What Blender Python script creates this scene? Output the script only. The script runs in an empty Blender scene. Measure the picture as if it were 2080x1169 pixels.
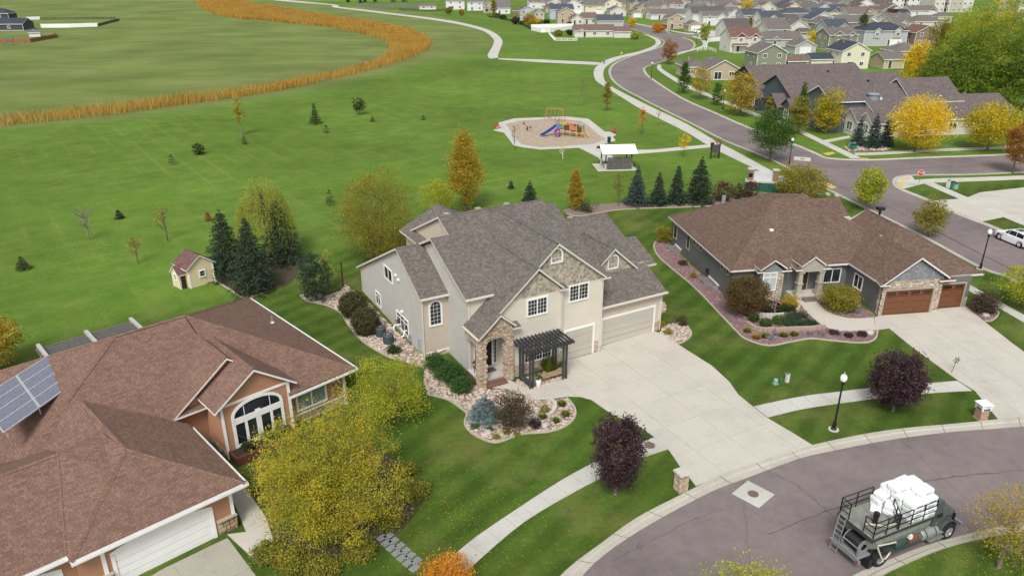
import bpy, math, random
import numpy as np
from mathutils import Vector, Matrix
SC = bpy.context.scene
COL = SC.collection
R_ = math.radians

# ------------------------------------------------------------------ camera
cam_d = bpy.data.cameras.new("camera")
cam_d.sensor_width = 36.0
cam_d.lens = 36.0 * 1540.0 / 2080.0
cam_d.clip_start = 0.5
cam_d.clip_end = 9000
cam = bpy.data.objects.new("camera", cam_d)
COL.objects.link(cam)
cam.location = (0,0,30)
cam.rotation_euler = (R_(90 - 23.4),0,0)
SC.camera = cam

# ------------------------------------------------------------------ overcast daylight
SUN_EL, SUN_AZ = 50.0,192.0            # degrees; azimuth clockwise from +Y
world = bpy.data.worlds.new("World")
SC.world = world
world.use_nodes = True
wn = world.node_tree
bg = wn.nodes["Background"]
sky = wn.nodes.new("ShaderNodeTexSky")
sky.sky_type = 'NISHITA'
sky.sun_disc = False
sky.sun_elevation = R_(SUN_EL)
sky.sun_rotation = R_(SUN_AZ)
sky.air_density = 1.0
sky.dust_density = 4.0
sky.ozone_density = 1.0
hs = wn.nodes.new("ShaderNodeHueSaturation")
hs.inputs["Saturation"].default_value = 0.28
wn.links.new(sky.outputs[0], hs.inputs["Color"])
wn.links.new(hs.outputs[0], bg.inputs["Color"])
bg.inputs["Strength"].default_value = 0.105
sun_d = bpy.data.lights.new("sun", 'SUN')
sun_d.energy = 1.5
sun_d.angle = R_(16)
sun_d.color = (1.0,0.965,0.91)
sun = bpy.data.objects.new("sun", sun_d)
COL.objects.link(sun)
sd = Vector((math.sin(R_(SUN_AZ)) * math.cos(R_(SUN_EL)), math.cos(R_(SUN_AZ)) * math.cos(R_(SUN_EL)), math.sin(R_(SUN_EL))))
sun.rotation_euler = sd.to_track_quat('Z', 'Y').to_euler()
sun.location = (0,0,120)
SC.view_settings.view_transform = 'Standard'
SC.view_settings.look = 'None'
SC.view_settings.exposure = 0.64
SC.view_settings.gamma = 1.0
SC.render.film_transparent = False

# ------------------------------------------------------------------ helpers
def tag(o, label=None, cat=None, group=None, kind=None):
  if label: o["label"] = label
  if cat: o["category"] = cat
  if group: o["group"] = group
  if kind: o["kind"] = kind
  return o

def empty(name, loc=(0,0,0), rz=0.0, label=None, cat=None, group=None, kind=None, parent=None):
  o = bpy.data.objects.new(name, None)
  o.empty_display_size = 0.3
  o.location = loc if len(loc) == 3 else (loc[0], loc[1], 0)
  o.rotation_euler = (0,0, rz)
  COL.objects.link(o)
  if parent: o.parent = parent
  return tag(o, label, cat, group, kind)

def copy_tree(o, parent=None, loc=None, rz=None, scale=None, label=None, group=None):
  c = o.copy()
  COL.objects.link(c)
  if parent: c.parent = parent
  if loc is not None: c.location = loc
  if rz is not None: c.rotation_euler = (0,0, rz)
  if scale is not None: c.scale = scale
  if label: c["label"] = label
  if group: c["group"] = group
  for ch in list(o.children):
    copy_tree(ch, c)
  return c

class MB:
  """collects polygons, builds ONE mesh object"""
  def __init__(s):
    s.v = []; s.f = []; s.m = []; s.M = None
  def poly(s, pts, m=0):
    b = len(s.v)
    if s.M is not None:
      pts = [tuple(s.M @ Vector(p)) for p in pts]
    s.v.extend(pts); s.f.append(tuple(range(b, b + len(pts)))); s.m.append(m)
  def hexa(s, p, m=0, top=None):
    q = [(0,3,2,1),(4,5,6,7),(0,1,5,4),(1,2,6,5),(2,3,7,6),(3,0,4,7)]
    b = len(s.v)
    if s.M is not None:
      p = [tuple(s.M @ Vector(x)) for x in p]
    s.v.extend(p)
    for i, f in enumerate(q):
      s.f.append(tuple(b + k for k in f)); s.m.append(top if (i == 1 and top is not None) else m)
  def box(s, x0, x1, y0, y1, z0, z1, m=0, top=None):
    s.hexa([(x0, y0, z0),(x1, y0, z0),(x1, y1, z0),(x0, y1, z0),(x0, y0, z1),(x1, y0, z1),(x1, y1, z1),(x0, y1, z1)], m, top)
  def prism(s, p2, z0, z1, mt=0, ms=None, bottom=False):
    ms = mt if ms is None else ms
    s.poly([(x, y, z1) for x, y in p2], mt)
    if bottom: s.poly([(x, y, z0) for x, y in reversed(p2)], ms)
    n = len(p2)
    for i in range(n):
      a = p2[i]; b = p2[(i + 1) % n]
      s.poly([(a[0], a[1], z0),(b[0], b[1], z0),(b[0], b[1], z1),(a[0], a[1], z1)], ms)
  def slab(s, pts, th=0.18, mt=0, ms=1):
    low = [(x, y, z - th) for x, y, z in pts]
    s.poly(list(pts), mt)
    s.poly(list(reversed(low)), ms)
    n = len(pts)
    for i in range(n):
      a, b = i, (i + 1) % n
      s.poly([low[a], low[b], pts[b], pts[a]], ms)
  def extr(s, pts, d, m=0):
    """polygon in 3d extruded along vector d"""
    q = [(p[0] + d[0], p[1] + d[1], p[2] + d[2]) for p in pts]
    s.poly(list(pts), m); s.poly(list(reversed(q)), m)
    n = len(pts)
    for i in range(n):
      a, b = i, (i + 1) % n
      s.poly([pts[a], pts[b], q[b], q[a]], m)
  def tube(s, path, r, n=6, m=0, cap=True):
    rs = r if isinstance(r, (list, tuple)) else [r] * len(path)
    P = [Vector(p) for p in path]
    rings = []
    for i, p in enumerate(P):
      if i == 0: d = P[1] - P[0]
      elif i == len(P) - 1: d = P[-1] - P[-2]
      else: d = P[i + 1] - P[i - 1]
      d = d.normalized() if d.length > 1e-9 else Vector((0,0,1))
      a = Vector((0,0,1)) if abs(d.z) < 0.9 else Vector((1,0,0))
      x = d.cross(a).normalized(); y = d.cross(x)
      rings.append([tuple(p + x * (rs[i] * math.cos(2 * math.pi * k / n)) + y * (rs[i] * math.sin(2 * math.pi * k / n))) for k in range(n)])
    for i in range(len(P) - 1):
      for k in range(n):
        s.poly([rings[i][k], rings[i][(k + 1) % n], rings[i + 1][(k + 1) % n], rings[i + 1][k]], m)
    if cap:
      s.poly(rings[-1], m); s.poly(list(reversed(rings[0])), m)
  def lathe(s, prof, c=(0,0,0), n=12, m=0):
    for i in range(len(prof) - 1):
      r0, z0 = prof[i]; r1, z1 = prof[i + 1]
      for k in range(n):
        a0 = 2 * math.pi * k / n; a1 = 2 * math.pi * (k + 1) / n
        p = [(c[0] + r0 * math.cos(a0), c[1] + r0 * math.sin(a0), c[2] + z0),(c[0] + r0 * math.cos(a1), c[1] + r0 * math.sin(a1), c[2] + z0),
          (c[0] + r1 * math.cos(a1), c[1] + r1 * math.sin(a1), c[2] + z1),(c[0] + r1 * math.cos(a0), c[1] + r1 * math.sin(a0), c[2] + z1)]
        if r0 < 1e-6: p = [p[0], p[2], p[3]]
        elif r1 < 1e-6: p = [p[0], p[1], p[2]]
        s.poly(p, m)
  def build(s, name, mats, parent=None, smooth=False, uv=True, merge=False):
    me = bpy.data.meshes.new(name)
    me.from_pydata(s.v, [], s.f)
    if not isinstance(mats, (list, tuple)): mats = [mats]
    for m in mats: me.materials.append(m)
    if len(mats) > 1: me.polygons.foreach_set("material_index", s.m)
    if uv: add_uv(me)
    if smooth: me.polygons.foreach_set("use_smooth", [True] * len(me.polygons))
    if merge:
      import bmesh
      bm = bmesh.new(); bm.from_mesh(me); bmesh.ops.remove_doubles(bm, verts=bm.verts, dist=1e-4); bm.to_mesh(me); bm.free()
    me.update()
    o = bpy.data.objects.new(name, me)
    COL.objects.link(o)
    if parent: o.parent = parent
    return o

def add_uv(me):
  """metric uv: horizontal distance, distance up the slope"""
  nl = len(me.loops)
  if not nl: return
  uvl = me.uv_layers.new(name="UVMap")
  co = np.empty(len(me.vertices) * 3); me.vertices.foreach_get("co", co); co = co.reshape(-1,3)
  npoly = len(me.polygons)
  nr = np.empty(npoly * 3); me.polygons.foreach_get("normal", nr); nr = nr.reshape(-1,3)
  nr[nr[:, 2] < -0.001] *= -1
  lt = np.empty(npoly, int); me.polygons.foreach_get("loop_total", lt)
  li = np.empty(nl, int); me.loops.foreach_get("vertex_index", li)
  t = np.stack([-nr[:, 1], nr[:, 0], np.zeros(npoly)], 1)
  ln = np.linalg.norm(t, axis=1)
  flat = ln < 1e-3
  t[flat] = (1,0,0); ln[flat] = 1
  t /= ln[:, None]
  sv = np.cross(nr, t)
  pi = np.repeat(np.arange(npoly), lt)
  p = co[li]
  uv = np.stack([(p * t[pi]).sum(1),(p * sv[pi]).sum(1)], 1)
  uvl.data.foreach_set("uv", uv.astype(np.float32).ravel())

def quads_obj(name, V, mat, parent=None, mats=None, mi=None):
  """V: (N,4,3) array -> one mesh of N loose quads"""
  N = len(V)
  me = bpy.data.meshes.new(name)
  me.vertices.add(N * 4); me.vertices.foreach_set("co", V.astype(np.float32).ravel())
  me.loops.add(N * 4); me.loops.foreach_set("vertex_index", np.arange(N * 4, dtype=np.int32))
  me.polygons.add(N)
  me.polygons.foreach_set("loop_start", np.arange(0, N * 4,4, dtype=np.int32))
  for m in (mats or [mat]): me.materials.append(m)
  if mi is not None: me.polygons.foreach_set("material_index", mi.astype(np.int32))
  me.update(calc_edges=True)
  o = bpy.data.objects.new(name, me)
  COL.objects.link(o)
  if parent: o.parent = parent
  return o

# ------------------------------------------------------------------ materials
MATS = {}
class NT:
  def __init__(s, name):
    s.mat = bpy.data.materials.new(name); s.mat.use_nodes = True
    s.t = s.mat.node_tree; s.n = s.t.nodes; s.b = s.n["Principled BSDF"]
    s.out = s.n["Material Output"]
  def add(s, typ, **kw):
    n = s.n.new(typ)
    for k, v in kw.items(): setattr(n, k, v)
    return n
  def l(s, a, b): s.t.links.new(a, b)
  def val(s, n, d):
    for k, v in d.items(): n.inputs[k].default_value = v
    return n
  def noise(s, scale, detail=3, rough=0.55, vec=None, dim='3D'):
    n = s.add("ShaderNodeTexNoise"); n.inputs["Scale"].default_value = scale; n.inputs["Detail"].default_value = detail
    n.inputs["Roughness"].default_value = rough
    if vec is not None: s.l(vec, n.inputs["Vector"])
    return n
  def ramp(s, fac, stops, interp='LINEAR'):
    r = s.add("ShaderNodeValToRGB"); e = r.color_ramp; e.interpolation = interp
    while len(e.elements) < len(stops): e.elements.new(0.5)
    for el, (p, c) in zip(e.elements, stops):
      el.position = p; el.color = (c[0], c[1], c[2], 1) if not isinstance(c, (int, float)) else (c, c, c, 1)
    s.l(fac, r.inputs[0]); return r
  def mix(s, fac, a, b, typ='MIX'):
    m = s.add("ShaderNodeMix", data_type='RGBA', blend_type=typ)
    for i, x in ((0, fac),(6, a),(7, b)):
      if hasattr(x, "is_linked") or hasattr(x, "links"): s.l(x, m.inputs[i])
      else: m.inputs[i].default_value = x if i == 0 else (x[0], x[1], x[2], 1)
    return m.outputs[2]
  def math(s, op, a, b=None):
    m = s.add("ShaderNodeMath", operation=op)
    for i, x in ((0, a),(1, b)):
      if x is None: continue
      if hasattr(x, "links"): s.l(x, m.inputs[i])
      else: m.inputs[i].default_value = x
    return m.outputs[0]
  def bump(s, h, strength=0.3, dist=0.02):
    b = s.add("ShaderNodeBump"); b.inputs["Strength"].default_value = strength; b.inputs["Distance"].default_value = dist
    s.l(h, b.inputs["Height"]); s.l(b.outputs[0], s.b.inputs["Normal"]); return b
  def pos(s, kind="Object"):
    if kind == "World": return s.add("ShaderNodeNewGeometry").outputs["Position"]
    return s.add("ShaderNodeTexCoord").outputs[kind]
  def mapping(s, vec, scale=(1,1,1), rot=(0,0,0), loc=(0,0,0)):
    m = s.add("ShaderNodeMapping"); m.inputs["Scale"].default_value = scale; m.inputs["Rotation"].default_value = rot; m.inputs["Location"].default_value = loc
    s.l(vec, m.inputs["Vector"]); return m.outputs[0]
  def done(s, rough=0.8, spec=0.3, metal=0.0):
    s.b.inputs["Roughness"].default_value = rough
    s.b.inputs["Specular IOR Level"].default_value = spec
    s.b.inputs["Metallic"].default_value = metal
    return s.mat

def mul(c, k): return tuple(x * k for x in c)

def m_paint(name, col, rough=0.6, var=0.10, scale=2.0, metal=0.0, spec=0.35, bump=0.0, bscale=40):
  if name in MATS: return MATS[name]
  t = NT(name)
  p = t.pos("World")
  n = t.noise(scale, 5,0.6, p)
  r = t.ramp(n.outputs["Fac"], [(0.3, mul(col, 1 - var)),(0.7, mul(col, 1 + var * 0.6))])
  t.l(r.outputs[0], t.b.inputs["Base Color"])
  if bump: t.bump(t.noise(bscale, 2,0.6, p).outputs["Fac"], bump, 0.01)
  MATS[name] = t.done(rough, spec, metal); return MATS[name]

def m_siding(name, col, course=0.115, var=0.06, line=0.72):
  t = NT(name)
  uv = t.pos("UV")
  sp = t.add("ShaderNodeSeparateXYZ"); t.l(uv, sp.inputs[0])
  fr = t.math('FRACT', t.math('DIVIDE', sp.outputs[1], course))
  n = t.noise(0.9,4,0.6, t.pos("World"))
  c = t.ramp(n.outputs["Fac"], [(0.3, mul(col, 1 - var)),(0.7, mul(col, 1 + var * 0.5))])
  ln = t.ramp(fr, [(0.0, line),(0.16,1.0),(1.0,0.98)])
  t.l(t.mix(1.0, c.outputs[0], ln.outputs[0], 'MULTIPLY'), t.b.inputs["Base Color"])
  t.bump(fr, 0.5,0.02)
  return t.done(0.6,0.3)

def m_shingle(name, cols, w=0.26, h=0.14, streak=0.09):
  """architectural asphalt shingles laid in courses; tabs of mixed tone, weathering blotches"""
  t = NT(name)
  uv = t.pos("UV")
  b = t.add("ShaderNodeTexBrick"); t.l(uv, b.inputs["Vector"])
  b.offset = 0.43; b.offset_frequency = 2; b.squash = 0.7; b.squash_frequency = 3
  t.val(b, {"Scale": 1.0, "Mortar Size": 0.011, "Mortar Smooth": 0.3, "Brick Width": w, "Row Height": h, "Bias": 0.0,
       "Color1": (0,0,0,1), "Color2": (1,1,1,1), "Mortar": (0.5,0.5,0.5,1)})
  n = t.noise(1.1,5,0.65, t.pos("World"))
  n2 = t.noise(14.0,2,0.5, t.pos("World"))
  f = t.math('ADD', t.math('MULTIPLY', b.outputs["Color"], 0.42), t.math('ADD', 0.10, t.math('MULTIPLY', n2.outputs["Fac"], 0.40)))
  r = t.ramp(f, [(0.12, cols[0]),(0.42, cols[1]),(0.62, cols[2]),(0.9, cols[3])])
  blo = t.ramp(n.outputs["Fac"], [(0.3,1 - streak),(0.7,1 + streak)])
  c1 = t.mix(1.0, r.outputs[0], blo.outputs[0], 'MULTIPLY')
  mort = t.math('SUBTRACT', 1.0, t.math('MULTIPLY', b.outputs["Fac"], 0.5))
  cb = t.add("ShaderNodeCombineColor"); [t.l(mort, cb.inputs[i]) for i in range(3)]
  t.l(t.mix(1.0, c1, cb.outputs[0], 'MULTIPLY'), t.b.inputs["Base Color"])
  gr = t.noise(60,2,0.5, t.pos("World"))
  t.bump(t.math('ADD', t.math('SUBTRACT', 1.0, b.outputs["Fac"]), t.math('MULTIPLY', gr.outputs["Fac"], 0.6)),0.55,0.015)
  return t.done(0.92,0.15)

def m_island(name, cols, rough=0.8, spec=0.25, noise=6.0, var=0.2):
  """every loose piece of the mesh gets its own tone"""
  t = NT(name)
  g = t.add("ShaderNodeNewGeometry")
  st = [(i / max(1, len(cols) - 1), c) for i, c in enumerate(cols)]
  r = t.ramp(g.outputs["Random Per Island"], st)
  n = t.noise(noise, 4,0.6, t.pos("World"))
  v = t.ramp(n.outputs["Fac"], [(0.25,1 - var),(0.75,1 + var * 0.6)])
  t.l(t.mix(1.0, r.outputs[0], v.outputs[0], 'MULTIPLY'), t.b.inputs["Base Color"])
  t.bump(n.outputs["Fac"], 0.3,0.02)
  return t.done(rough, spec)

def m_leaf(name, cols, trans=0.35, rough=0.6, scale=0.55, gain=None):
  """leaf tone by leaf plus slow drift over the crown; part of the light passes through"""
  t = NT(name)
  k = gain or (1.32 if trans > .2 else 1.1); cols = [mul(c, k) for c in cols]
  g = t.add("ShaderNodeNewGeometry")
  n = t.noise(scale, 3,0.6, t.pos("World"))
  f = t.math('ADD', t.math('MULTIPLY', g.outputs["Random Per Island"], 0.55), t.math('MULTIPLY', t.ramp(n.outputs["Fac"], [(0.3,0.0),(0.7,1.0)]).outputs[0], 0.45))
  st = [(i / max(1, len(cols) - 1), c) for i, c in enumerate(cols)]
  r = t.ramp(f, st)
  t.l(r.outputs[0], t.b.inputs["Base Color"])
  t.done(rough, 0.25)
  if trans > 0:
    tr = t.add("ShaderNodeBsdfTranslucent"); t.l(r.outputs[0], tr.inputs["Color"])
    mx = t.add("ShaderNodeMixShader"); mx.inputs[0].default_value = trans
    t.l(t.b.outputs[0], mx.inputs[1]); t.l(tr.outputs[0], mx.inputs[2]); t.l(mx.outputs[0], t.out.inputs[0])
  return t.mat

def m_concrete(name, col, var=0.16, stain=0.10):
  t = NT(name)
  p = t.pos("World")
  n1 = t.noise(0.35,5,0.62, p); n2 = t.noise(5,5,0.7, p)
  o = t.add("ShaderNodeObjectInfo")
  r = t.ramp(n1.outputs["Fac"], [(0.28, mul(col, 1 - var)),(0.5, col),(0.75, mul(col, 1 + var * .4))])
  r2 = t.ramp(n2.outputs["Fac"], [(0.3,1 - stain),(0.65,1.03)])
  ob = t.ramp(o.outputs["Random"], [(0,0.975),(1,1.02)])
  c = t.mix(1.0, t.mix(1.0, r.outputs[0], r2.outputs[0], 'MULTIPLY'), ob.outputs[0], 'MULTIPLY')
  sp = t.noise(1.3,2,0.5, p)
  blot = t.ramp(sp.outputs["Fac"], [(0.66,(1,1,1)),(0.80,(0.86,0.82,0.74))])
  t.l(t.mix(1.0, c, blot.outputs[0], 'MULTIPLY'), t.b.inputs["Base Color"])
  t.bump(t.noise(50,3,0.6, p).outputs["Fac"], 0.15,0.01)
  return t.done(0.85,0.2)

def m_asphalt(name, col):
  t = NT(name)
  p = t.pos("World")
  n1 = t.noise(0.12,5,0.65, p); n2 = t.noise(1.1,6,0.7, p); n3 = t.noise(28,2,0.6, p)
  r = t.ramp(n1.outputs["Fac"], [(0.28, mul(col, 0.70)),(0.5, col),(0.72, mul((col[0], col[1] * .99, col[2] * .96),1.2))])
  r2 = t.ramp(n2.outputs["Fac"], [(0.3,0.86),(0.7,1.1)])
  r3 = t.ramp(n3.outputs["Fac"], [(0.3,0.82),(0.7,1.14)])
  c = t.mix(1.0, t.mix(1.0, r.outputs[0], r2.outputs[0], 'MULTIPLY'), r3.outputs[0], 'MULTIPLY')
  wp = t.mix(0.35, p, t.noise(0.6,3,0.6, p).outputs["Color"], 'ADD')
  v = t.add("ShaderNodeTexVoronoi", feature='DISTANCE_TO_EDGE'); v.inputs["Scale"].default_value = 0.06; t.l(wp, v.inputs["Vector"])
  cr = t.ramp(v.outputs["Distance"], [(0.0,0.80),(0.0018,0.86),(0.004,1.0)])
  t.l(t.mix(1.0, c, cr.outputs[0], 'MULTIPLY'), t.b.inputs["Base Color"])
  t.bump(n3.outputs["Fac"], 0.3,0.01)
  return t.done(0.85,0.2)

def m_glass(name, tint=(0.018,0.024,0.028), rough=0.06, curtain=0.0):
  t = NT(name)
  n = t.noise(0.8,2,0.5, t.pos("World"))
  r = t.ramp(n.outputs["Fac"], [(0.35, mul(tint, 0.7)),(0.7, mul(tint, 1.7))])
  o = t.add("ShaderNodeObjectInfo")          # behind some panes a pale curtain or blind hangs
  k = t.ramp(o.outputs["Random"], [(0.78,0.0),(0.86,0.5 * curtain),(1.0,0.9 * curtain)])
  t.l(t.mix(k.outputs[0], r.outputs[0], (0.16,0.17,0.17)), t.b.inputs["Base Color"])
  return t.done(rough, 0.35)

def m_brick(name, c1, c2, mortar, w=0.22, h=0.075):
  t = NT(name)
  b = t.add("ShaderNodeTexBrick"); t.l(t.pos("UV"), b.inputs["Vector"])
  t.val(b, {"Scale": 1.0, "Mortar Size": 0.008, "Brick Width": w, "Row Height": h, "Color1": (*c1,1), "Color2": (*c2,1), "Mortar": (*mortar, 1)})
  t.l(b.outputs["Color"], t.b.inputs["Base Color"])
  t.bump(t.math('SUBTRACT', 1.0, b.outputs["Fac"]),0.4,0.01)
  return t.done(0.85,0.2)

WHITE = m_paint("white_trim", (0.78,0.78,0.76),0.5,0.06)
GLASS = m_glass("window_glass")
GLASS2 = m_glass("window_glass_far", (0.03,0.035,0.045),0.15,1.0)
DARKMETAL = m_paint("dark_metal", (0.03,0.03,0.032),0.45,0.2,6,0.3)
BLACK = m_paint("black_paint", (0.014,0.014,0.016),0.4,0.2,6)
GALV = m_paint("galvanised", (0.42,0.43,0.44),0.45,0.2,5,0.6)
BARK = m_paint("bark", (0.115,0.085,0.065),0.9,0.4,7, bump=0.5, bscale=25)
BARKG = m_paint("grey_bark", (0.20,0.17,0.145),0.9,0.4,7, bump=0.5, bscale=25)
CONC = m_concrete("driveway_concrete", (0.485,0.458,0.40),.12,.08)
WALKC = m_concrete("sidewalk_concrete", (0.49,0.48,0.44))
KERBC = m_concrete("kerb_concrete", (0.43,0.41,0.35))
ASPH = m_asphalt("asphalt", (0.192,0.162,0.160))
GREYROOF = m_shingle("grey_shingles", [(0.085,0.073,0.064),(0.138,0.120,0.107),(0.172,0.152,0.137),(0.245,0.222,0.203)])
REDROOF = m_shingle("red_brown_shingles", [(0.128,0.076,0.058),(0.185,0.112,0.085),(0.215,0.133,0.101),(0.248,0.172,0.142)], 0.30,0.15)
BROWNROOF = m_shingle("brown_shingles", [(0.085,0.055,0.043),(0.132,0.088,0.069),(0.162,0.110,0.086),(0.205,0.148,0.120)], 0.30,0.15)

# ================================================================== GROUND
def pip(poly, X, Y):
  inside = np.zeros(X.shape, bool)
  n = len(poly)
  for i in range(n):
    x0, y0 = poly[i]; x1, y1 = poly[(i + 1) % n]
    c = ((y0 > Y) != (y1 > Y))
    xi = (x1 - x0) * (Y - y0) / ((y1 - y0) if abs(y1 - y0) > 1e-9 else 1e-9) + x0
    inside ^= c & (X < xi)
  return inside

def pdist(line, X, Y, closed=False):
  d = np.full(X.shape, 1e9)
  n = len(line)
  for i in range(n if closed else n - 1):
    x0, y0 = line[i]; x1, y1 = line[(i + 1) % n]
    dx, dy = x1 - x0, y1 - y0
    L2 = dx * dx + dy * dy + 1e-12
    t = np.clip(((X - x0) * dx + (Y - y0) * dy) / L2,0,1)
    d = np.minimum(d, np.hypot(X - x0 - t * dx, Y - y0 - t * dy))
  return d

def zone(poly, X, Y, soft):
  d = pdist(poly, X, Y, True)
  s = np.where(pip(poly, X, Y), d, -d)
  return np.clip(0.5 + s / soft, 0,1)

def resample(line, n):
  P = np.array(line, float)
  s = np.concatenate([[0], np.cumsum(np.hypot(*np.diff(P, axis=0).T))])
  t = np.linspace(0, s[-1], n)
  return np.stack([np.interp(t, s, P[:, 0]), np.interp(t, s, P[:, 1])], 1)

def smooth(line, k=4):
  """Catmull-Rom through the points"""
  P = [np.array(p, float) for p in line]
  P = [2 * P[0] - P[1]] + P + [2 * P[-1] - P[-2]]
  out = []
  for i in range(1, len(P) - 2):
    for j in range(k):
      t = j / k
      a, b, c, d = P[i - 1], P[i], P[i + 1], P[i + 2]
      out.append(tuple(0.5 * ((2 * b) + (-a + c) * t + (2 * a - 5 * b + 4 * c - d) * t * t + (-a + 3 * b - 3 * c + d) * t ** 3)))
  out.append(tuple(P[-2]))
  return out

REED_O = [(-119.4,136.5),(-102.4,152.3),(-92.0,158.5),(-84.9,165.2),(-72.9,178.2),(-66.6,186.5),(-59.9,196.4),(-53.4,211.0),(-47.9,223.5),(-42.2,239.9),(-37.0,257.3),(-32.9,277.4),(-31.6,302.4),(-35.8,330.0),(-43.9,355.4),(-56.5,381.9),(-76.7,415.8),(-98.1,444.4),(-124.9,486.0),(-157.0,536.0),(-188.5,583.8),(-213.1,625.4),(-233.2,673.4)]
REED_I = [(-125.2,143.8),(-106.9,159.6),(-96.8,167.5),(-89.6,174.9),(-76.7,188.0),(-69.6,195.6),(-62.3,204.8),(-57.5,216.6),(-52.6,225.6),(-48.0,238.7),(-44.7,254.7),(-42.6,272.8),(-44.2,291.9),(-46.6,306.1),(-52.5,325.8),(-63.5,348.1),(-78.3,373.5),(-96.4,396.6),(-116.3,415.8),(-139.4,436.9),(-159.4,456.2),(-198.9,525.2),(-249.3,640.6)]
REED_C = [((a[0] + b[0]) / 2,(a[1] + b[1]) / 2) for a, b in zip(REED_O, REED_I)]
MEADOW = [(-127.1,117.0),(-98.8,146.5),(-81.2,157.4),(-56.5,184.4),(-38.6,218.5),(-28.0,248.3),(-18.5,269.9),(-9.7,283.6),(-7.6,306.1),(-7.6,330.0),(-12.5,368.2),(-28.8,426.1),(-54.0,490.6),(-92.5,541.5),(-133.0,590.3),(-212.5,700.1),(-549.0,872.9),(-865.8,872.9)]
YARD = [(-33.51,63.0),(-25.7,66.87),(-21.9,72.47),(-19.49,80.47),(-12.91,90.14),(7.09,95.22),(30.44,98.07),(45.24,102.03),(120,120),(120,-20),(-60,-20),(-60,40)]

def ground_z(X, Y):
  d = pdist(REED_C, X, Y)
  return -0.9 * np.exp(-(d / 7.0) ** 2)

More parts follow.
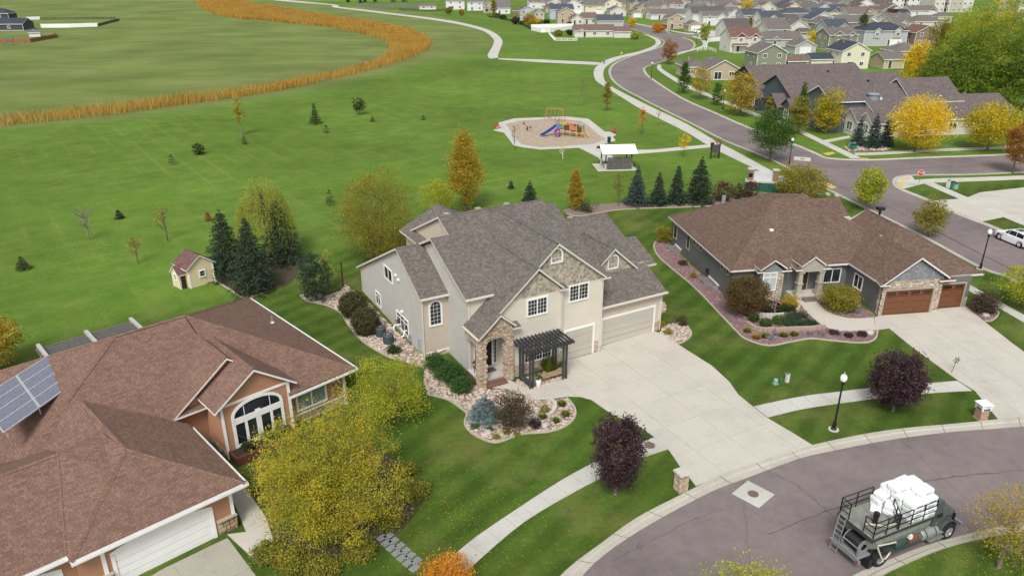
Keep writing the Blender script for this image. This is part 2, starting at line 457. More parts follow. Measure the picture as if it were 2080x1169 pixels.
def make_ground():
  xs = np.concatenate([[-6000,-3000,-1500,-900,-600,-450,-360], np.arange(-300,421,2.5), [500,650,900,1500,3000,6000]])
  ys = np.concatenate([[-4000,-1500,-500,-150,-50,0], np.arange(15,621,2.5), [680,800,1000,1500,3000,6500]])
  X, Y = np.meshgrid(xs, ys)
  Z = ground_z(X, Y)
  nx, ny = len(xs), len(ys)
  me = bpy.data.meshes.new("ground")
  V = np.stack([X.ravel(), Y.ravel(), Z.ravel()], 1)
  idx = np.arange(nx * ny).reshape(ny, nx)
  F = np.stack([idx[:-1, :-1].ravel(), idx[:-1,1:].ravel(), idx[1:, 1:].ravel(), idx[1:, :-1].ravel()], 1)
  me.vertices.add(len(V)); me.vertices.foreach_set("co", V.astype(np.float32).ravel())
  me.loops.add(len(F) * 4); me.loops.foreach_set("vertex_index", F.astype(np.int32).ravel())
  me.polygons.add(len(F)); me.polygons.foreach_set("loop_start", np.arange(0, len(F) * 4,4, dtype=np.int32))
  me.polygons.foreach_set("use_smooth", np.ones(len(F), bool))
  me.update(calc_edges=True)
  ca = me.color_attributes.new("zone", 'FLOAT_COLOR', 'POINT')
  c = np.ones((len(V),4), np.float32)
  c[:, 0] = zone(MEADOW, X, Y, 9.0).ravel()
  c[:, 1] = zone(YARD, X, Y, 5.0).ravel()
  c[:, 2] = np.exp(-(pdist(REED_C, X, Y) / 9.0) ** 2).ravel()
  ca.data.foreach_set("color", c.ravel())
  t = NT("grass")
  p = t.pos("World")
  at = t.add("ShaderNodeAttribute", attribute_name="zone")
  sp = t.add("ShaderNodeSeparateColor"); t.l(at.outputs["Color"], sp.inputs[0])
  big = t.noise(0.035,5,0.6, p); mid = t.noise(0.30,6,0.65, p); fine = t.noise(3.2,5,0.7, p); tiny = t.noise(19,3,0.7, p)
  park = t.ramp(mid.outputs["Fac"], [(0.25,(0.074,0.146,0.019)),(0.5,(0.102,0.180,0.025)),(0.75,(0.148,0.210,0.038))])
  yard = t.ramp(mid.outputs["Fac"], [(0.25,(0.040,0.082,0.012)),(0.5,(0.062,0.112,0.016)),(0.78,(0.110,0.150,0.028))])
  st = t.noise(1.0,5,0.65, t.mapping(p, (0.035,0.11,0.1),(0,0, R_(20))))
  mead = t.ramp(st.outputs["Fac"], [(0.25,(0.105,0.160,0.036)),(0.42,(0.135,0.185,0.048)),(0.6,(0.165,0.200,0.062)),(0.8,(0.225,0.220,0.100))])
  # mower tracks: thin paler lines in two directions, broken by noise
  def tracks(rot, scale, lo, hi):
    w = t.add("ShaderNodeTexWave", wave_type='BANDS', bands_direction='X'); t.l(t.mapping(p, (1,1,1),(0,0, R_(rot))), w.inputs["Vector"])
    t.val(w, {"Scale": scale, "Distortion": 18.0, "Detail": 3.0, "Detail Scale": 0.02})
    a = t.ramp(w.outputs["Fac"], [(lo, 0.0),(hi, 1.0)])
    m = t.ramp(t.noise(0.05,3,0.5, t.mapping(p, (1,1,1),(0,0,0),(rot * 1.7,3,0))).outputs["Fac"], [(0.44,0.0),(0.60,1.0)])
    return t.math('MULTIPLY', a.outputs[0], m.outputs[0])
  tr = t.math('MAXIMUM', tracks(47,0.105,0.86,1.0), tracks(-36,0.09,0.87,1.0))
  trn = t.math('MULTIPLY', t.math('MULTIPLY', tr, t.ramp(fine.outputs["Fac"], [(0.3,0.0),(0.7,1.0)]).outputs[0]),0.26)
  park2 = t.mix(trn, park.outputs[0], (0.27,0.32,0.13))
  # broad mowing bands on the yards
  w2 = t.add("ShaderNodeTexWave", wave_type='BANDS', bands_direction='X'); t.l(t.mapping(p, (1,1,1),(0,0, R_(38))), w2.inputs["Vector"])
  t.val(w2, {"Scale": 0.16, "Distortion": 9.0, "Detail": 2.0, "Detail Scale": 0.08})
  band = t.ramp(w2.outputs["Fac"], [(0.2,0.87),(0.8,1.13)])
  yard2 = t.mix(1.0, yard.outputs[0], band.outputs[0], 'MULTIPLY')
  dry = t.ramp(t.noise(0.16,4,0.6, p).outputs["Fac"], [(0.50,0.0),(0.72,0.85)])
  yard3 = t.mix(dry.outputs[0], yard2,(0.150,0.160,0.045))
  c1 = t.mix(sp.outputs[1], park2, yard3)
  c2 = t.mix(sp.outputs[0], c1, mead.outputs[0])
  c2 = t.mix(t.math('MULTIPLY', sp.outputs[2], 0.35), c2,(0.13,0.125,0.06))
  bm = t.ramp(big.outputs["Fac"], [(0.3,0.76),(0.7,1.2)])
  fm = t.ramp(fine.outputs["Fac"], [(0.25,0.76),(0.75,1.22)])
  tm = t.ramp(tiny.outputs["Fac"], [(0.25,0.62),(0.75,1.34)])
  c3 = t.mix(1.0, t.mix(1.0, t.mix(1.0, c2, bm.outputs[0], 'MULTIPLY'), fm.outputs[0], 'MULTIPLY'), tm.outputs[0], 'MULTIPLY')
  t.l(c3, t.b.inputs["Base Color"])
  t.bump(t.math('ADD', tiny.outputs["Fac"], t.math('MULTIPLY', fine.outputs["Fac"], 0.6)),0.7,0.05)
  me.materials.append(t.done(0.9,0.1))
  o = bpy.data.objects.new("ground", me); COL.objects.link(o)
  tag(o, "green mown lawn and open meadow", kind="structure")
make_ground()

def sheet(name, poly, z, mat, th=None, label=None, kind="structure", parent=None):
  mb = MB(); mb.prism(poly, -0.05 if th is None else z - th, z)
  o = mb.build(name, mat, parent)
  if parent is None: tag(o, label, kind=kind)
  return o

def strip_mesh(L, Rr, z0, z1, mb=None):
  mb = mb or MB()
  n = len(L)
  for i in range(n - 1):
    p = [tuple(L[i]), tuple(Rr[i]), tuple(Rr[i + 1]), tuple(L[i + 1])]
    mb.poly([(x, y, z1) for x, y in p])
    mb.poly([(p[0][0], p[0][1], z0),(p[0][0], p[0][1], z1),(p[3][0], p[3][1], z1),(p[3][0], p[3][1], z0)])
    mb.poly([(p[1][0], p[1][1], z1),(p[1][0], p[1][1], z0),(p[2][0], p[2][1], z0),(p[2][0], p[2][1], z1)])
  return mb

def path_slabs(name, piece, L, Rr, z, mat, label, size=1.5, gap=0.035):
  """sidewalk: one slab object after the other between two edge lines"""
  root = empty(name, (0,0,0), label=label, kind="structure")
  Ls = smooth(L); Rs = smooth(Rr)
  ln = sum(math.dist(Ls[i], Ls[i + 1]) for i in range(len(Ls) - 1))
  n = max(2, int(round(ln / size)))
  A = resample(Ls, n * 2 + 1); B = resample(Rs, n * 2 + 1)
  rnd = random.Random(len(name) + n)
  for i in range(n):
    a0, a1, am = A[2 * i], A[2 * i + 2], A[2 * i + 1]; b0, b1, bm_ = B[2 * i], B[2 * i + 2], B[2 * i + 1]
    da = (a1 - a0) / (np.linalg.norm(a1 - a0) + 1e-9) * gap / 2; db = (b1 - b0) / (np.linalg.norm(b1 - b0) + 1e-9) * gap / 2
    P = [a0 + da, b0 + db, bm_, b1 - db, a1 - da, am]
    mb = MB(); mb.prism([tuple(p) for p in P], -0.03, z + rnd.uniform(-.004,.004))
    mb.build(piece, mat, root, uv=False)
  mb = strip_mesh(A, B, -0.05, z - 0.025); mb.build("joint_bed", JOINT, root, uv=False)
  return root

def clip(poly, nx, ny, d):
  out = []
  n = len(poly)
  for i in range(n):
    a = poly[i]; b = poly[(i + 1) % n]
    sa = a[0] * nx + a[1] * ny - d; sb = b[0] * nx + b[1] * ny - d
    if sa <= 0: out.append(a)
    if sa * sb < 0:
      t = sa / (sa - sb); out.append((a[0] + (b[0] - a[0]) * t, a[1] + (b[1] - a[1]) * t))
  return out

def area_slabs(name, piece, poly, z, mat, ang, org, cell, label, gap=0.022):
  root = empty(name, (0,0,0), label=label, kind="structure")
  sheet("joint_bed", poly, z - 0.02, JOINT, parent=root)
  c, s = math.cos(R_(ang)), math.sin(R_(ang))
  us = [(p[0] - org[0]) * c + (p[1] - org[1]) * s for p in poly]; vs = [-(p[0] - org[0]) * s + (p[1] - org[1]) * c for p in poly]
  for i in range(math.floor(min(us) / cell), math.ceil(max(us) / cell)):
    for j in range(math.floor(min(vs) / cell), math.ceil(max(vs) / cell)):
      q = list(poly); g = gap / 2
      o_u = org[0] * c + org[1] * s; o_v = -org[0] * s + org[1] * c
      for (nx, ny, d) in ((c, s, (i + 1) * cell - g + o_u),(-c, -s, -(i * cell + g + o_u)),(-s, c, (j + 1) * cell - g + o_v),(s, -c, -(j * cell + g + o_v))):
        q = clip(q, nx, ny, d)
        if len(q) < 3: break
      if len(q) < 3: continue
      ar = abs(sum(q[k][0] * q[(k + 1) % len(q)][1] - q[(k + 1) % len(q)][0] * q[k][1] for k in range(len(q)))) / 2
      if ar < 0.15: continue
      mb = MB(); mb.prism(q, -0.03, z); mb.build(piece, mat, root, uv=False)
  return root

def kerb(name, back, front, label, pieces=True, size=3.0, zb=0.11, zf=0.035):
  """rolled kerb: back edge high, gutter pan low"""
  B = smooth(back); Fr = smooth(front)
  ln = sum(math.dist(B[i], B[i + 1]) for i in range(len(B) - 1))
  n = max(2, int(round(ln / size)))
  k = 3
  A = resample(B, n * k + 1); C = resample(Fr, n * k + 1)
  def seg(mb, i0, i1, g):
    for i in range(i0, i1):
      a0, a1, c0, c1 = A[i].copy(), A[i + 1].copy(), C[i].copy(), C[i + 1].copy()
      if i == i0: a0 += (a1 - a0) * g; c0 += (c1 - c0) * g
      if i == i1 - 1: a1 -= (a1 - a0) * g; c1 -= (c1 - c0) * g
      prof = [(0,-0.04),(0, zb),(0.36, zb - 0.01),(0.50, zf + 0.005),(1.0, zf),(1.0,-0.04)]
      for j in range(len(prof) - 1):
        (t0, z0),(t1, z1) = prof[j], prof[j + 1]
        q = [a0 + (c0 - a0) * t0, a0 + (c0 - a0) * t1, a1 + (c1 - a1) * t1, a1 + (c1 - a1) * t0]
        mb.poly([(q[0][0], q[0][1], z0),(q[1][0], q[1][1], z1),(q[2][0], q[2][1], z1),(q[3][0], q[3][1], z0)])
  if pieces:
    root = empty(name, (0,0,0), label=label, kind="structure")
    for i in range(n):
      mb = MB(); seg(mb, i * k, i * k + k, 0.02); mb.build("kerb_segment", KERBC, root, uv=False)
    return root
  mb = MB(); seg(mb, 0, n * k, 0.0)
  return tag(mb.build(name, KERBC, uv=False), label, kind="structure")

JOINT = m_paint("joint_filler", (0.37,0.345,0.295),0.95,0.25,3)

# ---- near street (court) ------------------------------------------------
C1_back = [(0.0,27.0),(2.59,30.87),(4.98,33.23),(7.29,35.35),(9.99,37.21),(12.56,38.92),(14.54,40.04),(18.24,41.67),(20.27,42.6),(24.3,43.88),(27.68,44.64),(30.79,45.07),(34.54,45.69),(36.56,46.0),(45.07,47.04)]
C1_front = [(1.31,27.0),(3.74,30.87),(5.36,32.69),(7.63,34.59),(10.26,36.48),(12.72,38.09),(14.38,38.92),(18.47,41.01),(20.49,41.76),(24.54,42.96),(27.71,43.72),(30.81,44.28),(33.79,44.64),(35.86,44.88),(44.2,45.88)]
C2_front = [(12.39,27.0),(15.01,28.99),(18.06,30.87),(19.95,31.77),(22.85,33.04),(25.95,34.05),(29.74,35.01),(36.88,36.13)]
C2_back = [(13.25,26.71),(16.47,28.89),(19.65,30.87),(21.42,31.77),(23.54,32.73),(25.74,33.47),(29.31,34.31),(36.32,35.39)]
sheet("near_road", smooth(C1_front) + list(reversed(smooth(C2_front))),0.02, ASPH, label="purplish grey asphalt of the curving court")
kerb("near_kerb", C1_back, C1_front, "pale concrete kerb curving along the court lawns")
kerb("far_side_kerb", C2_back, C2_front, "pale concrete kerb on the truck's side of the court")

# ---- main street --------------------------------------------------------
SW = [(55.37,60.75),(51.59,70.26),(51.31,72.6),(50.04,74.85),(48.89,84.46),(47.53,92.23),(44.74,107.33),(43.5,117.3),(42.6,122.5),(41.0,128.4),(38.6,136.9),(36.2,151.3),(33.2,167.5),(30.8,181.6),(28.5,196.4),(27.7,208.3),(28.0,218.7),(29.2,230.9),(32.6,246.3),(39.8,264.2),(48.8,281.6),(55.5,295.3),(59.7,309.8),(61.4,320.6),(61.6,335.0),(60.2,350.5),(57.8,362.9),(56.3,379.0),(49.9,406.0)]
SE_lo = [(61.3,68.65),(59.24,82.59),(58.51,87.4),(57.92,89.75),(56.56,95.12),(56.29,98.8),(55.07,104.14),(55.43,107.35),(57.1,110.6),(58.8,112.0),(61.6,112.7),(70.2,113.1),(78.9,114.4),(97.6,117.0)]
SE_up = [(107.6,130.3),(85.9,125.7),(80.7,124.7),(68.5,123.0),(57.6,121.3),(51.9,122.5),(51.0,125.3),(49.7,132.2),(45.9,146.3),(42.8,163.4),(39.6,182.6),(37.9,215.6),(38.5,229.1),(39.7,236.4),(42.3,242.2),(48.3,252.8),(55.7,268.7),(62.5,281.6),(67.6,295.3),(71.0,310.8),(72.1,324.1),(71.4,333.3),(77.5,336.6),(91.7,336.6)]
SN = [(95.3,350.5),(81.5,346.9),(70.6,350.5),(70.9,368.2),(66.1,386.2),(60.7,402.8),(52.8,429.7)]
road_poly = smooth(SW, 3) + list(reversed(SN)) + list(reversed(smooth(SE_up, 3))) + list(reversed(smooth(SE_lo, 3)))
sheet("main_street", road_poly, 0.02, ASPH, label="purplish grey asphalt street winding past the park")

def offset(line, d):
  P = np.array(line, float); T = np.gradient(P, axis=0); T /= np.linalg.norm(T, axis=1)[:, None] + 1e-9
  return [tuple(p + np.array((-t[1], t[0])) * d) for p, t in zip(P, T)]
kerb("park_side_kerb", offset(SW, 0.65), SW, "pale kerb on the park side of the winding street")
kerb("corner_kerb", offset(SE_lo, -0.65), SE_lo, "pale kerb rounding the corner with the stop sign")
kerb("townhouse_side_kerb", offset(SE_up, -0.65), SE_up, "pale kerb on the townhouse side of the winding street")
kerb("upper_kerb", offset(SN, 0.6), SN, "pale kerb on the far side of the upper junction", pieces=False)

# ---- sidewalks ----------------------------------------------------------
path_slabs("court_sidewalk", "sidewalk_slab", [(-4.82,29.61),(-2.74,33.0),(0.14,36.04),(3.12,38.93),(5.42,40.8),(7.41,42.26),(9.76,43.58)],
     [(-4.0,28.96),(-1.86,31.94),(0.82,35.18),(4.3,38.15),(5.62,39.12),(8.04,40.96),(10.45,42.22)], 0.04, WALKC, "concrete sidewalk between the courtside lawn strips")
path_slabs("neighbour_sidewalk", "sidewalk_slab", [(17.69,47.47),(21.34,48.76),(24.94,49.58),(27.44,50.09),(32.56,50.84),(34.58,51.14)],
     [(18.25,46.02),(21.3,47.19),(25.16,48.13),(27.3,48.6),(31.81,49.38),(34.91,49.68)], 0.04, WALKC, "concrete sidewalk crossing the lawn of the grey neighbour")
path_slabs("park_sidewalk", "sidewalk_slab", [(41.12,102.03),(39.7,108.12),(38.0,116.1),(35.6,126.3),(34.4,132.9),(32.8,144.7),(28.4,166.0),(26.2,181.6),(23.8,199.7),(22.9,206.5),(22.7,213.2),(23.3,222.5),(24.1,230.0),(25.6,238.4),(28.1,248.0),(31.2,257.3),(35.6,265.8),(39.9,272.8),(45.7,282.0),(52.8,297.9),(56.6,312.1),(58.3,327.9),(57.4,350.5)],
     [(43.32,102.03),(41.94,107.33),(40.5,112.9),(38.4,126.3),(36.6,136.7),(34.6,151.9),(31.5,166.9),(28.7,181.6),(25.8,198.0),(25.0,206.5),(25.2,213.2),(26.0,222.5),(26.7,227.9),(27.7,234.5),(29.4,241.4),(31.9,249.6),(35.0,257.3),(39.0,265.6),(44.7,274.3),(53.5,293.6),(58.6,311.7),(60.3,327.9),(59.0,345.7)], 0.05, WALKC, "wide concrete path between park lawn and street", 3.0)
path_slabs("street_east_sidewalk", "sidewalk_slab", [(55.7,122.8),(54.6,137.3),(53.5,150.3),(50.1,162.3),(47.7,177.5),(44.7,196.4),(43.6,211.0),(43.2,228.7),(43.8,236.4),(45.2,243.4)],
     [(57.5,122.8),(56.2,137.3),(55.0,150.3),(51.7,164.0),(49.1,179.5),(46.5,198.9),(45.4,213.8),(44.9,230.9),(45.2,237.6),(46.4,243.4)], 0.05, WALKC, "concrete sidewalk in front of the townhouses", 2.0)
path_slabs("cross_street_sidewalk", "sidewalk_slab", [(57.8,126.6),(63.6,127.3),(73.0,129.5),(90.0,132.2),(111.3,135.3)], [(57.3,124.9),(62.8,125.6),(72.1,127.7),(88.8,130.3),(109.9,133.3)], 0.05, WALKC, "concrete sidewalk beneath the golden street trees", 2.0)
path_slabs("corner_sidewalk", "sidewalk_slab", [(59.48,109.48),(63.2,110.3),(68.9,110.9),(77.4,112.0),(95.4,114.0)], [(57.61,107.86),(62.07,108.12),(67.78,108.8),(76.15,109.89),(93.6,111.7)], 0.05, WALKC, "concrete sidewalk beside the stop sign", 2.0)
path_slabs("corner_cross_walk", "sidewalk_slab", [(60.02,108.66),(61.09,99.67),(62.54,90.92),(62.97,88.61),(66.23,75.22)], [(61.61,108.93),(62.69,100.37),(64.01,92.11),(64.27,90.72),(67.86,77.4)], 0.045, WALKC, "concrete walk descending past the green utility boxes", 2.0)
sheet("corner_ramp", [(57.1,110.3),(58.8,111.6),(60.4,111.8),(59.7,109.48),(60.49,107.86),(57.32,105.77),(55.57,104.75),(56.03,107.86)], 0.042, WALKC, label="concrete corner ramp")
path_slabs("side_yard_walk", "sidewalk_slab", [(40.71,90.53),(42.9,92.11),(46.22,68.65),(47.09,63.0),(48.92,52.17)], [(40.91,89.18),(42.71,90.14),(45.11,68.41),(46.13,61.45),(47.24,49.93)], 0.04, WALKC, "concrete sidewalk along the grass beside the brown roofed house", 2.0)
TACT = m_paint("tactile_yellow", (0.55,0.40,0.10),0.8,0.15)
for nm, q in (("north", [(44.94,107.86),(45.6,104.75),(46.61,105.51),(46.11,108.66)]),("corner upper", [(57.8,110.0),(59.5,110.9),(59.4,110.2),(57.52,109.2)]),("corner lower", [(56.32,107.86),(57.35,108.53),(56.4,105.77),(55.5,105.51)]),("townhouse upper", [(52.4,126.3),(54.4,127.3),(54.5,126.3),(52.6,124.9)]),("townhouse lower", [(57.2,123.2),(58.4,122.8),(58.7,121.6),(57.3,122.0)])):
  sheet("tactile_paving", q, 0.056, TACT, label="yellow tactile paving at a kerb ramp, " + nm)
# park path and field path
sheet("park_path", [(-6.5,260.7),(9.6,256.7),(26.7,250.2),(28.3,247.7),(26.6,243.4),(9.4,249.6),(-7.3,259.4)], 0.05, WALKC, label="narrow concrete path joining the field path and the street")
FL = [(-202.0,664.9),(-165.5,618.1),(-130.2,580.5),(-122.8,553.0),(-93.5,509.8),(-69.8,474.9),(-49.1,444.4),(-30.3,410.8),(-18.9,383.3),(-12.2,360.4),(-8.0,330.0),(-7.1,309.8),(-7.7,288.5),(-8.4,269.9),(-7.8,261.4)]
FR = [(-203.8,682.1),(-165.5,633.0),(-127.3,583.8),(-118.7,555.9),(-94.2,522.6),(-69.9,486.0),(-47.9,454.2),(-28.3,419.2),(-15.5,386.2),(-8.2,357.8),(-4.2,325.8),(-3.8,306.1),(-4.3,288.5),(-4.8,267.0),(-4.5,257.3)]
tag(strip_mesh(resample(smooth(FL),60), resample(smooth(FR),60),-0.05,0.05).build("field_path", WALKC, uv=False), "pale concrete path sweeping round the meadow", kind="structure")
sheet("shelter_path", [(18.7,128.4),(24.6,129.2),(34.5,132.9),(34.9,131.0),(25.1,127.3),(20.7,125.9)], 0.05, WALKC, label="concrete path from the street to the picnic shelter")

# ---- driveways ----------------------------------------------------------
DRIVE = [(4.5,54.45),(6.75,55.63),(7.33,56.11),(7.42,56.77),(12.43,59.68),(13.14,59.29),(14.18,57.08),(16.09,53.51),(16.84,50.95),(17.01,49.07),(17.62,47.47),(18.18,46.02),(19.42,44.04),(20.27,42.6),
    (18.24,41.67),(14.54,40.04),(12.56,38.92),(11.43,38.34),(10.81,40.41),(10.44,42.17),(9.76,43.58),(8.88,44.97),(8.14,45.63),(7.13,46.52),(5.89,48.38),(5.15,48.79),(4.16,48.86),(2.56,48.38),(1.46,48.38),(-0.37,49.93),(-1.5,50.07),(-0.19,51.25),(1.31,49.93),(3.05,51.03)]
area_slabs("main_driveway", "driveway_slab", DRIVE, 0.04, CONC, 29,(7.43,56.89),3.05, "wide pale concrete driveway of the two-storey house")
RDRIVE = [(33.1,62.48),(33.78,62.89),(38.81,63.63),(39.81,64.34),(42.79,64.89),(42.66,61.65),(42.64,57.17),(42.73,52.79),(42.67,46.19),(36.56,46.0),(34.54,45.69),(35.09,49.68),(34.63,51.24),(33.71,57.11),(33.43,60.28),(32.11,59.92)]
area_slabs("neighbour_driveway", "driveway_slab", RDRIVE, 0.04, CONC, 9.3,(33.82,63.0),3.05, "pale concrete driveway before the brown garage doors")
sheet("neighbour_walk", smooth([(27.39,66.13),(27.37,63.55),(27.68,61.21),(28.5,59.92),(30.35,59.77),(32.11,59.92)]) + smooth([(33.05,62.48),(31.41,62.32),(30.24,62.58),(29.31,63.74),(29.16,65.61),(29.05,66.29)]),0.045, CONC, label="curved concrete walk to the grey neighbour's porch")
LDRIVE = [(-18.76,31.36),(-16.46,33.43),(-16.09,33.74),(-13.59,30.87),(-9.72,25.87),(-16.32,24.03),(-22.08,27.29)]
area_slabs("left_driveway", "driveway_slab", LDRIVE, 0.04, m_concrete("worn_concrete", (0.36,0.34,0.285)),43.3,(-16.09,33.74),3.05, "worn concrete driveway before the white garage doors")
sheet("left_walk", [(-16.19,34.02),(-15.19,34.23),(-17.77,38.43),(-17.63,39.66),(-14.44,35.48),(-13.16,33.04),(-13.53,31.54),(-14.69,32.65)], 0.042, CONC, label="concrete walk beside the white garage")
FDRIVE = [(56.26,98.86),(62.08,100.13),(65.66,103.0),(73.44,105.51),(90.74,107.86),(80.46,94.17),(64.4,90.92),(63.38,92.32),(57.97,89.85),(56.62,95.22)]
area_slabs("corner_driveway", "driveway_slab", FDRIVE, 0.04, CONC, 12,(62.08,100.13),3.5, "broad concrete driveway across from the brown roofed house")
sheet("town_walk", [(55.8,136.1),(62.6,140.3),(62.1,138.6),(56.2,134.5)], 0.05, WALKC, label="short concrete walk to the white townhouse door")
sheet("junction_drive", [(78.7,336.6),(93.7,336.6),(97.6,349.3),(92.0,368.2),(86.2,362.9)], 0.03, CONC, label="pale driveway at the upper junction")
path_slabs("upper_verge_walk", "sidewalk_slab", [(49.7,261.4),(56.8,274.3),(69.8,295.3),(74.6,309.8),(76.7,325.8),(75.8,336.6)], [(51.0,261.4),(57.9,272.8),(70.9,293.6),(76.4,309.8),(78.8,327.9),(78.0,338.8)], 0.05, WALKC, "pale sidewalk round the inside of the bend", 3.0)
path_slabs("upper_far_walk", "sidewalk_slab", [(61.6,409.2),(68.2,381.9),(75.2,352.9),(79.6,348.1)], [(62.4,414.2),(69.2,387.6),(76.2,357.8),(81.1,352.9)], 0.05, WALKC, "pale sidewalk below the tan garage house", 3.0)
# manhole collars in the roads
def manhole(p, label, sq=1.15, rot=0.2, collar=True, r=0.33):
  o = empty("manhole", p, rot, label, "manhole")
  mb = MB(); mb.box(-sq, sq, -sq, sq, -0.02,0.026); 
  if collar: mb.build("collar", WALKC, o, uv=False)
  mb = MB(); mb.lathe([(r, -0.02),(r, 0.045),(r * .85,0.047),(r * .8,0.043),(0,0.043)], n=20); mb.build("lid", m_paint("rusty_iron", (0.16,0.115,0.09),0.7,0.3,8), o)
  return o
mh = manhole((*(14.76,37.58),0.0), "rusty manhole lid in a square concrete collar on the court", 0.92,0.75)
manhole((*(9.27,42.6),0.025), "rusty round lid in the court sidewalk beside the wide driveway", collar=False, r=0.36)
manhole((*(47.6,122.5),0.0), "manhole in a pale square at the street junction", 1.3,-0.35)
def seam(pts, w, label):
  L = np.array(resample(smooth(pts),40)); rs = np.random.RandomState(len(label)); L += rs.normal(size=L.shape) * .035; k = rs.uniform(.4,1.3, len(L)) * w / 2
  T = np.gradient(L, axis=0); T /= np.linalg.norm(T, axis=1)[:, None]; n_ = np.stack([-T[:, 1], T[:, 0]], 1) * k[:, None]
  tag(strip_mesh(L - n_, L + n_, 0.01,0.024).build("tar_seam", m_paint("tar_seam", (0.115,0.10,0.10),.8,.3,3), uv=False), label, kind="structure")
seam([(14.57,34.02),(19.4,36.35),(25.93,38.82),(32.79,39.92),(36.92,40.43)], .11, "dark sealed seam along the middle of the court")
seam([(16.35,39.76),(17.32,38.92),(18.09,37.62),(18.86,35.48),(18.91,34.23)], .07, "thin dark crack crossing the court behind the truck")
seam([(5.35,31.91),(7.13,33.04),(10.32,35.14),(12.62,36.26)], .05, "faint dark streak on the asphalt by the kerb")
seam([(34.2,146.5),(39.4,130.6),(43.9,118.6),(47.61,104.49),(50.25,93.75),(51.68,81.28),(52.96,72.47)], .3, "dark sealed seam along the winding street")
seam([(54.5,114.0),(63.2,116.4),(73.4,118.0),(82.9,119.5)], .3, "dark sealed seam along the cross street")
manhole((*(7.1,33.04),0.0), "small dark valve lid in the court asphalt", collar=False, r=0.18)

# ================================================================== HOUSE TOOLKIT
def mapper(ax, c):
  """(s, off, z) on a wall plane -> house coordinates; off points out of the wall"""
  if ax == 'f': return lambda s, o, z: (s, c - o, z)
  if ax == 'b': return lambda s, o, z: (s, c + o, z)
  if ax == 'l': return lambda s, o, z: (c - o, s, z)
  return lambda s, o, z: (c + o, s, z)

def wbox(mb, P, s0, s1, o0, o1, z0, z1, m=0):
  mb.hexa([P(s0, o0, z0), P(s1, o0, z0), P(s1, o1, z0), P(s0, o1, z0), P(s0, o0, z1), P(s1, o0, z1), P(s1, o1, z1), P(s0, o1, z1)], m)

def window(H, ax, c, s0, s1, z0, z1, cols=2, grid=(0,0), arch=0.0, fw=0.10, frame=None, glass=None, transom=0.0, name="window", label=None, mull=None):
  frame = frame or WHITE; glass = glass or GLASS
  P = mapper(ax, c)
  if s1 < s0: s0, s1 = s1, s0
  mb = MB()
  d0, d1 = -0.03,0.07
  mull = mull or fw * 0.7
  if arch:
    ztop = z1 - arch
    n = 12; cx = (s0 + s1) / 2; ra = (s1 - s0) / 2
    outer = [(cx - ra * math.cos(math.pi * k / n), ztop + arch * math.sin(math.pi * k / n)) for k in range(n + 1)]
    inner = [(cx - (ra - fw) * math.cos(math.pi * k / n), ztop + (arch - fw) * math.sin(math.pi * k / n)) for k in range(n + 1)]
    for k in range(n):
      q = [outer[k], outer[k + 1], inner[k + 1], inner[k]]
      mb.hexa([P(a, d0, b) for a, b in q] + [P(a, d1, b) for a, b in q])
    wbox(mb, P, s0, s0 + fw, d0, d1, z0, ztop); wbox(mb, P, s1 - fw, s1, d0, d1, z0, ztop)
    pane_poly = [(s0 + fw, z0 + fw),(s1 - fw, z0 + fw),(s1 - fw, ztop)] + list(reversed(inner))[1:-1] + [(s0 + fw, ztop)]
  else:
    ztop = z1
    wbox(mb, P, s0, s0 + fw, d0, d1, z0, z1); wbox(mb, P, s1 - fw, s1, d0, d1, z0, z1)
    wbox(mb, P, s0 + fw, s1 - fw, d0, d1, z1 - fw, z1)
    pane_poly = [(s0 + fw, z0 + fw),(s1 - fw, z0 + fw),(s1 - fw, z1 - fw),(s0 + fw, z1 - fw)]
  wbox(mb, P, s0 + fw, s1 - fw, d0, d1 + 0.02, z0, z0 + fw)
  w = (s1 - s0 - 2 * fw)
  for i in range(1, cols):
    x = s0 + fw + w * i / cols
    wbox(mb, P, x - mull / 2, x + mull / 2, d0, d1 - 0.02, z0 + fw, ztop - (0 if arch else fw))
  if transom:
    wbox(mb, P, s0 + fw, s1 - fw, d0, d1 - 0.02, z1 - fw - transom - mull / 2, z1 - fw - transom + mull / 2)
  o = mb.build(name, frame, H, uv=False)
  if label: o["label"] = label
  mb = MB(); mb.poly([P(a, 0.015, b) for a, b in pane_poly]); mb.build("pane", glass, o, uv=False)
  gx, gz = grid
  if gx or gz:
    mb = MB(); t = 0.009
    for i in range(cols):
      x0 = s0 + fw + w * i / cols; x1 = s0 + fw + w * (i + 1) / cols
      for k in range(1, gx):
        x = x0 + (x1 - x0) * k / gx; wbox(mb, P, x - t, x + t, 0.012,0.03, z0 + fw, z1 - fw * 1.2 - (arch * (abs(2 * (x - s0) / (s1 - s0) - 1) ** 2) if arch else 0))
    for k in range(1, gz):
      z = z0 + fw + (z1 - fw - z0 - fw) * k / gz
      k_ = (s1 - s0) / 2 * (1 - math.sqrt(max(0,1 - ((z - ztop) / arch) ** 2))) if arch and z > ztop else 0.0
      wbox(mb, P, s0 + fw + k_, s1 - fw - k_, 0.012,0.029, z - t, z + t)
    mb.build("muntin_grid", frame, o, uv=False)
  return o

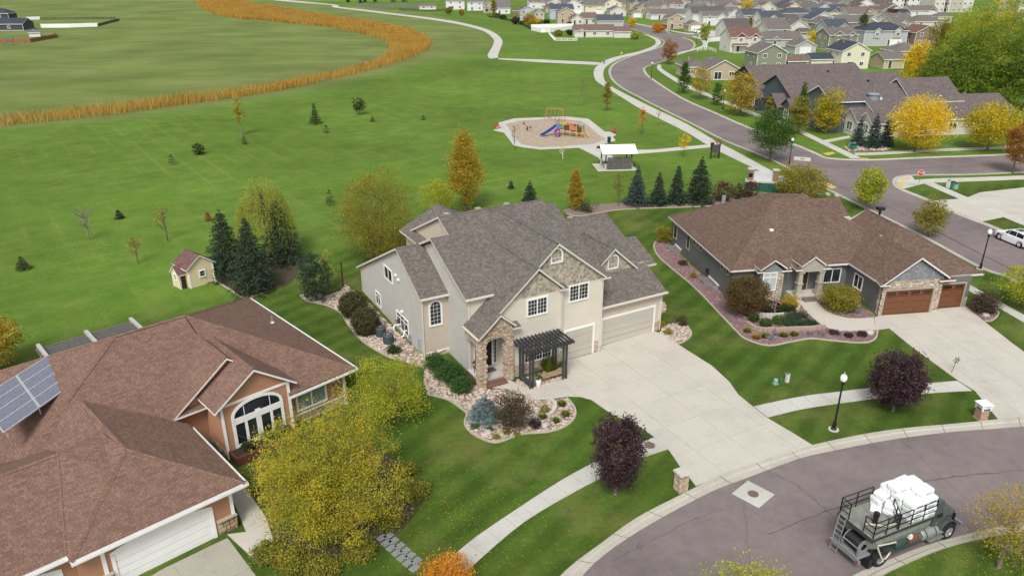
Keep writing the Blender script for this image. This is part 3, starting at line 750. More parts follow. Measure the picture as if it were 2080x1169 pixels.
def garage_door(H, ax, c, s0, s1, z1, rows=4, mat=None, trim=None, lights=0, fw=0.16, cols=1, arch=0.0):
  P = mapper(ax, c); trim = trim or WHITE; mat = mat or WHITE
  mb = MB()
  wbox(mb, P, s0 - fw, s0,-0.05,0.07,0.0, z1); wbox(mb, P, s1, s1 + fw, -0.05,0.07,0.0, z1)
  if arch:
    n = 12
    top = lambda k: (s0 - fw + (s1 - s0 + 2 * fw) * k / n, z1 + arch * math.sin(math.pi * k / n))
    for k in range(n):
      a, b = top(k), top(k + 1)
      mb.hexa([P(a[0], -0.05, a[1]), P(b[0], -0.05, b[1]), P(b[0], -0.05, b[1] + fw), P(a[0], -0.05, a[1] + fw), P(a[0], 0.05, a[1]), P(b[0], 0.05, b[1]), P(b[0], 0.05, b[1] + fw), P(a[0], 0.05, a[1] + fw)])
    pts = [P(s0,0.014, z1 * 0.99)] + [P(*[top(k)[0], 0.014, top(k)[1]]) for k in range(n + 1)] + [P(s1,0.014, z1 * .99)]
    mb.poly(pts)
  else:
    wbox(mb, P, s0 - fw, s1 + fw, -0.05,0.072, z1, z1 + fw)
  o = mb.build("garage_door", trim, H, uv=False)
  h = z1 / rows; w = (s1 - s0) / cols
  for r in range(rows):
    for k in range(cols):
      mb = MB(); wbox(mb, P, s0 + w * k + 0.008, s0 + w * (k + 1) - 0.008,-0.02,0.022, r * h + 0.012,(r + 1) * h - 0.012)
      if cols > 1: wbox(mb, P, s0 + w * k + 0.12, s0 + w * (k + 1) - 0.12,0.022,0.034, r * h + 0.12,(r + 1) * h - 0.12)
      mb.build("door_panel", mat, o)
  mb = MB(); wbox(mb, P, s0, s1,-0.06,0.006,0.0, z1); mb.build("seal", BLACK, o, uv=False)
  for k in range(lights):
    w = (s1 - s0) / lights
    window(o, ax, c - (0.02 if ax == 'f' else 0), s0 + w * (k + .14), s0 + w * (k + .86), z1 - h * .82, z1 - h * .18,1,(4,0), fw=0.04, frame=mat, name="door_light")
  return o

def stones(H, P, s0, s1, z0, z1, mat, seed, inside=None, hr=(0.10,0.20), wr=(0.22,0.55), dep=(0.02,0.09), name="stone_veneer", base=-0.06):
  rnd = random.Random(seed); mb = MB(); z = z0
  while z < z1 - 0.02:
    h = min(rnd.uniform(*hr), z1 - z); s = s0
    if z1 - z - h < 0.05: h = z1 - z
    while s < s1 - 0.01:
      w = min(rnd.uniform(*wr), s1 - s)
      if s1 - s - w < 0.1: w = s1 - s
      if inside is None or inside(s + w / 2, z + h / 2):
        d = rnd.uniform(*dep); g = 0.008
        a, b, cc, e = s + g, s + w - g, z + g, z + h - g
        k = min(0.02, w * .1, h * .2)
        mb.hexa([P(a, base, cc), P(b, base, cc), P(b, base, e), P(a, base, e), P(a + k, d, cc + k), P(b - k, d - rnd.uniform(0,.02), cc + k), P(b - k, d, e - k), P(a + k, d - rnd.uniform(0,.02), e - k)])
      s += w
    z += h
  if not mb.f: return None
  o = mb.build(name, mat, H, uv=False); o["kind"] = "stuff"
  return o

def shakes(H, P, rng_fn, z0, z1, mat, seed, row=0.19, wr=(0.13,0.26), name="shake_siding"):
  rnd = random.Random(seed); mb = MB(); z = z0
  while z < z1:
    r = rng_fn(z + row * 0.5)
    if r:
      s = r[0]
      while s < r[1] - 0.02:
        w = min(rnd.uniform(*wr), r[1] - s); dz = rnd.uniform(-.02,.02); top = min(z + row + 0.03, z1 + 0.05)
        d = rnd.uniform(0.025,0.05)
        mb.hexa([P(s + .004,-.02, z + dz), P(s + w - .004,-.02, z + dz), P(s + w - .004, d, z + dz), P(s + .004, d, z + dz), P(s + .004,-.02, top), P(s + w - .004,-.02, top), P(s + w - .004,0.008, top), P(s + .004,0.008, top)])
        s += w
    z += row
  o = mb.build(name, mat, H, uv=False); o["kind"] = "stuff"
  return o

def each(H, name, boxes, mat):
  """a row of like pieces, one object each"""
  for b in boxes:
    mb = MB(); mb.box(*b); mb.build(name, mat, H, uv=False)

def ridge_caps(H, lines, mat, r=0.13):
  for a, b in lines:
    mb = MB()
    a = Vector(a); b = Vector(b); d = (b - a); n = max(1, int(d.length / 0.9)); d /= n
    x = d.cross(Vector((0,0,1))).normalized() * r
    for i in range(n):
      p = a + d * i; q = p + d * 1.04
      up = Vector((0,0,0.045)); lo = Vector((0,0,-0.03))
      mb.poly([tuple(p + x + lo), tuple(q + x + lo), tuple(q + up * .8), tuple(p + up)]); mb.poly([tuple(p + up), tuple(q + up * .8), tuple(q - x + lo), tuple(p - x + lo)])
    mb.build("ridge_cap", mat, H)

def downspout(H, pts, mat):
  mb = MB(); mb.tube(pts, 0.045,6); mb.build("downspout", mat, H, uv=False)

STUCCO = m_paint("grey_stucco", (0.50,0.485,0.45),0.85,0.07,1.2, bump=0.25, bscale=30)
CREAMSID = m_siding("cream_siding", (0.66,0.62,0.52),0.125)
BEIGESID = m_siding("beige_siding", (0.55,0.475,0.385),0.125)
GREYDOOR = m_siding("greige_door", (0.46,0.435,0.38),0.53,0.04,0.8)
SHAKE = m_island("weathered_shakes", [(0.20,0.175,0.14),(0.33,0.29,0.225),(0.46,0.40,0.31),(0.27,0.255,0.22),(0.52,0.455,0.36)], var=0.25)
LEDGE = m_island("tan_ledgestone", [(0.26,0.18,0.13),(0.46,0.36,0.26),(0.58,0.48,0.37),(0.34,0.24,0.18),(0.52,0.42,0.32),(0.40,0.33,0.27)])
BRICKSTEP = m_brick("red_brick_step", (0.13,0.048,0.038),(0.20,0.085,0.065),(0.24,0.20,0.17),0.10,0.2)

# ================================================================== MAIN HOUSE (two storeys, grey shingles)
def main_house():
  H = empty("two_storey_house", (*(7.43,56.89),0), R_(29), "two-storey cream and grey house with grey shingled gables and stone porch", "house")
  def wall(poly, d, mat, name="wall"):
    mb = MB(); mb.extr(poly, d); return mb.build(name, mat, H)
  # --- volumes
  mb = MB(); mb.extr([(6.25,0,0),(6.25,17.9,0),(6.25,17.9,3.75),(6.25,9.0,8.05),(6.25,0,3.75)], (-7.2,0,0)); mb.build("wall", BEIGESID, H)            # garage wing
  mb = MB(); mb.box(5.9,7.3,2.9,9.0,0,5.45); mb.build("wall", BEIGESID, H)                                                                                    # bump-out
  wall([(-9.3,-.65,0),(-.6,-.65,0),(-.6,-.65,6.75),(-4.95,-.65,10.25),(-9.3,-.65,6.75)], (0,3.0,0), CREAMSID)                                         # single garage block
  wall([(-9.1,-1.0,0),(-4.7,-1.0,0),(-4.7,-1.0,6.75),(-6.9,-1.0,8.5),(-11.85,-1.0,4.4),(-9.1,-1.0,4.4)], (0,.7,0), CREAMSID)                       # front gable wall
  mb = MB(); mb.extr([(-11.6,1.15,0),(-11.6,12,0),(-11.6,12,6.9),(-11.6,7.2,9.15),(-11.6,1.15,6.45)], (11.5,0,0)); mb.build("wall", STUCCO, H)        # main body
  mb = MB(); mb.box(-11.58,-9.0,1.10,1.3,0,6.5); mb.build("wall", CREAMSID, H)
  mb = MB(); mb.extr([(-10.1,5.0,5),(-10.1,17.1,0),(-10.1,17.1,6.6),(-10.1,9.35,10.2),(-10.1,5.0,8.2)], (9.8,0,0)); mb.build("wall", BEIGESID, H)      # upper gable
  mb = MB(); mb.extr([(-13.75,5.25,0),(-13.75,21.0,0),(-13.75,21.0,2.45),(-13.75,9.8,8.0),(-13.75,5.25,5.55)], (3.7,0,0)); mb.build("wall", STUCCO, H)  # left wing
  mb = MB(); mb.box(-13.74,-11.59,5.19,5.4,0.45,5.45); mb.build("wall", BEIGESID, H)
  mb = MB(); mb.box(-13.70,-11.59,5.15,5.4,0,0.47); mb.build("water_table", WHITE, H)
  mb = MB(); mb.extr([(-10.4,16.9,0),(-3.6,16.9,0),(-3.6,16.9,7.0),(-7.0,16.9,8.75),(-10.4,16.9,7.0)], (0,-5,0)); mb.build("wall", BEIGESID, H)
  # --- roof planes (top faces shingled, edges are the painted fascia)
  TRIM = m_paint("putty_trim", (0.60,0.565,0.50),0.55,0.05)
  rf = MB()
  rf.slab([(-1,-.4,3.85),(6.55,-.4,3.85),(6.55,9.0,8.3),(-1,9.0,8.3)]); rf.slab([(-1,9.0,8.3),(6.55,9.0,8.3),(6.55,18.4,3.85),(-1,18.4,3.85)])
  rf.slab([(6.4,2.5,5.25),(7.6,2.5,5.25),(7.6,5.8,6.8),(6.4,5.8,6.8)]); rf.slab([(6.4,5.8,6.8),(7.6,5.8,6.8),(7.6,9.3,5.2),(6.4,9.3,5.2)])
  rf.slab([(-12.0,.85,6.6),(-.2,.85,6.6),(-.2,9.35,10.45),(-10.35,9.35,10.45),(-10.35,7.25,9.5),(-12.0,7.25,9.5)])
  rf.slab([(-12.0,7.25,9.5),(-10.3,7.25,9.5),(-10.3,12.0,7.2),(-12.0,12.0,7.2)])
  rf.slab([(-10.35,9.35,10.45),(-.2,9.35,10.45),(-.2,17.4,6.6),(-10.35,17.4,6.6)])
  rf.slab([(-1.0,.85,6.25),(.9,.85,6.25),(.9,9.3,10.05),(-1.0,9.3,10.05)]); rf.slab([(-1.0,9.3,10.05),(.9,9.3,10.05),(.9,17,6.3),(-1.0,17,6.3)])
  rf.slab([(-14.05,4.85,5.5),(-11.62,4.85,5.5),(-10.2,4.85,5.5),(-10.2,9.8,8.2),(-14.05,9.8,8.2)]); rf.slab([(-14.05,9.8,8.2),(-10.2,9.8,8.2),(-10.2,21.4,2.5),(-14.05,21.4,2.5)])
  rf.slab([(-10.9,11.0,7.0),(-7.0,11.0,9.0),(-7.0,17.25,9.0),(-10.9,17.25,7.0)]); rf.slab([(-7.0,11.0,9.0),(-3.1,11.0,7.0),(-3.1,17.25,7.0),(-7.0,17.25,9.0)])
  # big gable
  rf.slab([(-4.95,-.95,10.42),(-4.95,9.1,10.42),(-.35,1.2,6.8),(-.35,-.95,6.8)]); rf.slab([(-8.3,-.95,7.5),(-8.3,3.0,7.5),(-4.95,9.1,10.42),(-4.95,-.95,10.42)])
  # front gable with the long slope over the porch
  rf.slab([(-6.9,-1.3,8.9),(-6.9,5.6,8.9),(-4.6,1.2,6.9),(-4.6,-1.3,6.9)])
  rf.slab([(-10.3,-1.3,5.98),(-10.3,1.12,5.98),(-9.2,1.6,6.93),(-6.9,5.8,8.9),(-6.9,-1.3,8.9)])
  rf.slab([(-12.15,-1.6,4.40),(-12.15,1.12,4.40),(-10.3,1.12,5.98),(-10.3,-1.6,5.98)])
  rf.slab([(-10.3,-1.6,5.98),(-10.3,-.9,5.98),(-9.0,-.9,4.86),(-9.0,-1.6,4.86)])
  # eave returns
  for (u0, u1, v0, v1, z) in ((-.75,.1,-.95,-.1,6.72),(-4.95,-4.2,-1.3,-.66,6.75),(-9.3,-8.55,-1.6,-.98,4.62)):
    rf.slab([(u0, v0, z),(u1, v0, z),(u1 - .1, v1, z + .3),(u0, v1, z + .3)], 0.14)
  # dormer
  rf.slab([(2.87,2.4,7.5),(2.87,7.3,7.5),(5.5,2.45,5.2),(5.5,2.4,5.2)]); rf.slab([(.24,2.4,5.2),(.24,2.45,5.2),(2.87,7.3,7.5),(2.87,2.4,7.5)])
  roof = rf.build("roof", [GREYROOF, TRIM], H)
  ridge_caps(roof, [((-10.3,9.35,10.46),(-.2,9.35,10.46)),((-4.95,-.9,10.43),(-4.95,9.0,10.43)),((-14,9.8,8.21),(-12,9.8,8.21)),((-1,9.0,8.31),(6.5,9.0,8.31)),((2.87,2.45,7.51),(2.87,7.2,7.5)),((-6.9,-1.25,8.91),(-6.9,5.4,8.91)),((-7,11,9.01),(-7,17.2,9.01))], GREYROOF)
  for u, v in ((-9.2,10.2),(-6.2,10.2),(-3.4,10.2),(3.2,10.0)):
    z = (10.45 if u < 0 else 8.3) - .47 * (v - (9.35 if u < 0 else 9.0))
    mb = MB(); mb.box(u - .22, u + .22, v - .2, v + .2, z - .1, z + .3); mb.build("roof_vent", m_paint("tan_vent", (0.36,0.32,0.27),.6), H)
  # dormer front
  wall([(.55,2.7,4.6),(5.2,2.7,4.6),(5.2,2.7,5.35),(2.87,2.7,7.3),(.55,2.7,5.35)], (0,.3,0), SHAKEB, "dormer_wall")
  # --- shakes in the gables
  P = mapper('f', -.65)
  shakes(H, P, lambda z: (max(-7.9,-4.95 - (10.2 - z) / .805), min(-.62,-4.95 + (10.2 - z) / .805)) if z < 10.1 else None, 6.62,10.1, SHAKE, 1)
  P = mapper('f', -1.0)
  shakes(H, P, lambda z: (max(-9.35,-6.9 - (8.45 - z) / .826), min(-4.72,-6.9 + (8.45 - z) / .826)) if z < 8.4 else None, 6.62,8.4, SHAKE, 2)
  P = mapper('f', 2.7)
  shakes(H, P, lambda z: (2.87 - (7.25 - z) / .87,2.87 + (7.25 - z) / .87) if z < 7.2 else None, 5.25,7.2, SHAKE, 3)
  # gable rakes already show as fascia; belt trims and corner boards
  for (u, v, z0, z1) in ((-.66,-.72,.0,6.6),(-4.76,-1.07,1.1,6.6),(6.2,-.06,1.0,3.7),(-11.62,1.05,.5,6.4),(-13.8,5.14,.5,5.4)):
    mb = MB(); mb.box(u - .05, u + .06, v, v + .1, z0, z1); mb.build("corner_board", TRIM, H, uv=False)
  # --- windows
  window(H, 'f', -.65,-3.78,-1.85,5.12,6.62,2,(3,4), fw=.13, label="white gridded window under the big gable")
  window(H, 'f', -1.0,-7.8,-5.9,4.92,6.42,2,(3,4), fw=.13)
  window(H, 'f', -1.0,-8.0,-5.45,.98,3.0,3,(3,5), fw=.10)
  window(H, 'f', -.65,-5.52,-4.42,8.75,10.0,1,(3,3), arch=.54, fw=.12, label="small arched gable window")
  window(H, 'f', 2.7,2.35,3.5,5.55,6.85,1,(3,3), arch=.5, fw=.1, label="small arched dormer window")
  window(H, 'f', 5.19,-13.28,-12.08,2.75,5.05,1,(3,6), arch=.6, fw=.15, label="tall arched window of the left wing")
  window(H, 'l', -13.75,11.85,13.85,4.1,5.35,2, fw=.09)
  window(H, 'l', -13.75,15.45,16.8,.35,1.75,2, fw=.09, transom=.36)
  window(H, 'l', -13.75,8.6,11.4,.38,1.92,3, fw=.09, transom=.38)
  # --- garage doors
  garage_door(H, 'f', 0.0,.12,5.55,2.45,4, GREYDOOR)
  garage_door(H, 'f', -.65,-3.95,-1.3,2.6,4, GREYDOOR)
  # --- stone
  stones(H, mapper('f', 0.0),5.73,6.28,0,1.05, LEDGE, 11); stones(H, mapper('r', 6.25),-.02,1.2,0,1.05, LEDGE, 12)
  stones(H, mapper('f', -.65),-1.12,-.58,0,1.1, LEDGE, 13); stones(H, mapper('f', -1.0),-9.05,-4.68,0,1.05, LEDGE, 14, lambda s, z: not (-8.05 < s < -5.4 and z > .96))
  stones(H, mapper('f', -.65),-4.7,-4.12,0,1.05, LEDGE, 15)
  stones(H, mapper('f', 5.15),-13.7,-11.6,0,.42, LEDGE, 16)
  # --- stone porch
  def arch_in(s, z):
    if z > 5.93 - .826 * abs(s + 10.3) - .12: return False
    if -11.42 < s < -9.72:
      return z > 3.35 + .62 * math.sqrt(max(0,1 - ((s + 10.57) / .85) ** 2))
    return True
  core = m_paint("porch_core", (0.27,0.21,0.16),.9)
  mb = MB()
  mb.box(-12.0,-11.42,-1.25,-.75,0,4.3); mb.box(-9.72,-9.08,-1.25,-.75,0,4.7)
  n = 10
  for k in range(n):
    s0 = -11.42 + 1.7 * k / n; s1 = -11.42 + 1.7 * (k + 1) / n
    f = lambda s: 3.35 + .62 * math.sqrt(max(0,1 - ((s + 10.57) / .85) ** 2))
    t = lambda s: 5.78 - .826 * abs(s + 10.3)
    mb.hexa([(s0,-1.25, f(s0)),(s1,-1.25, f(s1)),(s1,-.8, f(s1)),(s0,-.8, f(s0)),(s0,-1.25, t(s0)),(s1,-1.25, t(s1)),(s1,-.8, t(s1)),(s0,-.8, t(s0))])
  mb.box(-12.0,-11.7,-.76,1.1,3.5,4.15)
  mb.build("porch_frame", core, H)
  stones(H, mapper('f', -1.25),-12.02,-9.06,0,5.8, LEDGE, 21, arch_in, wr=(0.2,0.42))
  stones(H, mapper('l', -12.0),-1.28,-.73,0,4.2, LEDGE, 22); stones(H, mapper('l', -12.0),-.73,1.1,3.5,4.15, LEDGE, 23)
  stones(H, mapper('r', -11.42),-1.28,-.73,0,3.3, LEDGE, 24); stones(H, mapper('r', -9.08),-1.28,-.98,0,4.6, LEDGE, 25); stones(H, mapper('l', -9.72),-1.28,-.73,0,3.3, LEDGE, 26)
  mb = MB(); mb.box(-11.95,-9.1,-.95,1.15,0,.45,0); mb.build("porch_floor", WALKC, H)
  mb = MB(); mb.box(-12.0,-11.9,-.74,1.1,0,.47); mb.build("porch_side", BRICKSTEP, H)
  for k in range(2):
    mb = MB(); mb.box(-11.42,-9.72,-1.62 + .33 * k, -.95,0 if k == 0 else .15,.15 * (k + 1)); mb.build("step", BRICKSTEP, H)
  mb = MB(); mb.box(-11.6,-9.1,1.0,1.11,.45,3.6); mb.build("porch_back_wall", m_paint("warm_beige", (0.42,0.38,0.32)), H)
  d = MB(); d.box(-10.62,-9.82,.92,1.0,.47,2.65); door = d.build("front_door", BLACK, H)
  mb = MB(); mb.box(-10.75,-10.62,.90,1.0,.47,2.75); mb.box(-9.82,-9.72,.90,1.0,.47,2.75); mb.box(-10.75,-9.25,.90,1.0,2.65,2.78); mb.build("door_frame", WHITE, door)
  mb = MB(); mb.lathe([(.0,0),(.04,0),(.04,.03),(0,.04)], (-9.9,.9,1.45),8); mb.build("handle", GALV, door)
  window(H, 'f', 1.0,-9.70,-9.32,.5,2.75,1,(2,6), fw=.06, name="sidelight"); window(H, 'f', 1.0,-11.35,-10.85,.7,2.75,1,(2,5), fw=.06, name="sidelight")
  mb = MB(); mb.box(-10.9,-9.9,-.1,.55,.452,.475); mb.build("door_mat", m_paint("brown_mat", (0.10,0.085,0.07),.95), H)
  # gutters and spouts
  each(H, "gutter", ((-.6,6.6,-.52,-.42,3.68,3.82),(-14.0,-11.62,4.73,4.83,5.34,5.46),(-12.27,-12.17,-1.6,1.1,4.24,4.36),(-12.0,-9.3,.73,.83,6.44,6.56)), TRIM)
  tm = TRIM
  downspout(H, [(-.55,-.75,6.5),(-.55,-.75,.1)], tm); downspout(H, [(-4.62,-1.06,6.5),(-4.62,-1.06,3.0)], tm); downspout(H, [(6.32,-.08,3.6),(6.32,-.08,.1)], tm); downspout(H, [(-13.82,5.1,5.3),(-13.82,5.1,.1)], tm); downspout(H, [(-11.68,1.05,6.3),(-11.68,1.05,.2)], tm)
  # wall vents and service boxes on the stucco side
  for v, z in ((10.9,5.35),(10.3,5.15),(9.9,2.35)):
    mb = MB(); mb.lathe([(0,.1),(.12,.08),(.14,0)], (-13.82, v, z),8); mb.box(-13.9,-13.74, v - .13, v + .13, z - .1, z + .04); mb.build("wall_vent", WHITE, H)
  mb = MB(); mb.box(-13.92,-13.74,5.9,6.2,.4,1.5); mb.build("meter_box", m_paint("blue_grey_meter", (0.30,0.36,0.44),.5), H)
  each(H, "service_box", ((-13.95,-13.74,8.0,8.25,.3,.9),(-13.9,-13.74,11.3,11.45,.4,1.0)), GALV)
  for pp in ([(-13.8,9.0,.9),(-14.0,9.0,.9),(-14.1,9.0,.45),(-14.3,9.1,.4)], [(-13.8,10.6,.8),(-14.3,10.6,.85),(-14.5,10.4,.6)]): mb = MB(); mb.tube(pp, .07,8); mb.build("vent_pipe", WHITE, H, uv=False)
  return H
SHAKEB = m_paint("shake_backing", (0.16,0.15,0.13),.9)
MAIN = main_house()
MAT_M = Matrix.Translation((*(7.43,56.89),0)) @ Matrix.Rotation(R_(29),4, 'Z')
def mw(u, v, z=0.0): return tuple(MAT_M @ Vector((u, v, z)))

# ---- front pergola, bench, pot -------------------------------------------
CHAR = m_paint("charcoal_timber", (0.055,0.056,0.058),.75,.25,5)
pg = empty("front_pergola", mw(-7,-2.4), R_(29), "charcoal timber pergola with slatted top before the stone-based window", "pergola")
PX = [-1.55,1.42]; PY = [-.75,.78]
for x in PX:
  for y in PY:
    for dx in (-.13,.13):
      mb = MB(); mb.box(x + dx - .07, x + dx + .07, y - .07, y + .07,0,3.25); mb.build("post", CHAR, pg)
for y in PY:
  for o_ in (-.11,.11):
    mb = MB(); mb.box(PX[0] - .55, PX[1] + .55, y + o_ - .035, y + o_ + .035,3.05,3.27); mb.build("beam", CHAR, pg)
for i in range(13):
  x = PX[0] - .5 + i * (PX[1] - PX[0] + 1.0) / 12
  mb = MB(); mb.box(x - .04, x + .04, PY[0] - .5, PY[1] + .5,3.24,3.42); mb.build("slat", CHAR, pg)
for i in range(3):
  y = PY[0] - .2 + i * .95
  mb = MB(); mb.box(PX[0] - .6, PX[1] + .6, y - .03, y + .03,3.42,3.47); mb.build("top_batten", CHAR, pg)
for x in PX:
  for y in PY:
    mb = MB(); sx = 1 if x < 0 else -1
    mb.hexa([(x, y - .04,2.55),(x + .08 * sx, y - .04,2.5),(x + .08 * sx, y + .04,2.5),(x, y + .04,2.55),(x + .5 * sx, y - .04,3.1),(x + .6 * sx, y - .04,3.05),(x + .6 * sx, y + .04,3.05),(x + .5 * sx, y + .04,3.1)]); mb.build("brace", CHAR, pg)
mb = MB(); mb.box(PX[0] - .2, PX[0] + .2, PY[0], PY[1], .25,.4); mb.build("side_rail", CHAR, pg)
TIMB = m_paint("tan_timber", (0.33,0.24,0.12),.7,.2,4)
bn = empty("garden_bench", mw(-6.35,-2.65), R_(29), "low tan timber bench beneath the charcoal pergola", "bench")
for y in (-.2,.02,.24):
  mb = MB(); mb.box(-1.0,1.0, y - .1, y + .1,.42,.47); mb.build("seat_board", TIMB, bn)
for x in (-.8,.8):
  mb = MB(); mb.box(x - .05, x + .05,-.2,.25,0,.42); mb.build("leg", TIMB, bn)
fp = empty("flower_pot", mw(-7.9,-3.1),0, "white vase-shaped flower pot beside the pergola post", "pot")
mb = MB(); mb.lathe([(0,0),(.14,0),(.20,.25),(.22,.45),(.17,.62),(.2,.68),(.15,.66),(0,.6)], n=14); mb.build("vase", WHITE, fp, smooth=True)

# ---- air conditioners ----------------------------------------------------
ACM = m_paint("blue_grey_metal", (0.10,0.125,0.135),.45,.1,5,.3)
def ac_unit(p, label):
  o = empty("air_conditioner", p, R_(29), label, "air conditioner", "air conditioners beside the stucco wall")
  mb = MB(); mb.box(-.5,.5,-.5,.5,0,.06); mb.build("pad", WALKC, o)
  mb = MB(); mb.lathe([(.44,.06),(.45,.1),(.45,.82),(.42,.88),(.36,.88),(.34,.82)], n=16); c = mb.build("casing", ACM, o)
  for k in range(16):
    a = math.pi * 2 * (k + .5) / 16
    m2 = MB(); m2.M = Matrix.Rotation(a, 4, 'Z')
    m2.box(.425,.46,-.02,.02,.12,.8); m2.build("louvre", DARKMETAL, c, uv=False)
  mb = MB(); mb.lathe([(.34,.80),(0,.80)], n=16); mb.build("fan_well", BLACK, o)
  mb = MB()
  for k in range(4):
    mb.M = Matrix.Rotation(math.pi * k / 4,4, 'Z'); mb.box(-.35,.35,-.012,.012,.86,.875)
  mb.M = None; mb.lathe([(.09,.87),(.09,.9),(0,.91)], n=10); mb.build("fan_guard", GALV, o)
  return o
ac_unit((*mw(-15.55,10.7)[:2], 0.05), "dark grey air conditioner next to the clipped round bush")
ac_unit((*mw(-15.45,9.1)[:2], 0.05), "dark grey air conditioner next to the white bent vent pipe")

# ================================================================== RIGHT HOUSE (brown roof, grey siding)
GREYSID = m_siding("slate_grey_siding", (0.145,0.155,0.152),0.13)
GREYSHK = m_island("blue_grey_shakes", [(0.15,0.165,0.18),(0.19,0.205,0.22),(0.23,0.245,0.26)], var=.1)
PALESTONE = m_island("pale_ledgestone", [(0.40,0.30,0.22),(0.55,0.46,0.37),(0.62,0.54,0.45),(0.33,0.24,0.19),(0.50,0.42,0.33)])
BROWNDOOR = m_paint("brown_wood_door", (0.155,0.062,0.028),.5,.25,5)
TAUPE = m_paint("taupe_trim", (0.36,0.33,0.27),.6,.06)
def right_house():
  H = empty("brown_roof_house", (*(33.82,63.01),0), R_(9.3), "single-storey grey house with broad brown hip roof and brown garage doors", "house")
  def box(u0, u1, v0, v1, z0, z1, mat=GREYSID, name="wall"):
    mb = MB(); mb.box(u0, u1, v0, v1, z0, z1); return mb.build(name, mat, H)
  box(-12.1,6.1,5.8,21.8,0,3.05); box(-.1,9.15,.55,14,0,3.05); box(-.12,5.7,.0,1.2,0,3.3)
  mb = MB(); mb.extr([(-.12,.0,3.2),(5.7,.0,3.2),(2.79,.0,5.3)], (0,3,0)); mb.build("gable_wall", GREYSID, H)
  box(-9.75,-7.4,4.7,6.0,0,3.0); mb = MB(); mb.extr([(-9.75,4.7,3.0),(-7.4,4.7,3.0),(-8.6,4.7,4.0)], (0,2,0)); mb.build("gable_wall", GREYSHK, H)
  box(3,7.5,19.3,23.6,0,3.0)
  F_ = m_paint("pale_fascia", (0.66,0.645,0.60),.5,.05)
  rf = MB()
  e = 3.1; k = .58
  # main hip
  rz = 7.62
  A = (-12.5,5.3, e); B = (6.6,5.3, e); C_ = (6.6,22.2, e); D = (-12.5,22.2, e)
  p1 = (-4.7,13.1, rz); p1b = (-4.7,14.6, rz); p2 = (-1.2,13.75, rz)
  rf.slab([A, (-10.45,5.3, e),(-.35,5.3, e), B, p2, p1]); rf.slab([D, A, p1, p1b]); rf.slab([B, C_, p2]); rf.slab([C_, D, p1b, p1, p2])
  # garage wing: hip with ridge running back
  q1 = (5.1,6.7,6.2); q2 = (5.1,12.0,6.2)
  rf.slab([(-.4,.85, e),(10.6,.85, e), q1]); rf.slab([(10.6,.85, e),(10.6,14.5, e), q2, q1]); rf.slab([(-.4,11.0, e),(-.4,.85, e), q1, q2])
  rf.slab([(10.6,14.5, e),(3,14.5, e), q2])
  # garage front gable
  rf.slab([(2.79,-.35,5.62),(2.79,6.0,5.62),(6.1,1.85,3.5),(6.1,-.35,3.5)], .16); rf.slab([(-.52,-.35,3.2),(-.52,5.2,3.2),(2.79,5.6,5.62),(2.79,-.35,5.62)], .16)
  # small window gable and porch gable
  for cu, hw_, v0, za, zb in ((-8.62,1.35,4.35,4.3,3.4),(-4.75,1.25,4.1,4.5,3.62)):
    va, vb = 5.45 + (za - 3.1) / .58,5.45 + (zb - 3.1) / .58; rf.slab([(cu, v0, za),(cu, va, za),(cu + hw_, vb, zb),(cu + hw_, v0, zb)], .14); rf.slab([(cu - hw_, v0, zb),(cu - hw_, vb, zb),(cu, va, za),(cu, v0, za)], .14)
  for (u0, u1, v0, v1, z) in ((5.15,6.75,-.35,.7,3.22),(-.75,.25,-.3,.7,3.12),(-7.75,-6.7,4.5,5.6,3.1),(-10.2,-9.5,4.5,5.4,3.1),(-3.75,-2.9,4.2,5.6,3.2),(-6.5,-5.75,4.2,5.6,3.2)):
    rf.slab([(u0, v0, z),(u1, v0, z),(u1 - .15, v1, z + .2),(u0 + .1, v1, z + .2)], .13)
  # rear porch roof
  rf.slab([(2.5,18.9,3.05),(8.0,18.9,3.05),(8.0,21.6,4.5),(2.5,21.6,4.5)]); rf.slab([(2.5,21.6,4.5),(8.0,21.6,4.5),(8.0,24.2,3.05),(2.5,24.2,3.05)])
  roof = rf.build("roof", [BROWNROOF, F_], H)
  ridge_caps(roof, [(A, p1),(D, p1b),(p1, p1b),(p1, p2),(B, p2),((10.6,.85, e), q1),((-.4,.85, e), q1),(q1, q2)], BROWNROOF)
  mb = MB(); mb.box(-6.9,-6.55,9.2,9.5,5.1,5.55); mb.build("roof_vent", WHITE, roof)
  mb = MB(); mb.tube([(5.6,10.5,5.9),(5.6,10.5,6.6)], .12,8); mb.box(5.25,5.95,10.2,10.8,6.55,6.85); mb.build("flue", DARKMETAL, roof)
  mb = MB(); mb.tube([(-8,18,5.0),(-8,18,6.5)], .22,10); mb.build("flue", GALV, roof)
  P = mapper('f', .0)
  shakes(H, P, lambda z: (2.79 - (5.35 - z) / .64,2.79 + (5.35 - z) / .64) if z < 5.25 else None, 3.35,5.3, GREYSHK, 31,.24,(.2,.4))
  stones(H, P, -.14,5.72,2.55,3.35, PALESTONE, 32); stones(H, P, -.14,.0,0,2.55, PALESTONE, 33, wr=(.1,.2)); stones(H, P, 5.05,5.72,0,2.55, PALESTONE, 34)
  stones(H, mapper('l', -.12),0,.55,0,3.2, PALESTONE, 35); stones(H, mapper('r', 5.7),0,.55,0,3.2, PALESTONE, 36)
  stones(H, mapper('f', .55),8.8,9.18,0,.95, PALESTONE, 37); stones(H, mapper('r', 9.15),.55,1.6,0,.95, PALESTONE, 38)
  garage_door(H, 'f', 0.0,.12,4.92,2.4,4, BROWNDOOR, TAUPE, 4,.12)
  garage_door(H, 'f', .55,6.2,8.6,2.4,4, BROWNDOOR, TAUPE, 2,.12)
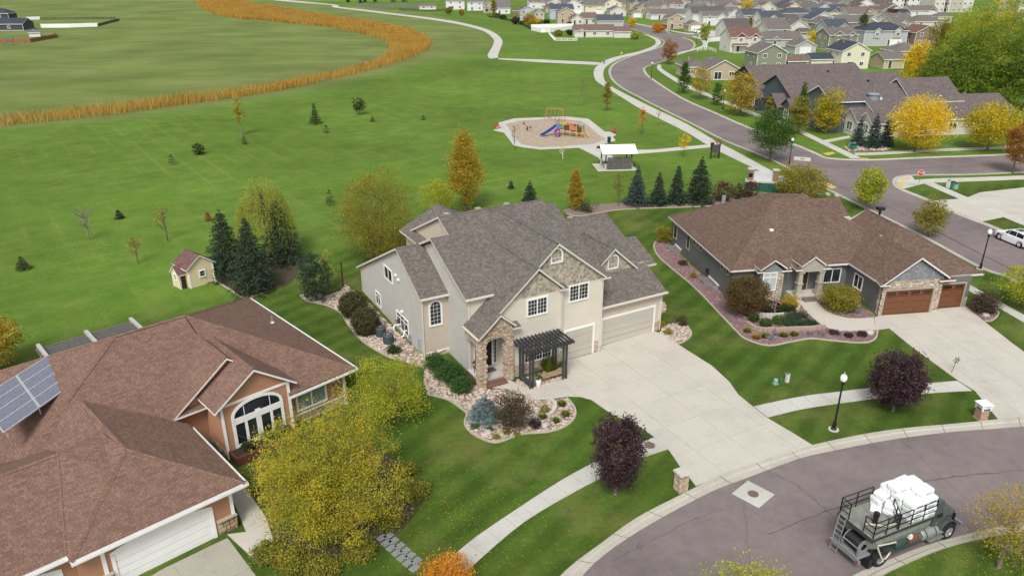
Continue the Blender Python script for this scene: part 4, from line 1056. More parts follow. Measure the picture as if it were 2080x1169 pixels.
  # windows
  window(H, 'f', 4.7,-9.5,-8.05,1.05,2.95,2, fw=.09, transom=.45, glass=m_paint("pale_blind", (0.42,0.48,0.46),.3,.1)); stones(H, mapper('f', 4.7),-8.0,-7.38,0,3.0, PALESTONE, 39); stones(H, mapper('f', 4.7),-9.77,-8.0,0,.95, PALESTONE, 40); stones(H, mapper('r', -7.4),4.7,5.8,0,3.0, PALESTONE, 41)
  for s0, s1, z0, z1 in ((20.1,21.1,.9,2.5),(16.3,17.2,1.0,2.75)): window(H, 'l', -12.1, s0, s1, z0, z1,1, fw=.08, frame=TAUPE)
  for s in (15.1,14.2,13.3,8.0,6.7): window(H, 'l', -12.1, s - .32, s + .32,2.1,2.72,1, fw=.07, frame=TAUPE)
  window(H, 'l', -.1,3.1,4.5,1.05,2.45,2, fw=.09)
  window(H, 'f', 5.8,-2.6,-.75,.95,2.45,2, fw=.09)
  # porch
  mb = MB(); mb.box(-6.3,-2.9,4.4,5.85,0,.42); mb.build("porch_floor", WALKC, H)
  for i in range(2):
    mb = MB(); mb.box(-5.4,-3.95,3.7 + .33 * i, 4.4,0,.14 * (i + 1)); mb.build("step", m_paint("brown_stone_step", (0.17,0.14,0.11),.9), H)
  for u in (-5.75,-3.65):
    c = MB(); c.box(u - .34, u + .34,4.25,4.93,0,.75); col = c.build("column_base", TAUPE, H)
    stones(col, mapper('f', 4.25), u - .35, u + .35,0,.72, PALESTONE, int(u * 100))
    c = MB(); c.hexa([(u - .25,4.34,.75),(u + .25,4.34,.75),(u + .25,4.84,.75),(u - .25,4.84,.75),(u - .19,4.4,2.9),(u + .19,4.4,2.9),(u + .19,4.78,2.9),(u - .19,4.78,2.9)])
    for z in (.75,1.6,2.75): c.box(u - .3, u + .3,4.29,4.89, z, z + .13)
    c.build("column", TAUPE, H)
  mb = MB(); mb.box(-5.95,-3.45,4.3,4.7,2.9,3.4); mb.extr([(-5.85,4.3,3.4),(-3.65,4.3,3.4),(-4.75,4.3,4.2)], (0,.3,0)); mb.build("porch_gable", TAUPE, H)
  d = MB(); d.box(-5.2,-4.25,5.72,5.79,.42,2.5); door = d.build("front_door", m_paint("dark_brown_door", (0.06,0.03,0.022)), H)
  mb = MB(); mb.box(-5.3,-5.2,5.70,5.79,.42,2.6); mb.box(-4.25,-4.15,5.70,5.79,.42,2.6); mb.box(-5.2,-4.25,5.70,5.79,2.5,2.6); mb.build("door_frame", TAUPE, door)
  # window wells
  for (v0, v1) in ((18.6,20.2),(8.3,10.6)):
    w = MB()
    n = 8
    pts = [(-12.1 - 1.35 * math.sin(math.pi * i / n) ** .6, v0 + (v1 - v0) * i / n) for i in range(n + 1)]
    for i in range(n):
      a, b = pts[i], pts[i + 1]; w.poly([(a[0], a[1], 0),(b[0], b[1], 0),(b[0], b[1], .25),(a[0], a[1], .25)])
    ww = w.build("window_well", GALV, H)
    g = MB()
    for i in range(9):
      v = v0 + (v1 - v0) * (i + .5) / 9; g.tube([(-12.12, v, .27),(-13.25, v, .27)], .03,5)
    for x in (-12.4,-12.8,-13.2): g.tube([(x, v0 + .1,.28),(x, v1 - .1,.28)], .025,5)
    g.build("well_grate", GALV, ww)
    g = MB(); g.box(-12.18,-12.1, v0 - .1, v1 + .1,.25,.4); g.build("well_rim", WHITE, ww)
  each(H, "meter_box", ((-12.26,-12.1,10.9,11.1,.5,1.0),(-12.26,-12.1,11.25,11.4,.55,.9)), BLACK)
  downspout(H, [(-12.45,5.5,3.0),(-12.18,5.72,2.6),(-12.18,5.72,.1)], BLACK); downspout(H, [(-.18,.1,3.1),(-.18,.1,.1)], BLACK)
  return H
right_house()

# ================================================================== LEFT HOUSE (red-brown roof, terracotta siding)
TERRA = m_siding("terracotta_siding", (0.46,0.25,0.145),0.17)
TERRAB = m_siding("terracotta_lap", (0.40,0.21,0.13),0.14)
GOLDSTONE = m_island("gold_fieldstone", [(0.28,0.19,0.10),(0.42,0.32,0.19),(0.20,0.16,0.12),(0.36,0.25,0.13),(0.46,0.39,0.29)])
LW = m_paint("bright_white", (0.80,0.80,0.79),.5,.04)
def left_house():
  H = empty("red_roof_house", (*(-21.59,28.67),0), R_(43.3), "terracotta house with sprawling red-brown hip roof and solar panels", "house")
  def box(u0, u1, v0, v1, z0, z1, mat=TERRAB, name="wall"):
    mb = MB(); mb.box(u0, u1, v0, v1, z0, z1); return mb.build(name, mat, H)
  box(.3,8.3,.45,9,0,2.85); box(-7,.4,1.0,9,0,2.85); box(-.4,20.1,9.6,23.4,0,2.85); box(15.3,20.1,7.6,9.7,0.7,2.85); box(15.32,20.08,7.62,9.7,0,.7, GOLDSTONE)
  mb = MB(); mb.extr([(10.75,7.0,0),(15.5,7.0,0),(15.5,7.0,3.95),(13.15,7.0,5.65),(10.75,7.0,3.95)], (0,4,0)); mb.build("wall", TERRA, H)
  mb = MB(); mb.extr([(8.9,9.4,2.9),(15.6,9.4,3.6),(12.45,9.4,5.8)], (0,.3,0)); mb.build("entry_gable", TERRA, H)
  rf = MB()
  e, k = 3.0,.46
  A = (-1.0,6.65, e); B = (20.7,6.95, e); C_ = (20.7,24.0, e); D = (-1.0,24.0, e); r1 = (7.67,15.3,7.0); r2 = (12.4,15.3,7.0)
  zf = lambda v: e + k * (v - 6.75)
  rf.slab([(-.8,9.0,3.1),(12.6,9.0,3.1),(12.6,12,4.96),(12.3,15.3,7.0), r1], .14); rf.slab([(12.6,9.63,4.35),(15.4,9.63,4.35),(15.4,6.72, e), B, r2], .14,0,0); rf.slab([B, C_, r2], .14); rf.slab([C_, D, r1, r2], .14); rf.slab([D, (-1,8.8, e),(-.8,9.0,3.09), r1], .14)
  g1 = (4.5,4.55,5.12); g2 = (4.2,11.5,5.22)
  rf.slab([(0,0, e),(9.02,0, e), g1], .14); rf.slab([(9.02,0, e),(9.02,8.2, e),(9.02,8.0, e + .02), g2, g1], .14); rf.slab([(0,12.5, e),(0,0, e), g1, g2], .14)
  h1 = (1.6,6.3,5.3); h2 = (-6,6.3,5.3)
  rf.slab([(-9,.6, e),(.0,.6, e), h1, h2], .14); rf.slab([h2, h1,(1.6,11.5,3.0),(-6,11.5,3.0)], .14); rf.slab([(.0,.6, e),(3.4,3.4,4.62), g1,(3.9,7.0,5.3), h1], .14)
  # entry gable and front gable
  ea, eb = 6.05,2.95
  rf.slab([(8.3,9.0, eb),(8.3,11.2, eb),(12.45,17.0, ea),(12.45,9.0, ea)], .13); rf.slab([(12.45,9.0, ea),(12.45,17.0, ea),(16.0,12,3.4),(16.0,9.0,3.4)], .13)
  fa, fb = 5.92,3.85
  rf.slab([(10.25,6.6, fb),(10.25,9.6, fb),(13.15,14.2, fa),(13.15,6.6, fa)], .15); rf.slab([(13.15,6.6, fa),(13.15,14.2, fa),(15.95,9.6, fb + .03),(15.95,6.6, fb + .03)], .15)
  roof = rf.build("roof", [REDROOF, LW], H)
  ridge_caps(roof, [(r1, r2),(B, r2),(C_, r2),((3.5,12.2,5.08), r1),(D, r1),(g1, g2),((9.02,0, e), g1),((0,0, e), g1),(h1, h2),((0,.6, e), h1),((12.45,9.1, ea),(12.45,16.6, ea)),((13.15,6.7, fa),(13.15,14, fa))], REDROOF, .16)
  # gutters (white, open-topped)
  for (a, b) in (((0,-.12),(9.1,-.12)),((9.1,-.12),(9.1,7.6)),((-8,.48),(0,.48)),((15.3,6.6),(20.8,6.85)),((20.82,6.9),(20.82,24.0))):
    gm = MB(); d = Vector((b[0] - a[0], b[1] - a[1], 0)).normalized(); n = Vector((d.y, -d.x, 0)) * .06
    for (off0, off1, z0, z1) in ((-1,1,2.80,2.83),(.8,1.0,2.8,2.95),(-1.0,-.8,2.8,2.95)):
      p = [Vector((a[0], a[1], 0)) + n * off0, Vector((b[0], b[1], 0)) + n * off0, Vector((b[0], b[1], 0)) + n * off1, Vector((a[0], a[1], 0)) + n * off1]
      gm.hexa([(q.x, q.y, z0) for q in p] + [(q.x, q.y, z1) for q in p])
    gm.build("gutter", LW, H, uv=False)
  for u, v in ((17.5,12.6),):
    mb = MB(); z = zf(v); mb.tube([(u, v, z - .1),(u, v, z + .5)], .07,8); mb.lathe([(.2, z),(.1, z + .12)], (u, v, 0),8); mb.build("roof_vent", GALV, roof)
  # white trims on the gables
  mb = MB()
  P = mapper('f', 7.0)
  wbox(mb, P, 10.7,15.55,0,.06,3.82,3.98); wbox(mb, P, 10.72,10.9,0,.07,0,3.82); wbox(mb, P, 15.36,15.54,0,.07,0,3.82)
  P = mapper('f', 9.4); wbox(mb, P, 9.0,11.5,0,.06,2.85,3.02)
  P = mapper('f', .45); wbox(mb, P, 8.12,8.3,0,.06,.9,2.8); wbox(mb, P, 1.35,1.55,0,.06,.9,2.8)
  P = mapper('f', 7.6); wbox(mb, P, 19.9,20.1,0,.06,0,2.8); wbox(mb, P, 15.5,20.1,0,.05,.68,.76)
  mb.build("white_trim", LW, H, uv=False)
  # big arched window: fan light over four sashes
  window(H, 'f', 7.0,11.35,14.95,.55,3.85,2, arch=1.0, fw=.2, label="white arched picture window", frame=LW, mull=.36)
  w2 = MB(); P = mapper('f', 7.0)
  wbox(w2, P, 11.5,14.8,.0,.07,2.28,2.72)
  for s in (12.27,14.05): wbox(w2, P, s - .09, s + .09,0,.07,.7,2.3)
  for s in (12.25,14.05): wbox(w2, P, s - .02, s + .02,0,.05,2.7,3.42)
  w2.build("window_mullion", LW, H, uv=False)
  window(H, 'f', 7.6,16.15,18.55,.95,2.5,2, fw=.13, frame=LW, glass=m_paint("drawn_blind", (0.20,0.25,0.23),.25,.3,.8))
  # entry recess with arched door
  mb = MB(); mb.box(9.0,10.8,9.7,9.9,0,2.9); mb.build("entry_wall", GOLDSTONE, H)
  window(H, 'f', 9.7,9.05,10.5,.2,2.75,2, arch=.6, fw=.12, frame=LW, name="front_door", label="white glazed double door under an arch")
  stones(H, mapper('f', 9.68),10.5,10.78,0,2.8, GOLDSTONE, 61, hr=(.15,.3), wr=(.2,.4)); stones(H, mapper('l', 10.75),7.05,9.6,0,.5, GOLDSTONE, 62, hr=(.15,.3))
  stones(H, mapper('f', 7.6),15.5,20.1,0,.68, GOLDSTONE, 63, hr=(.15,.3), wr=(.25,.6))
  mb = MB(); mb.box(8.4,10.75,7.0,9.7,0,.16); mb.build("entry_slab", m_paint("dark_slate", (0.07,0.075,0.07),.7), H)
  PLANT = m_paint("rust_red_timber", (0.12,0.045,0.03),.7)
  p = MB(); p.box(10.8,15.2,5.75,5.9,0,.62); p.box(10.8,10.95,5.9,6.98,0,.62); p.box(15.05,15.2,5.9,6.98,0,.62); p.build("planter_box", PLANT, H)
  p = MB(); p.box(10.95,15.05,5.9,6.98,0,.5); p.build("planter_soil", m_paint("dark_soil", (0.035,0.028,0.02),.95), H)
  # garages
  garage_door(H, 'f', .45,1.95,6.95,1.95,4, LW, LW, 0,.18,1, arch=.42)
  garage_door(H, 'f', 1.0,-5.0,-.5,1.95,4, LW, LW, 0,.18,1, arch=.4)
  for s0, s1, v, sd in ((7.25,8.32,.45,71),(.55,1.7,.45,72),(-.3,.4,1.0,73)):
    stones(H, mapper('f', v), s0, s1,0,.95, GOLDSTONE, sd, hr=(.15,.32), wr=(.2,.5), dep=(.1,.2)); mb = MB(); mb.box(s0 - .03, s1 + .03, v - .24, v, .95,1.03); mb.build("stone_cap", m_paint("sandstone_cap", (0.40,0.36,0.27),.8), H)
  stones(H, mapper('r', 8.3),.3,3.0,0,.95, GOLDSTONE, 74, hr=(.15,.32))
  # vents
  return H
LEFT = left_house()
MAT_L = Matrix.Translation((*(-21.59,28.67),0)) @ Matrix.Rotation(R_(43.3),4, 'Z')
def lw(u, v, z=0.0): return tuple(MAT_L @ Vector((u, v, z)))

# ---- solar array standing on the left roof slope --------------------------
CELL = None
def m_solar():
  t = NT("solar_cell")
  b = t.add("ShaderNodeTexBrick"); t.l(t.pos("UV"), b.inputs["Vector"]); b.offset = 0.0
  t.val(b, {"Scale": 1.0, "Mortar Size": 0.006, "Brick Width": 0.16, "Row Height": 0.16, "Color1": (0.12,0.13,0.175,1), "Color2": (0.15,0.16,0.205,1), "Mortar": (0.34,0.36,0.42,1)})
  t.l(b.outputs["Color"], t.b.inputs["Base Color"])
  return t.done(0.16,0.6)
def solar():
  c4 = [Vector(lw(4.3,18.9,5.35)), Vector(lw(4.4,14.3,5.05)), Vector(lw(-.1,10.6,5.3)), Vector(lw(-.3,15.2,5.6))]   # tr, br, bl, tl
  o = empty("solar_array", tuple(c4[2] - Vector((0,0,.25))),0, "tilted blue-grey solar panel array on the red roof", "solar panel")
  org = Vector(o.location); MS = m_solar(); ALU = m_paint("aluminium", (0.62,0.63,0.64),.35,.05,4,.4)
  br, bl, tl, tr = [v - org for v in (c4[1], c4[2], c4[3], c4[0])]
  nrm = (br - bl).cross(tl - bl).normalized()
  if nrm.z < 0: nrm = -nrm
  def pt(a, b, h=0.0): return tuple((bl * (1 - a) + br * a) * (1 - b) + (tl * (1 - a) + tr * a) * b + nrm * h)
  for i in range(2):
    for j in range(4):
      a0, a1 = i * .505 + .006, i * .505 + .489; b0, b1 = j * .25 + .01, j * .25 + .24
      mb = MB()
      q = [pt(a0, b0,.03), pt(a1, b0,.03), pt(a1, b1,.03), pt(a0, b1,.03)]; lo = [pt(a0, b0,-.02), pt(a1, b0,-.02), pt(a1, b1,-.02), pt(a0, b1,-.02)]
      mb.hexa(lo + q); mb.build("solar_module", MS, o)
  mb = MB()
  for b in (0,.25,.5,.75,1.0):
    for (a0, a1) in ((0,.495),(.505,1.0)): mb.hexa([pt(a0, b - .008,-.03), pt(a1, b - .008,-.03), pt(a1, b + .008,-.03), pt(a0, b + .008,-.03), pt(a0, b - .008,.045), pt(a1, b - .008,.045), pt(a1, b + .008,.045), pt(a0, b + .008,.045)])
  for a in (.003,.492,.508,.997): mb.hexa([pt(a - .006,0,-.03), pt(a + .006,0,-.03), pt(a + .006,1,-.03), pt(a - .006,1,-.03), pt(a - .006,0,.046), pt(a + .006,0,.046), pt(a + .006,1,.046), pt(a - .006,1,.046)])
  mb.build("module_frame", ALU, o, uv=False)
  mb = MB()
  for a in (.05,.5,.95):
    for b in (.05,.95):
      p = Vector(pt(a, b, -.03)); mb.tube([tuple(p),(p.x, p.y, p.z - .55)], .04,6)
  mb.build("support_leg", ALU, o, uv=False)
  mb = MB(); p = Vector(pt(.98,-.06,-.1)); mb.box(p.x - .1, p.x + .35, p.y - .3, p.y, p.z - .25, p.z + .05); mb.build("junction_box", WHITE, o)
solar()

# ---- rear pergola of the left house ---------------------------------------
rp = empty("rear_pergola", lw(8.4,25.4), R_(43.3), "weathered grey slatted pergola behind the red roof", "pergola")
GREYW = m_paint("weathered_timber", (0.17,0.165,0.16),.85,.2,4); GREYL = m_paint("pale_timber", (0.42,0.41,0.39),.8,.15,4)
for x in (-3.4,0,3.4):
  mb = MB(); mb.box(x - .12, x + .12,1.0,1.24,0,2.75); mb.build("post", GREYL, rp); mb = MB(); mb.box(x - .13, x + .13,-1.3,1.5,2.75,2.98); mb.build("beam", GREYL, rp)
for i in range(6):
  y = -.95 + i * .42
  mb = MB(); mb.box(-3.7,3.7, y - .05, y + .05,2.6,2.74); mb.build("slat", GREYW, rp)

# ================================================================== VEGETATION
def leaf_quads(C, size, rs, up=0.35, aspect=0.6):
  """one rhombic leaf at every row of C"""
  N = len(C)
  d = rs.normal(size=(N, 3)); d /= np.linalg.norm(d, axis=1)[:, None]
  n = rs.normal(size=(N, 3)); n[:, 2] = np.abs(n[:, 2]) + up
  n -= (n * d).sum(1)[:, None] * d; n /= np.linalg.norm(n, axis=1)[:, None] + 1e-9
  b = np.cross(n, d)
  L = size * rs.uniform(0.65,1.35,(N, 1)); W = L * aspect
  a, c = d * L * .5, b * W * .5
  return np.stack([C - a, C - a * .1 + c, C + a, C - a * .1 - c], 1)

def lobes(rs, k=5, amp=0.22):
  dirs = rs.normal(size=(k, 3)); dirs /= np.linalg.norm(dirs, axis=1)[:, None]
  am = rs.uniform(-amp * .6, amp, k); sh = rs.uniform(2.5,6, k)
  return lambda D: 1 + (am * np.exp(sh * (D @ dirs.T - 1))).sum(1)

def crown_points(rs, n_clump, leaves, rx, ry, rz, clump, shell=2.6, shape=None, amp=.28, droop=0.0, holes=0):
  D = rs.normal(size=(n_clump, 3)); D /= np.linalg.norm(D, axis=1)[:, None]
  lb = lobes(rs, 9, amp)
  f = rs.uniform(0.05,1, n_clump) ** (1 / shell)
  f *= lb(D)
  C = D * f[:, None] * np.array([rx, ry, rz])
  if shape is not None:
    k = shape(np.clip((C[:, 2] / rz + 1) / 2,0,1)); C[:, 0] *= k; C[:, 1] *= k
  if holes:
    H = rs.normal(size=(holes, 3)); H /= np.linalg.norm(H, axis=1)[:, None]; H = H * np.array([rx, ry, rz]) * rs.uniform(.55,1.0,(holes, 1))
    keep = np.ones(len(C), bool)
    for h in H: keep &= np.linalg.norm((C - h) / np.array([rx, ry, rz]), axis=1) > rs.uniform(.16,.28)
    C = C[keep]
  sz = clump * rs.uniform(.55,1.5,(len(C),1,1))
  P = C[:, None, :] + np.clip(rs.normal(size=(len(C), leaves, 3)),-1.7,1.7) * sz * np.array([1,1,.62])
  P[:, :, 2] -= droop * ((P[:, :, 0] - C[:, None, 0]) ** 2 + (P[:, :, 1] - C[:, None, 1]) ** 2)
  return C, P.reshape(-1,3)

def limbs_obj(root, rs, h, r0, crown_c, C, mat, n_limb=11, fork=0.35, stems=1, lean=0.0):
  mb = MB()
  for s in range(stems):
    ang = 2 * math.pi * s / max(1, stems) + rs.uniform(0,1)
    off = 0.0 if stems == 1 else r0 * 1.6
    tip = Vector((math.cos(ang) * off * 5 + lean, math.sin(ang) * off * 5, crown_c[2] + (h - crown_c[2]) * .35))
    base = Vector((math.cos(ang) * off, math.sin(ang) * off, -.08))
    path = []
    for i in range(7):
      t = i / 6; p = base.lerp(tip, t); p += Vector((rs.normal() * .03 * h * t * (1 - t), rs.normal() * .03 * h * t * (1 - t),0)); path.append(p)
    rad = [r0 / math.sqrt(stems) * (1.35 if i == 0 else 1) * (1 - .82 * i / 6) for i in range(7)]
    mb.tube([tuple(p) for p in path], rad, 8)
    ids = rs.choice(len(C), min(len(C), n_limb), replace=False)
    for j in ids:
      e = Vector(C[j]) + Vector(crown_c)
      t = min(.98, max(fork, (e.z - .25 * (e.xy.length)) / max(.1, tip.z)))
      k = t * 6; i0 = min(5, int(k)); st = path[i0].lerp(path[i0 + 1], k - i0)
      md = st.lerp(e, .5) + Vector((0,0,.10 * (e - st).length))
      rr = max(.012, rad[i0] * .42)
      mb.tube([tuple(st), tuple(md), tuple(e)], [rr, rr * .6, max(.006, rr * .2)], 5, cap=False)
      for q in range(2):
        e2 = md.lerp(e, .6) + Vector((rs.normal(), rs.normal(), rs.normal() * .6)) * (e - st).length * .22
        mb.tube([tuple(md), tuple(e2)], [rr * .45,.006], 4, cap=False)
  return mb.build("trunk", mat, root, uv=False)

def make_tree(name, label, cat, xyhr, mat, seed, bark=None, bottom=0.22, clumps=240, leaves=26, leaf=0.16, clump=0.33, shell=2.6, shape=None, ry=None, amp=.28, trunk_r=None, holes=4, group=None, stems=1, limbs=11, off=(0,0), loc_z=0.0, lobes_=None):
  x, y, h, r = xyhr
  rs = np.random.RandomState(seed)
  root = empty(name, (x, y, loc_z),0, label, cat, group)
  rz = h * (1 - bottom) / 2; cc = (off[0], off[1], h - rz)
  C, P = crown_points(rs, clumps, leaves, r * .86,(ry or r) * .86, rz * .9, clump * r / 2.5, shell, shape, amp, 0, holes)
  if lobes_:
    CS, PS = [], []
    wt = sum(l[3] ** 2.4 for l in lobes_)
    for (dx, dy, dz, lr, lz) in lobes_:
      c_, p_ = crown_points(rs, max(20, int(clumps * lr ** 2.4 / wt)), leaves, lr, lr, lz, clump * .8, shell, shape, amp, 0,3)
      o_ = np.array((dx, dy, dz - cc[2])); CS.append(c_ + o_); PS.append(p_ + o_)
    C, P = np.concatenate(CS), np.concatenate(PS)
  limbs_obj(root, rs, h, trunk_r or max(.035, h * .018), cc, C, bark or BARK, limbs, stems=stems)
  Q = leaf_quads(P, leaf, rs) + np.array(cc)
  Q[:, :, 2] = np.maximum(Q[:, :, 2], .05)
  quads_obj("crown", Q, mat, root)
  return root

def make_spruce(name, label, xyhr, mat, seed, dens=1.0, cat="spruce", group=None, skirt=0.04, leaf=.16, droop=.25, sparse=False):
  x, y, h, r = xyhr
  rs = np.random.RandomState(seed)
  root = empty(name, (x, y, 0),0, label, cat, group)
  mb = MB(); mb.tube([(0,0,-.05),(0,0, h * .5),(0,0, h * .99)], [max(.04, h * .016), h * .010,.012], 7)
  pts = []
  whorls = int(max(8, h / .26) * (0.6 if sparse else 1))
  for w in range(whorls):
    t = (w + rs.uniform(0,.6)) / whorls
    z = h * (skirt + (1 - skirt) * t); R = r * 1.2 * (1 - t) ** .78 * rs.uniform(.82,1.12) + .05
    nb = int((6 if sparse else 11) * (.5 + .5 * (1 - t)) * dens) + 4
    a0 = rs.uniform(0,6.3)
    for b in range(nb):
      a = a0 + 6.283 * b / nb + rs.normal() * .15; L = R * rs.uniform(.72,1.12)
      n = max(5, int(L / leaf * 4.2 * dens)); s = rs.uniform(.12,1, n) ** .75
      zz = z + L * .10 - droop * L * s ** 1.3 + .16 * L * np.maximum(0, s - .75)
      wdt = .28 * L * (1 - s * .75) + .03
      lat = rs.uniform(-1,1, n) * wdt
      px = math.cos(a) * L * s - math.sin(a) * lat; py = math.sin(a) * L * s + math.cos(a) * lat
      pts.append(np.stack([px, py, zz + rs.normal(size=n) * .03 - np.abs(lat) * .25], 1))
      if b % 2 == 0: mb.tube([(0,0, z),(math.cos(a) * L * .9, math.sin(a) * L * .9, z + L * .1 - droop * L * .8)], [.02 + .008 * L, .006], 4, cap=False)
  P = np.concatenate(pts); P[:, 2] = np.maximum(P[:, 2], .06)
  mb.build("trunk", BARK, root, uv=False)
  Q = leaf_quads(P, leaf * 1.25, rs, .9,.42)
  quads_obj("needles", Q, mat, root)
  return root

def make_bare(name, label, xyhr, seed, mat=None, leafmat=None, n_leaf=0, leaf=.14, cat="tree", n=15, group=None, trunk_r=None):
  """leafless (or nearly) young tree: trunk and forked branches"""
  x, y, h, r = xyhr
  rs = np.random.RandomState(seed)
  root = empty(name, (x, y, 0),0, label, cat, group)
  mb = MB(); tr = trunk_r or max(.03, h * .016)
  path = [Vector((rs.normal() * .02 * h * i / 5, rs.normal() * .02 * h * i / 5, h * .95 * i / 5 - .05 * (i == 0))) for i in range(6)]
  mb.tube([tuple(p) for p in path], [tr * (1 - .85 * i / 5) for i in range(6)], 6)
  tips = []
  for k in range(n):
    t = rs.uniform(.28,.95); i0 = min(4, int(t * 5)); st = path[i0].lerp(path[i0 + 1], t * 5 - i0)
    a = rs.uniform(0,6.3); L = r * rs.uniform(.6,1.1) * (1.15 - .6 * t)
    e = st + Vector((math.cos(a) * L, math.sin(a) * L, L * rs.uniform(.7,1.3)))
    e.z = min(e.z, h)
    md = st.lerp(e, .5) + Vector((math.cos(a), math.sin(a),-.3)) * L * .08
    mb.tube([tuple(st), tuple(md), tuple(e)], [tr * .4, tr * .28,.008], 4, cap=False)
    for q in range(3):
      s0 = st.lerp(e, rs.uniform(.35,.9)); e2 = s0 + Vector((rs.normal(), rs.normal(), abs(rs.normal()) + .3)) * L * .25
      mb.tube([tuple(s0), tuple(e2)], [tr * .22,.006], 3, cap=False); tips.append(e2)
    tips.append(e)
  mb.build("trunk", mat or BARKG, root, uv=False)
  if leafmat and n_leaf:
    T = np.array([tuple(t) for t in tips]); P = T[rs.randint(0, len(T), n_leaf)] + rs.normal(size=(n_leaf, 3)) * r * .16
    P[:, 2] = np.clip(P[:, 2], h * .18, h * 1.02)
    quads_obj("leaves", leaf_quads(P, leaf, rs), leafmat, root)
  return root

def make_bush(name, label, xyhr, mat, seed, clumps=120, leaves=24, leaf=.09, clump=.3, cat="shrub", group=None, shell=3.0, amp=.18, loc_z=0.0, flat=False):
  x, y, h, r = xyhr
  rs = np.random.RandomState(seed)
  root = empty(name, (x, y, loc_z),0, label, cat, group)
  C, P = crown_points(rs, clumps, leaves, r * .9, r * .9, h * .52, clump * r / 2.2, shell, None, amp)
  P[:, 2] += h * .47; P[:, 2] = np.where(P[:, 2] < .03,.03 + rs.uniform(0,.15, len(P)) * h, P[:, 2])
  mb = MB()
  for k in range(5):
    a = rs.uniform(0,6.3); mb.tube([(math.cos(a) * .04, math.sin(a) * .04,-.04),(math.cos(a) * r * .4, math.sin(a) * r * .4, h * .6)], [max(.012, r * .03),.008], 5, cap=False)
  mb.build("stems", BARK, root, uv=False)
  quads_obj("foliage", leaf_quads(P, leaf, rs, .5), mat, root)
  return root

def make_tuft(name, label, xyhr, mat, seed, n=220, cat="ornamental grass", group=None, w=.035, loc_z=0.0):
  x, y, h, r = xyhr
  rs = np.random.RandomState(seed)
  root = empty(name, (x, y, loc_z),0, label, cat, group)
  a = rs.uniform(0,6.3, n); s = rs.uniform(0,1, n) ** .6
  b = np.stack([np.cos(a) * r * .25 * s, np.sin(a) * r * .25 * s, np.zeros(n)], 1)
  t = np.stack([np.cos(a) * r * s, np.sin(a) * r * s, h * (1 - .45 * s ** 2) * rs.uniform(.7,1.05, n)], 1)
  sd = np.stack([-np.sin(a), np.cos(a), np.zeros(n)], 1) * w
  quads_obj("blades", np.stack([b - sd, b + sd, t + sd * .3, t - sd * .3], 1), mat, root)
  return root

LF = {}
LF['birch'] = m_leaf("birch_leaves", [(0.085,0.115,0.014),(0.16,0.18,0.022),(0.25,0.235,0.028),(0.37,0.29,0.032),(0.46,0.30,0.03)], .5, gain=1.8)
LF['birchg'] = m_leaf("green_gold_leaves", [(0.11,0.16,0.014),(0.20,0.24,0.022),(0.30,0.30,0.03),(0.38,0.31,0.03)], .5, gain=1.7)
LF['purple'] = m_leaf("maroon_leaves", [(0.022,0.012,0.016),(0.040,0.021,0.028),(0.066,0.034,0.042),(0.125,0.075,0.082)], .15)
LF['orange'] = m_leaf("orange_leaves", [(0.25,0.10,0.012),(0.42,0.17,0.016),(0.52,0.22,0.02),(0.48,0.28,0.04)])
LF['gold'] = m_leaf("gold_leaves", [(0.28,0.23,0.016),(0.48,0.36,0.018),(0.62,0.44,0.018),(0.58,0.35,0.018)])
LF['goldgreen'] = m_leaf("half_turned_leaves", [(0.06,0.10,0.012),(0.20,0.21,0.015),(0.48,0.36,0.017),(0.60,0.40,0.016)], scale=.28)
LF['olive'] = m_leaf("olive_leaves", [(0.075,0.085,0.012),(0.14,0.135,0.018),(0.21,0.18,0.024),(0.28,0.19,0.026)], .4, gain=1.6)
LF['green'] = m_leaf("green_leaves", [(0.022,0.055,0.010),(0.040,0.088,0.014),(0.065,0.125,0.018),(0.10,0.15,0.025)])
LF['cotton'] = m_leaf("cottonwood_leaves", [(0.045,0.085,0.012),(0.085,0.135,0.018),(0.14,0.18,0.024),(0.26,0.24,0.03)], .45, scale=.2, gain=1.95)
LF['willow'] = m_leaf("willow_leaves", [(0.13,0.17,0.03),(0.20,0.235,0.04),(0.27,0.28,0.06),(0.32,0.30,0.08)], .45, gain=1.75)
LF['amber'] = m_leaf("amber_leaves", [(0.11,0.12,0.016),(0.22,0.19,0.022),(0.35,0.23,0.024),(0.42,0.24,0.025)], gain=1.45)
LF['rust'] = m_leaf("rust_leaves", [(0.12,0.07,0.02),(0.20,0.10,0.025),(0.28,0.12,0.025),(0.30,0.15,0.03)])
LF['mixed'] = m_leaf("green_to_rust_leaves", [(0.045,0.055,0.016),(0.075,0.065,0.02),(0.12,0.070,0.028),(0.16,0.075,0.03)], scale=.35)
LF['spruce'] = m_leaf("spruce_needles", [(0.018,0.034,0.017),(0.028,0.050,0.026),(0.040,0.066,0.036),(0.062,0.092,0.055)], .08)
LF['bluespruce'] = m_leaf("blue_spruce_needles", [(0.022,0.040,0.034),(0.036,0.060,0.052),(0.055,0.085,0.078),(0.085,0.12,0.115)], .08)
LF['paleblue'] = m_leaf("pale_blue_needles", [(0.075,0.125,0.125),(0.11,0.175,0.175),(0.15,0.22,0.225),(0.20,0.28,0.28)], .08)
LF['pine'] = m_leaf("pine_needles", [(0.030,0.045,0.014),(0.045,0.065,0.02),(0.07,0.085,0.028)], .1)
LF['darkshrub'] = m_leaf("dark_shrub_leaves", [(0.016,0.028,0.008),(0.028,0.045,0.012),(0.042,0.060,0.018)], .15)
LF['brownshrub'] = m_leaf("brown_shrub_leaves", [(0.030,0.026,0.014),(0.050,0.040,0.020),(0.075,0.055,0.028),(0.10,0.07,0.04)], .15)
LF['clipped'] = m_leaf("clipped_yew", [(0.040,0.044,0.015),(0.062,0.062,0.021),(0.092,0.080,0.032)], .1)
